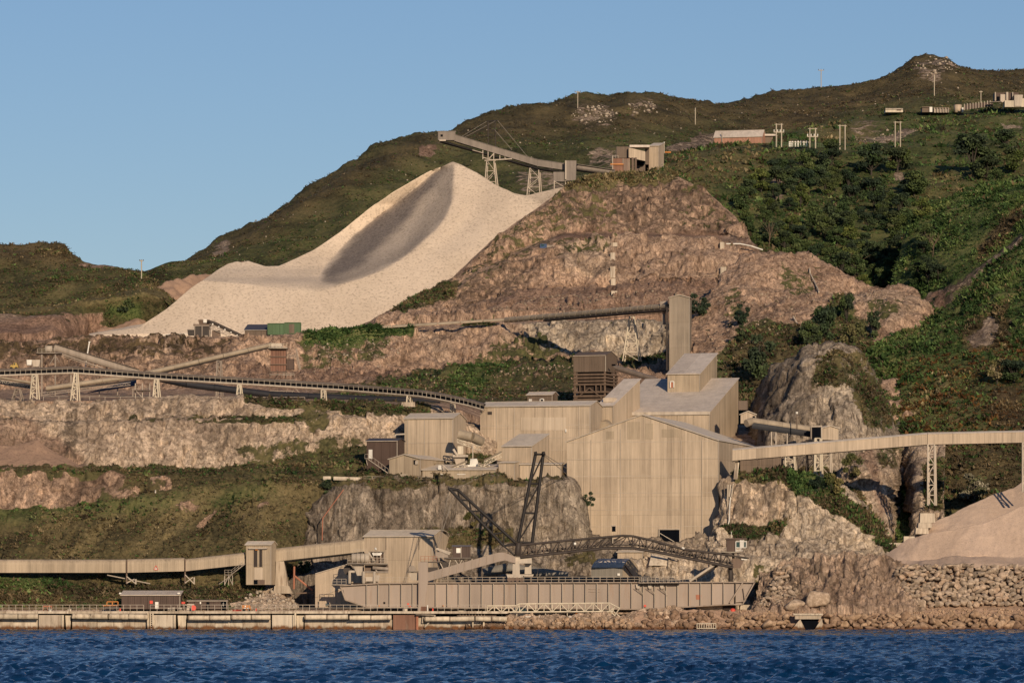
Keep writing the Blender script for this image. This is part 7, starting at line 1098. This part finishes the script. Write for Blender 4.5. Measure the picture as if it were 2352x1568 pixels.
# ================================================================== boulders
RR = np.random.default_rng(21)
def ico(sub=1):
    t = (1 + 5 ** .5) / 2; V = [Vector(v).normalized() for v in ((-1,t,0),(1,t,0),(-1,-t,0),(1,-t,0),(0,-1,t),(0,1,t),(0,-1,-t),(0,1,-t),(t,0,-1),(t,0,1),(-t,0,-1),(-t,0,1))]
    F = [(0,11,5),(0,5,1),(0,1,7),(0,7,10),(0,10,11),(1,5,9),(5,11,4),(11,10,2),(10,7,6),(7,1,8),(3,9,4),(3,4,2),(3,2,6),(3,6,8),(3,8,9),(4,9,5),(2,4,11),(6,2,10),(8,6,7),(9,8,1)]
    for _ in range(sub):
        mid = {}; NF = []
        def m(a, b):
            k = (min(a, b), max(a, b))
            if k not in mid: mid[k] = len(V); V.append(((V[a] + V[b]) / 2).normalized())
            return mid[k]
        for a, b, c in F: x, y, z = m(a, b), m(b, c), m(c, a); NF += [(a, x, z), (b, y, x), (c, z, y), (x, y, z)]
        F = NF
    return np.array(V), np.array(F)
IV, IF = ico(1)
def rock_shape(r, n_cut=14):
    """angular stone: a ball cut by random planes"""
    v = IV.copy(); N = r.normal(size=(n_cut, 3)); N /= np.linalg.norm(N, axis=1)[:, None]; D = r.uniform(.36, .62, n_cut)
    for n, d in zip(N, D):
        k = v @ n; m = k > d; v[m] -= np.outer(k[m] - d, n)
    v *= r.uniform(.8, 1.25, 3); return v
def stone_mat(name, c1, c2, wet=False):
    m, n = newmat(name); pos = n.n('ShaderNodeNewGeometry').outputs['Position']; rn = n.n('ShaderNodeObjectInfo').outputs['Random']
    col = n.ramp(rn, (0, c1), (.35, tuple((a + b) / 2 for a, b in zip(c1, c2))), (.7, c2), (1, (.5, .36, .25)))
    col = n.mix(n.rng(n.noise(pos, 1.4, 5, .7), .4, .62), n.mix(1., col, (.62, .6, .58), 'MULTIPLY'), col)
    if wet:                                              # weed and rust stain on stones that the tide reaches
        z = n.n('ShaderNodeSeparateXYZ', Vector=pos).outputs[2]; f = n.rng(n.m('ADD', z, n.m('MULTIPLY', n.noise(pos, .6, 3), 1.2)), 1.5, .7)
        col = n.mix(n.m('MULTIPLY', f, .8), col, (.11, .05, .025))
    n.out(col, .9, .15); n.bump(n.noise(pos, 3, 4, .7), .5, .15); return m
stone_mat('boulder', (.3, .235, .175), (.5, .39, .29)); stone_mat('shore_boulder', (.26, .17, .115), (.46, .32, .21), True); stone_mat('white_stone', (.34, .28, .21), (.5, .42, .33))
def boulder_meshes(mat, n):
    out = []
    for k in range(n): me = fast_mesh('boulder', rock_shape(RR), IF); me.materials.append(MATS[mat]); out.append(me)
    return out
BM, SM = boulder_meshes('boulder', 14), boulder_meshes('shore_boulder', 14)
def stack(T, meshes, u0, u1, va, vb, Ya, Yb, s0, s1, tries, cap, mask=None, name='boulder'):
    """stones packed on a slope by dart throwing"""
    pts = []
    for _ in range(tries):
        if len(pts) >= cap: break
        u = RR.uniform(u0, u1); f = RR.random(); v = va(u) + (vb(u) - va(u)) * f; sz = s0 + (s1 - s0) * RR.random() ** 1.6
        if mask and not mask(u, v): continue
        if any((u - a) ** 2 + ((v - b) * 1.15) ** 2 < (.37 * (sz + c)) ** 2 for a, b, c in pts): continue
        pts.append((u, v, sz)); Y = Ya + (Yb - Ya) * f; r = px(sz * .98, Y)
        o = T.add(name, meshes[RR.integers(len(meshes))]); p = T.loc(P(u, v, Y))
        o.matrix_local = Matrix.Translation(p) @ Matrix.Rotation(RR.uniform(0, 6.28), 4, 'Z') @ Matrix.Rotation(RR.normal() * .35, 4, 'X') @ Matrix.Diagonal((r * RR.uniform(.95, 1.25), r * 1.0, r * RR.uniform(.7, .95), 1))
    return len(pts)
T = Thing('boulder_revetment', 'steep wall of piled pale boulders below gravel heaps', 'boulder wall', P(2220, 1395, 1006))
stack(T, BM, 2055, 2440, lambda u: 1298 + max(0, 2090 - u) * .3, lambda u: 1388, 1012.5, 1005, 10, 19, 14000, 300, lambda u, v: u > 2052 + (v - 1298) * .5)
T = Thing('rock_armour', 'band of stained pinkish boulders along the right waterline', 'rock armour', P(2050, 1450, 999))
stack(T, SM, 1690, 2440, lambda u: 1413, lambda u: 1449, 1000.8, 997.6, 11, 24, 14000, 300, lambda u, v: not (1812 < u < 1894))
T = Thing('spilled_rocks', 'tumbled angular rocks left of grooved spoil heap', 'rock pile', P(1810, 1350, 1014))
stack(T, BM, 1735, 1890, lambda u: 1300, lambda u: 1392, 1018, 1006, 7, 17, 4000, 130, lambda u, v: v > 1296 + abs(u - 1830) * .2 and u < 1890 - (v - 1300) * .9 and u > 1790 - (v - 1300) * .5)
for lab, u, v, su, sv in (('large smooth pale rock leaning at foot of grooved heap', 1880, 1378, 60, 34), ('broad rounded rock left of leaning pale rock', 1822, 1385, 44, 24), ('humped pinkish boulder at waterline below loader', 1540, 1415, 78, 24), ('squat pinkish boulder right of gangway foot', 1466, 1428, 40, 16)):
    T = Thing('shore_rock', lab, 'rock', P(u, v + sv / 2, 1003)); v_ = rock_shape(RR, 7); me = fast_mesh('rock_body', v_, IF); me.materials.append(MATS['boulder' if u > 1700 else 'shore_boulder']); o = T.add('rock_body', me)
    o.matrix_local = Matrix.Translation(T.loc(P(u, v, 1003.2))) @ (Matrix.Rotation(-.7, 4, 'Y') if u > 1850 else Matrix.Identity(4)) @ Matrix.Diagonal((px(su * .6, 1003), 1.4, px(sv * .7, 1003), 1))
# small stones: too many to count
def stones(name, label, pn, poly, n, s0, s1, mat):
    P_ = PATCHES[pn]; idx = np.nonzero(poly_sd(P_.u, P_.v, poly) > 0)[0]
    if not len(idx): return
    pick = RR.choice(idx, n); V, F = [], []; base = np.array(ico(0)[0]); bf = np.array(ico(0)[1])
    for k, i in enumerate(pick):
        c = P_.p[i]; s = px(s0 + (s1 - s0) * RR.random() ** 2, c[1]) * .5; v = base * RR.uniform(.6, 1.3, 3) * s + RR.normal(size=base.shape) * s * .15; V.append(v + c + np.array([0, -.2 * s, .2 * s])); F.append(bf + 12 * k)
    me = fast_mesh(name, np.concatenate(V), np.concatenate(F)); me.materials.append(MATS[mat]); o = link(bpy.data.objects.new(name, me)); tag(o, label, 'stones', None, 'stuff')
stones('loose_stones', 'pale loose stones strewn over green slope by hopper', 'quarry_face', [(690,790),(950,765),(930,800),(880,850),(720,860)], 260, 2, 6, 'white_stone')
stones('hill_outcrop', 'white rock outcrop on central hillside', 'main_hill', [(1300,270),(1330,248),(1380,242),(1420,252),(1415,280),(1350,283)], 80, 2, 9, 'white_stone')
stones('hill_outcrop', 'white rock outcrop right of central hillside outcrop', 'main_hill', [(1440,240),(1500,234),(1512,262),(1450,262)], 40, 2, 8, 'white_stone')
stones('peak_outcrop', 'pale rocks scattered over the hill peak', 'main_hill', [(2095,132),(2160,130),(2205,140),(2205,160),(2170,195),(2110,190)], 75, 2, 9, 'white_stone')
stones('ridge_outcrop', 'upright pale rocks on the slope below ridge huts', 'right_hill', [(1955,322),(2010,300),(2080,285),(2110,300),(2060,325),(1985,340)], 100, 2, 9, 'white_stone')
stones('hill_stones', 'single pale stones dotted over the main hill', 'main_hill', [(400,640),(700,470),(1100,280),(1700,240),(2340,180),(2340,240),(1500,330),(1000,450),(600,600)], 240, 1.5, 4.5, 'white_stone')
stones('bank_stones', 'pale stones set in quay bank beside transfer tower', 'conveyor_bank', [(530,1392),(560,1370),(610,1350),(690,1350),(690,1398)], 90, 4, 13, 'white_stone')
stones('slope_stones', 'pale stones on heather slope left of brown cabin', 'quarry_face', [(880,890),(1160,855),(1320,850),(1310,915),(950,920)], 170, 2, 7, 'white_stone')
stones('beach_pebbles', 'pinkish pebble beach above right armour stones', 'shore_bank', [(1700,1400),(2400,1396),(2400,1415),(1700,1418)], 900, 3, 7, 'shore_boulder')
stones('shore_rubble', 'stained rubble on the bank below loader right end', 'shore_bank', [(1480,1410),(1700,1406),(1700,1450),(1480,1450)], 150, 7, 19, 'shore_boulder')
stones('quay_rubble', 'rubble between gangway jetty and waterline', 'shore_rocks', [(1150,1425),(1480,1420),(1480,1450),(1150,1450)], 140, 6, 17, 'shore_boulder')
stones('rubble', 'brown rubble at foot of pink quarry face', 'rock_hill', [(1100,715),(1250,680),(1500,670),(1700,672),(1700,715),(1350,725)], 700, 2, 7, 'boulder')
stones('bench_rubble', 'rubble below ribbed conveyor quarry face', 'quarry_face', [(960,860),(1140,845),(1320,835),(1320,848),(1000,880)], 300, 2, 7, 'boulder')
stones('mound_stones', 'brown stones over the rock mound', 'rock_mound', [(1600,720),(1700,640),(1900,630),(2090,690),(2000,760),(1850,740),(1640,860)], 900, 2, 6, 'boulder')
# ================================================================== plants
def foliage_mat(name, rand=True):
    m, n = newmat(name); c = n.n('ShaderNodeAttribute', _attribute_name='tint').outputs['Color']
    if rand: rn = n.n('ShaderNodeObjectInfo').outputs['Random']; c = n.mix(1., c, n.ramp(rn, (0, (.65, .75, .8)), (.5, (1, 1, 1)), (1, (1.35, 1.2, .9))), 'MULTIPLY')
    n.out(c, .8, .15); return m
paint('bark', (.055, .045, .036), .9); foliage_mat('ground_cover', False); foliage_mat('leaves')
PAL = {'green': [(.04, .075, .024), (.07, .122, .036), (.12, .175, .054), (.165, .195, .07)], 'brown': [(.075, .058, .036), (.12, .09, .05), (.17, .125, .065), (.21, .16, .085)], 'straw': [(.16, .125, .06), (.22, .175, .09), (.28, .22, .12), (.2, .15, .07)], 'rust': [(.13, .06, .025), (.16, .085, .03), (.09, .05, .02), (.2, .12, .04)]}
def scatter(name, label, pn, n, s0, s1, blades=5, up=.6, rust=None, poly=None, vmin=.62):
    P_ = PATCHES[pn]; w = np.clip((P_.A['veg'] - vmin) * 5, 0, 1); w = w * (.35 + sstep(-.35, .35, fbm(P_.p, .06, 3)))
    w = w * ((P_.u > -140) & (P_.u < 2480))
    if poly: w = w * (poly_sd(P_.u, P_.v, poly) > 0)
    if w.sum() <= 0: return
    i = RR.choice(len(w), n, p=w / w.sum()); c = P_.p[i] + np.stack([RR.normal(size=n), RR.normal(size=n), np.zeros(n)], 1) * (px(1.2, 1) * P_.p[i][:, 1])[:, None]
    s = (s0 + (s1 - s0) * RR.random(n) ** 1.8) / K * c[:, 1] * (.6 + .8 * sstep(-.4, .4, fbm(c, .11, 2, False, 5.)))
    h, st = P_.A['heath'][i], P_.A['straw'][i]
    kind = np.where(RR.random(n) < st, 2, np.where(RR.random(n) < h, 1, 0)); 
    if rust: rm = (poly_sd(P_.u[i], P_.v[i], rust[0]) > 0) & (RR.random(n) < rust[1]); kind[rm] = 3
    pal = np.array([PAL[k] for k in ('green', 'brown', 'straw', 'rust')])
    tone = np.clip((fbm(c, .09, 3, False, 11.) + .35) * 4 + RR.normal(size=n) * .6, 0, 3).astype(int); col = pal[kind, tone]
    B = blades; th = RR.random((n, B)) * 6.283; el = RR.uniform(.1, 1.2, (n, B)) * up + .25
    d = np.stack([np.cos(th) * np.cos(el), np.sin(th) * np.cos(el), np.sin(el)], -1); side = np.stack([-np.sin(th), np.cos(th), RR.normal(size=(n, B)) * .4], -1)
    L = s[:, None] * RR.uniform(.6, 1.2, (n, B)); c3 = c[:, None, :]; o0 = c3 + RR.normal(size=(n, B, 3)) * (s * .35)[:, None, None] * np.array([1, 1, .3])
    v0 = o0 - side * (L * .32)[..., None] + d * (L * .15)[..., None]; v1 = o0 + side * (L * .32)[..., None] + d * (L * .15)[..., None]; v2 = o0 + d * L[..., None] * 1.1
    V = np.stack([v0, v1, v2], 2).reshape(-1, 3); F = np.arange(len(V)).reshape(-1, 3); me = fast_mesh(name, V, F)
    C = np.repeat(col[:, None, :] * RR.uniform(.65, 1.35, (n, B, 1)), 3, 1).reshape(-1, 3) if False else np.repeat((col[:, None, :] * RR.uniform(.65, 1.35, (n, B, 1))).reshape(-1, 3), 3, 0)
    at = me.color_attributes.new('tint', 'FLOAT_COLOR', 'POINT'); at.data.foreach_set('color', np.concatenate([C, np.ones((len(C), 1))], 1).astype(np.float32).ravel())
    me.materials.append(MATS['ground_cover']); o = link(bpy.data.objects.new(name, me)); tag(o, label, 'ground cover', None, 'stuff')
scatter('heather', 'dark heather and grass over the main hill', 'main_hill', 30000, 2, 5, 5, .45)
scatter('rough_grass', 'brown and green scrub on the low left hill', 'left_hill', 9000, 2.5, 6)
scatter('bracken', 'green and olive bracken over the right hillside', 'right_hill', 17000, 4, 11)
scatter('bracken_shoulder', 'bright green bracken on the right shoulder above gully', 'right_shoulder', 9000, 4, 10)
scatter('bracken_front', 'mixed green and rust bracken on the front right hill', 'front_right_hill', 22000, 4, 12, 6, .6, ([(2060,830),(2352,780),(2352,1010),(2080,1010)], .3))
scatter('slope_scrub', 'brown green scrub over the lower left slope', 'lower_slope', 9000, 3, 8)
scatter('bank_scrub', 'grass and bramble on the bank under covered conveyor', 'conveyor_bank', 6500, 3, 10)
scatter('cliff_scrub', 'scrub strips on the lower cliff ledges', 'lower_cliff', 7000, 3, 9)
scatter('face_scrub', 'green scrub on the quarry face slopes', 'quarry_face', 9000, 3, 9)
scatter('mound_scrub', 'brown bracken on the lower rock mound', 'rock_mound', 7000, 4, 11)
scatter('knoll_scrub', 'grass tufts on the grey knoll', 'grey_knoll', 2500, 4, 10, vmin=.5)
scatter('edge_scrub', 'bushy weeds along plant cliff edge', 'plant_cliff', 2200, 2.5, 6.5, 6, .8, vmin=.55)
scatter('white_cliff_scrub', 'green weeds on white cliff ledges', 'white_cliff', 5000, 4, 12, 6, .9)
scatter('gully_scrub', 'weeds beside the dark gully', 'gully', 1500, 4, 10, vmin=.5)
scatter('ridge_grass', 'straw coloured grass on the rocky hill crown', 'rock_hill', 5000, 3, 9, 5, .8)
# ------------------------------------------------------------------ trees and bushes
def tree_parts(seed, nleaf, lobes, leaf, cols, spread=(1, 1, 1), trunk=.35):
    """unit tree, 1 m tall: a tapered trunk with limbs, and a crown of leaf cards in clumps"""
    r = np.random.default_rng(seed); V, F = [], []
    def limb(a, b, ra, rb, n=5):
        a, b = np.array(a), np.array(b); d = b - a; d /= np.linalg.norm(d); x = np.cross(d, [.3, .9, .1]); x /= np.linalg.norm(x); y = np.cross(d, x); k = len(V)
        for c, q in ((a, ra), (b, rb)):
            for i in range(n): an = 6.283 * i / n; V.append(c + (x * math.cos(an) + y * math.sin(an)) * q)
        for i in range(n): F.append((k + i, k + (i + 1) % n, k + n + (i + 1) % n, k + n + i))
    limb((0, 0, -.12), (.01, 0, trunk), .035, .024); limb((.01, 0, trunk), (.0, .02, .75), .024, .008)
    cl = []
    for i in range(lobes):
        an = r.random() * 6.283; rad = .34 * math.sqrt(r.random()); z = trunk * .75 + (1 - trunk * .75) * r.random() ** .8; rad *= (1.25 - abs(z - .5) * 1.1)
        c = np.array([math.cos(an) * rad * spread[0], math.sin(an) * rad * spread[1], z * .86]); cl.append((c, r.uniform(.11, .2)))
        limb((.01, 0, trunk * r.uniform(.6, 1.3)), c, .014, .004, 4)
    tr = (np.array(V), np.array(F)); LV, LC = [], []; per = nleaf // lobes
    for c, rad in cl:
        d = r.normal(size=(per, 3)); d /= np.linalg.norm(d, axis=1)[:, None]; p = c + d * (rad * r.random((per, 1)) ** .4) * np.array([1.15, 1.15, .8])
        n1 = r.normal(size=(per, 3)); n1 /= np.linalg.norm(n1, axis=1)[:, None]; n2 = np.cross(n1, r.normal(size=(per, 3))); n2 /= np.linalg.norm(n2, axis=1)[:, None]; s = leaf * r.uniform(.5, 1.1, (per, 1))
        LV.append(np.stack([p - n1 * s, p + n2 * s * .6, p + n1 * s, p - n2 * s * .6], 1).reshape(-1, 3)); base = np.array(cols[r.integers(len(cols))]); cc = base * r.uniform(.6, 1.4, (per, 1)); LC.append(np.repeat(cc, 4, 0))
    LV = np.concatenate(LV); LC = np.concatenate(LC); LF = np.arange(len(LV)).reshape(-1, 4)
    mt = fast_mesh('trunk', *tr); mt.materials.append(MATS['bark']); ml = fast_mesh('crown', LV, LF); at = ml.color_attributes.new('tint', 'FLOAT_COLOR', 'POINT'); at.data.foreach_set('color', np.concatenate([LC, np.ones((len(LC), 1))], 1).astype(np.float32).ravel()); ml.materials.append(MATS['leaves'])
    return mt, ml
DK = [(.028, .042, .025), (.042, .06, .032), (.058, .082, .036)]; MD = [(.05, .075, .026), (.072, .1, .034), (.1, .125, .045)]; PALE = [(.2, .18, .12), (.26, .23, .16), (.12, .12, .06)]; OL = [(.06, .07, .028), (.09, .095, .04), (.12, .11, .05)]
TREES = {'dark': [tree_parts(k, 2600, 17, .05, DK + MD[:1], trunk=.16) for k in range(5)], 'mid': [tree_parts(20 + k, 2600, 17, .05, MD, trunk=.16) for k in range(3)], 'pale': [tree_parts(40, 1300, 10, .05, PALE, trunk=.15)], 'bush': [tree_parts(50 + k, 1300, 12, .06, DK, (1.15, 1.15, 1), trunk=.12) for k in range(2)], 'olive': [tree_parts(60 + k, 1200, 11, .06, OL, (1.1, 1.1, 1), trunk=.12) for k in range(2)]}
def tree(kind, u, v, h, pn, label, group=None, wide=1.0, name=None, cat=None):
    """v is the foot, h the height in picture units"""
    g = ground(pn, u, v); H = px(h, g.y) * 1.08; mt, ml = TREES[kind][RR.integers(len(TREES[kind]))]; bush = kind in ('bush', 'olive', 'pale')
    T = Thing(name or ('bush' if bush else 'tree'), label, cat or ('bush' if bush else 'tree'), g, RR.uniform(0, 6.28), group); s = H * wide
    for nm, me in (('trunk', mt), ('crown', ml)): o = T.add(nm, me); o.scale = (s, s, H)
WOOD = [(1700,440),(1745,415),(1790,395),(1850,375),(1920,352),(1950,410),(1990,440),(2060,450),(2115,490),(2140,560),(2165,640),(2110,668),(1975,660),(1890,620),(1800,602),(1745,570),(1705,520)]
pts = []
for _ in range(6000):
    u, v = RR.uniform(1695, 2170), RR.uniform(350, 672)
    if len(pts) < 84 and poly_sd(np.array([u]), np.array([v]), WOOD)[0] > 0 and all((u - a) ** 2 + (v - b) ** 2 * 1.3 > 25 ** 2 for a, b in pts): pts.append((u, v))
for k, (u, v) in enumerate(sorted(pts, key=lambda q: q[1])):
    kd = 'dark' if RR.random() < .58 else 'mid'; lab = 'dark evergreen looking tree in the dense hillside wood' if kd == 'dark' else 'lighter green tree in the dense hillside wood'; tree(kd, u, v + 6, RR.uniform(28, 56), 'right_hill' if u < 2100 or v < 460 else 'right_shoulder', lab, 'trees of the hillside wood, dark' if kd == 'dark' else 'trees of the hillside wood, light', 1.05)
for kd, u, v, h, pn, lab, wd in (('dark', 2000, 402, 70, 'right_hill', 'round dark tree left of the rightmost twin pole', 1.1), ('dark', 2060, 395, 62, 'right_hill', 'dark tree directly below rightmost twin pole', 1.1), ('mid', 2098, 448, 55, 'right_hill', 'tree at lower right of round dark tree', 1.2), ('bush', 2092, 446, 48, 'right_hill', 'dark bush on the bare slope right of wood', 1.3), ('dark', 2235, 400, 85, 'right_hill', 'large dark fir like tree on upper right slope', 1.2), ('dark', 2265, 415, 60, 'right_hill', 'dark tree right of large fir like tree', 1.1), ('dark', 2330, 395, 55, 'right_hill', 'dark tree near right picture edge', 1.1), ('dark', 2310, 345, 45, 'right_hill', 'dark tree below hilltop plant', 1.2), ('dark', 2210, 345, 38, 'right_hill', 'small dark tree on upper terrace edge', 1.2), ('mid', 2290, 430, 40, 'right_hill', 'light green tree at top of right shoulder', 1.1),
    ('bush', 1742, 868, 98, 'rock_mound', 'big round dark bush right of roof monitor', .8), ('bush', 1704, 745, 48, 'rock_mound', 'upright dark bush on brown mound slope', .8), ('bush', 1704, 785, 38, 'rock_mound', 'small dark bush below upright bush on mound', .8), ('dark', 1895, 790, 85, 'rock_mound', 'dark tree in notch left of pale outcrop', .8), ('dark', 1860, 800, 65, 'rock_mound', 'dark tree behind the grey knoll', .9), ('dark', 1945, 745, 70, 'rock_mound', 'slim dark tree at left of pale outcrop', .6), ('bush', 2005, 775, 62, 'rock_mound', 'dark bush in front of pale outcrop', .7), ('olive', 1960, 800, 62, 'rock_mound', 'olive green bush between knoll and pale outcrop', .9), ('bush', 1605, 727, 50, 'rock_mound', 'dark bush just right of tall tower', 1.0), ('bush', 1685, 905, 32, 'rock_mound', 'small bush behind broad grey roof', 1.0), ('bush', 1690, 972, 48, 'plant_terrace', 'round green bush beside broad building wall', .85),
    ('olive', 1912, 1148, 66, 'white_cliff', 'leafy grey green bush on white cliff top', .8), ('bush', 1880, 1130, 40, 'white_cliff', 'dark bush left of leafy cliff top bush', 1.0), ('pale', 2238, 1165, 78, 'front_right_hill', 'pale silvery bush on slope under right gallery', 1.1), ('olive', 1180, 1112, 34, 'plant_cliff', 'weedy bush before stepped shed', 1.1), ('olive', 1020, 1116, 30, 'plant_cliff', 'weedy bush before long low shed', 1.1), ('olive', 1205, 1112, 26, 'plant_cliff', 'small weedy bush right of stepped shed', 1.2), ('olive', 1130, 1116, 26, 'plant_cliff', 'small weedy bush below long low shed end', 1.2), ('bush', 752, 1135, 36, 'lower_slope', 'dark bush at left end of edge wall', 1.0), ('bush', 1005, 868, 22, 'quarry_face', 'lone dark bush at foot of pink quarry face', 1.2), ('bush', 300, 735, 55, 'left_hill', 'dark green thicket left of pink spoil bank', 1.0), ('olive', 1085, 1212, 38, 'plant_cliff', 'bush on ledge halfway up plant cliff', .9), ('bush', 1358, 1165, 36, 'plant_cliff', 'bush on cliff beside largest shed corner', .8), ('bush', 700, 1335, 42, 'plant_cliff', 'shaded bush under rising gallery', 1.0),
    ('olive', 2045, 985, 60, 'front_right_hill', 'slim pale green bush above right gallery', .5), ('pale', 2290, 880, 60, 'front_right_hill', 'grey green bush on front right hill', .9), ('dark', 2330, 880, 58, 'front_right_hill', 'dark bushy tree at right edge of front hill', 1.2), ('bush', 1985, 935, 60, 'front_right_hill', 'dark bush in cleft right of grey knoll', .8), ('olive', 1960, 1100, 60, 'gully', 'brownish bush left of dark gully', .8), ('bush', 1975, 1005, 50, 'front_right_hill', 'dark bush above gallery near transfer box', .9)):
    tree(kd, u, v, h, pn, lab, None, wd)
def bare_tree(u, v, h, pn, label):
    g = ground(pn, u, v); H = px(h, g.y); T = Thing('bare_tree', label, 'tree', g); r = np.random.default_rng(int(u)); tips = [Vector((0, 0, 0))]
    T.beam('trunk', (0, -1, -.5), (.05 * H, -1, H * .45), .2, 'timber', world=False, rnd=True)
    for k in range(9): a = Vector((.05 * H * (k / 9), -1, H * (.25 + .025 * k))); b = a + Vector((r.normal() * .22, r.normal() * .1, r.uniform(.25, .5))) * H; T.beam('branch', a, b, .09, 'timber', world=False, rnd=True); T.beam('branch', a.lerp(b, .5), a.lerp(b, .5) + Vector((r.normal() * .15, 0, .2)) * H, .07, 'timber', world=False, rnd=True)
bare_tree(2142, 588, 62, 'right_shoulder', 'bare grey tree at right edge of wood'); bare_tree(1968, 628, 55, 'right_hill', 'bare pale tree low in the wood'); bare_tree(1765, 575, 80, 'right_hill', 'thin bare tree at left edge of wood')
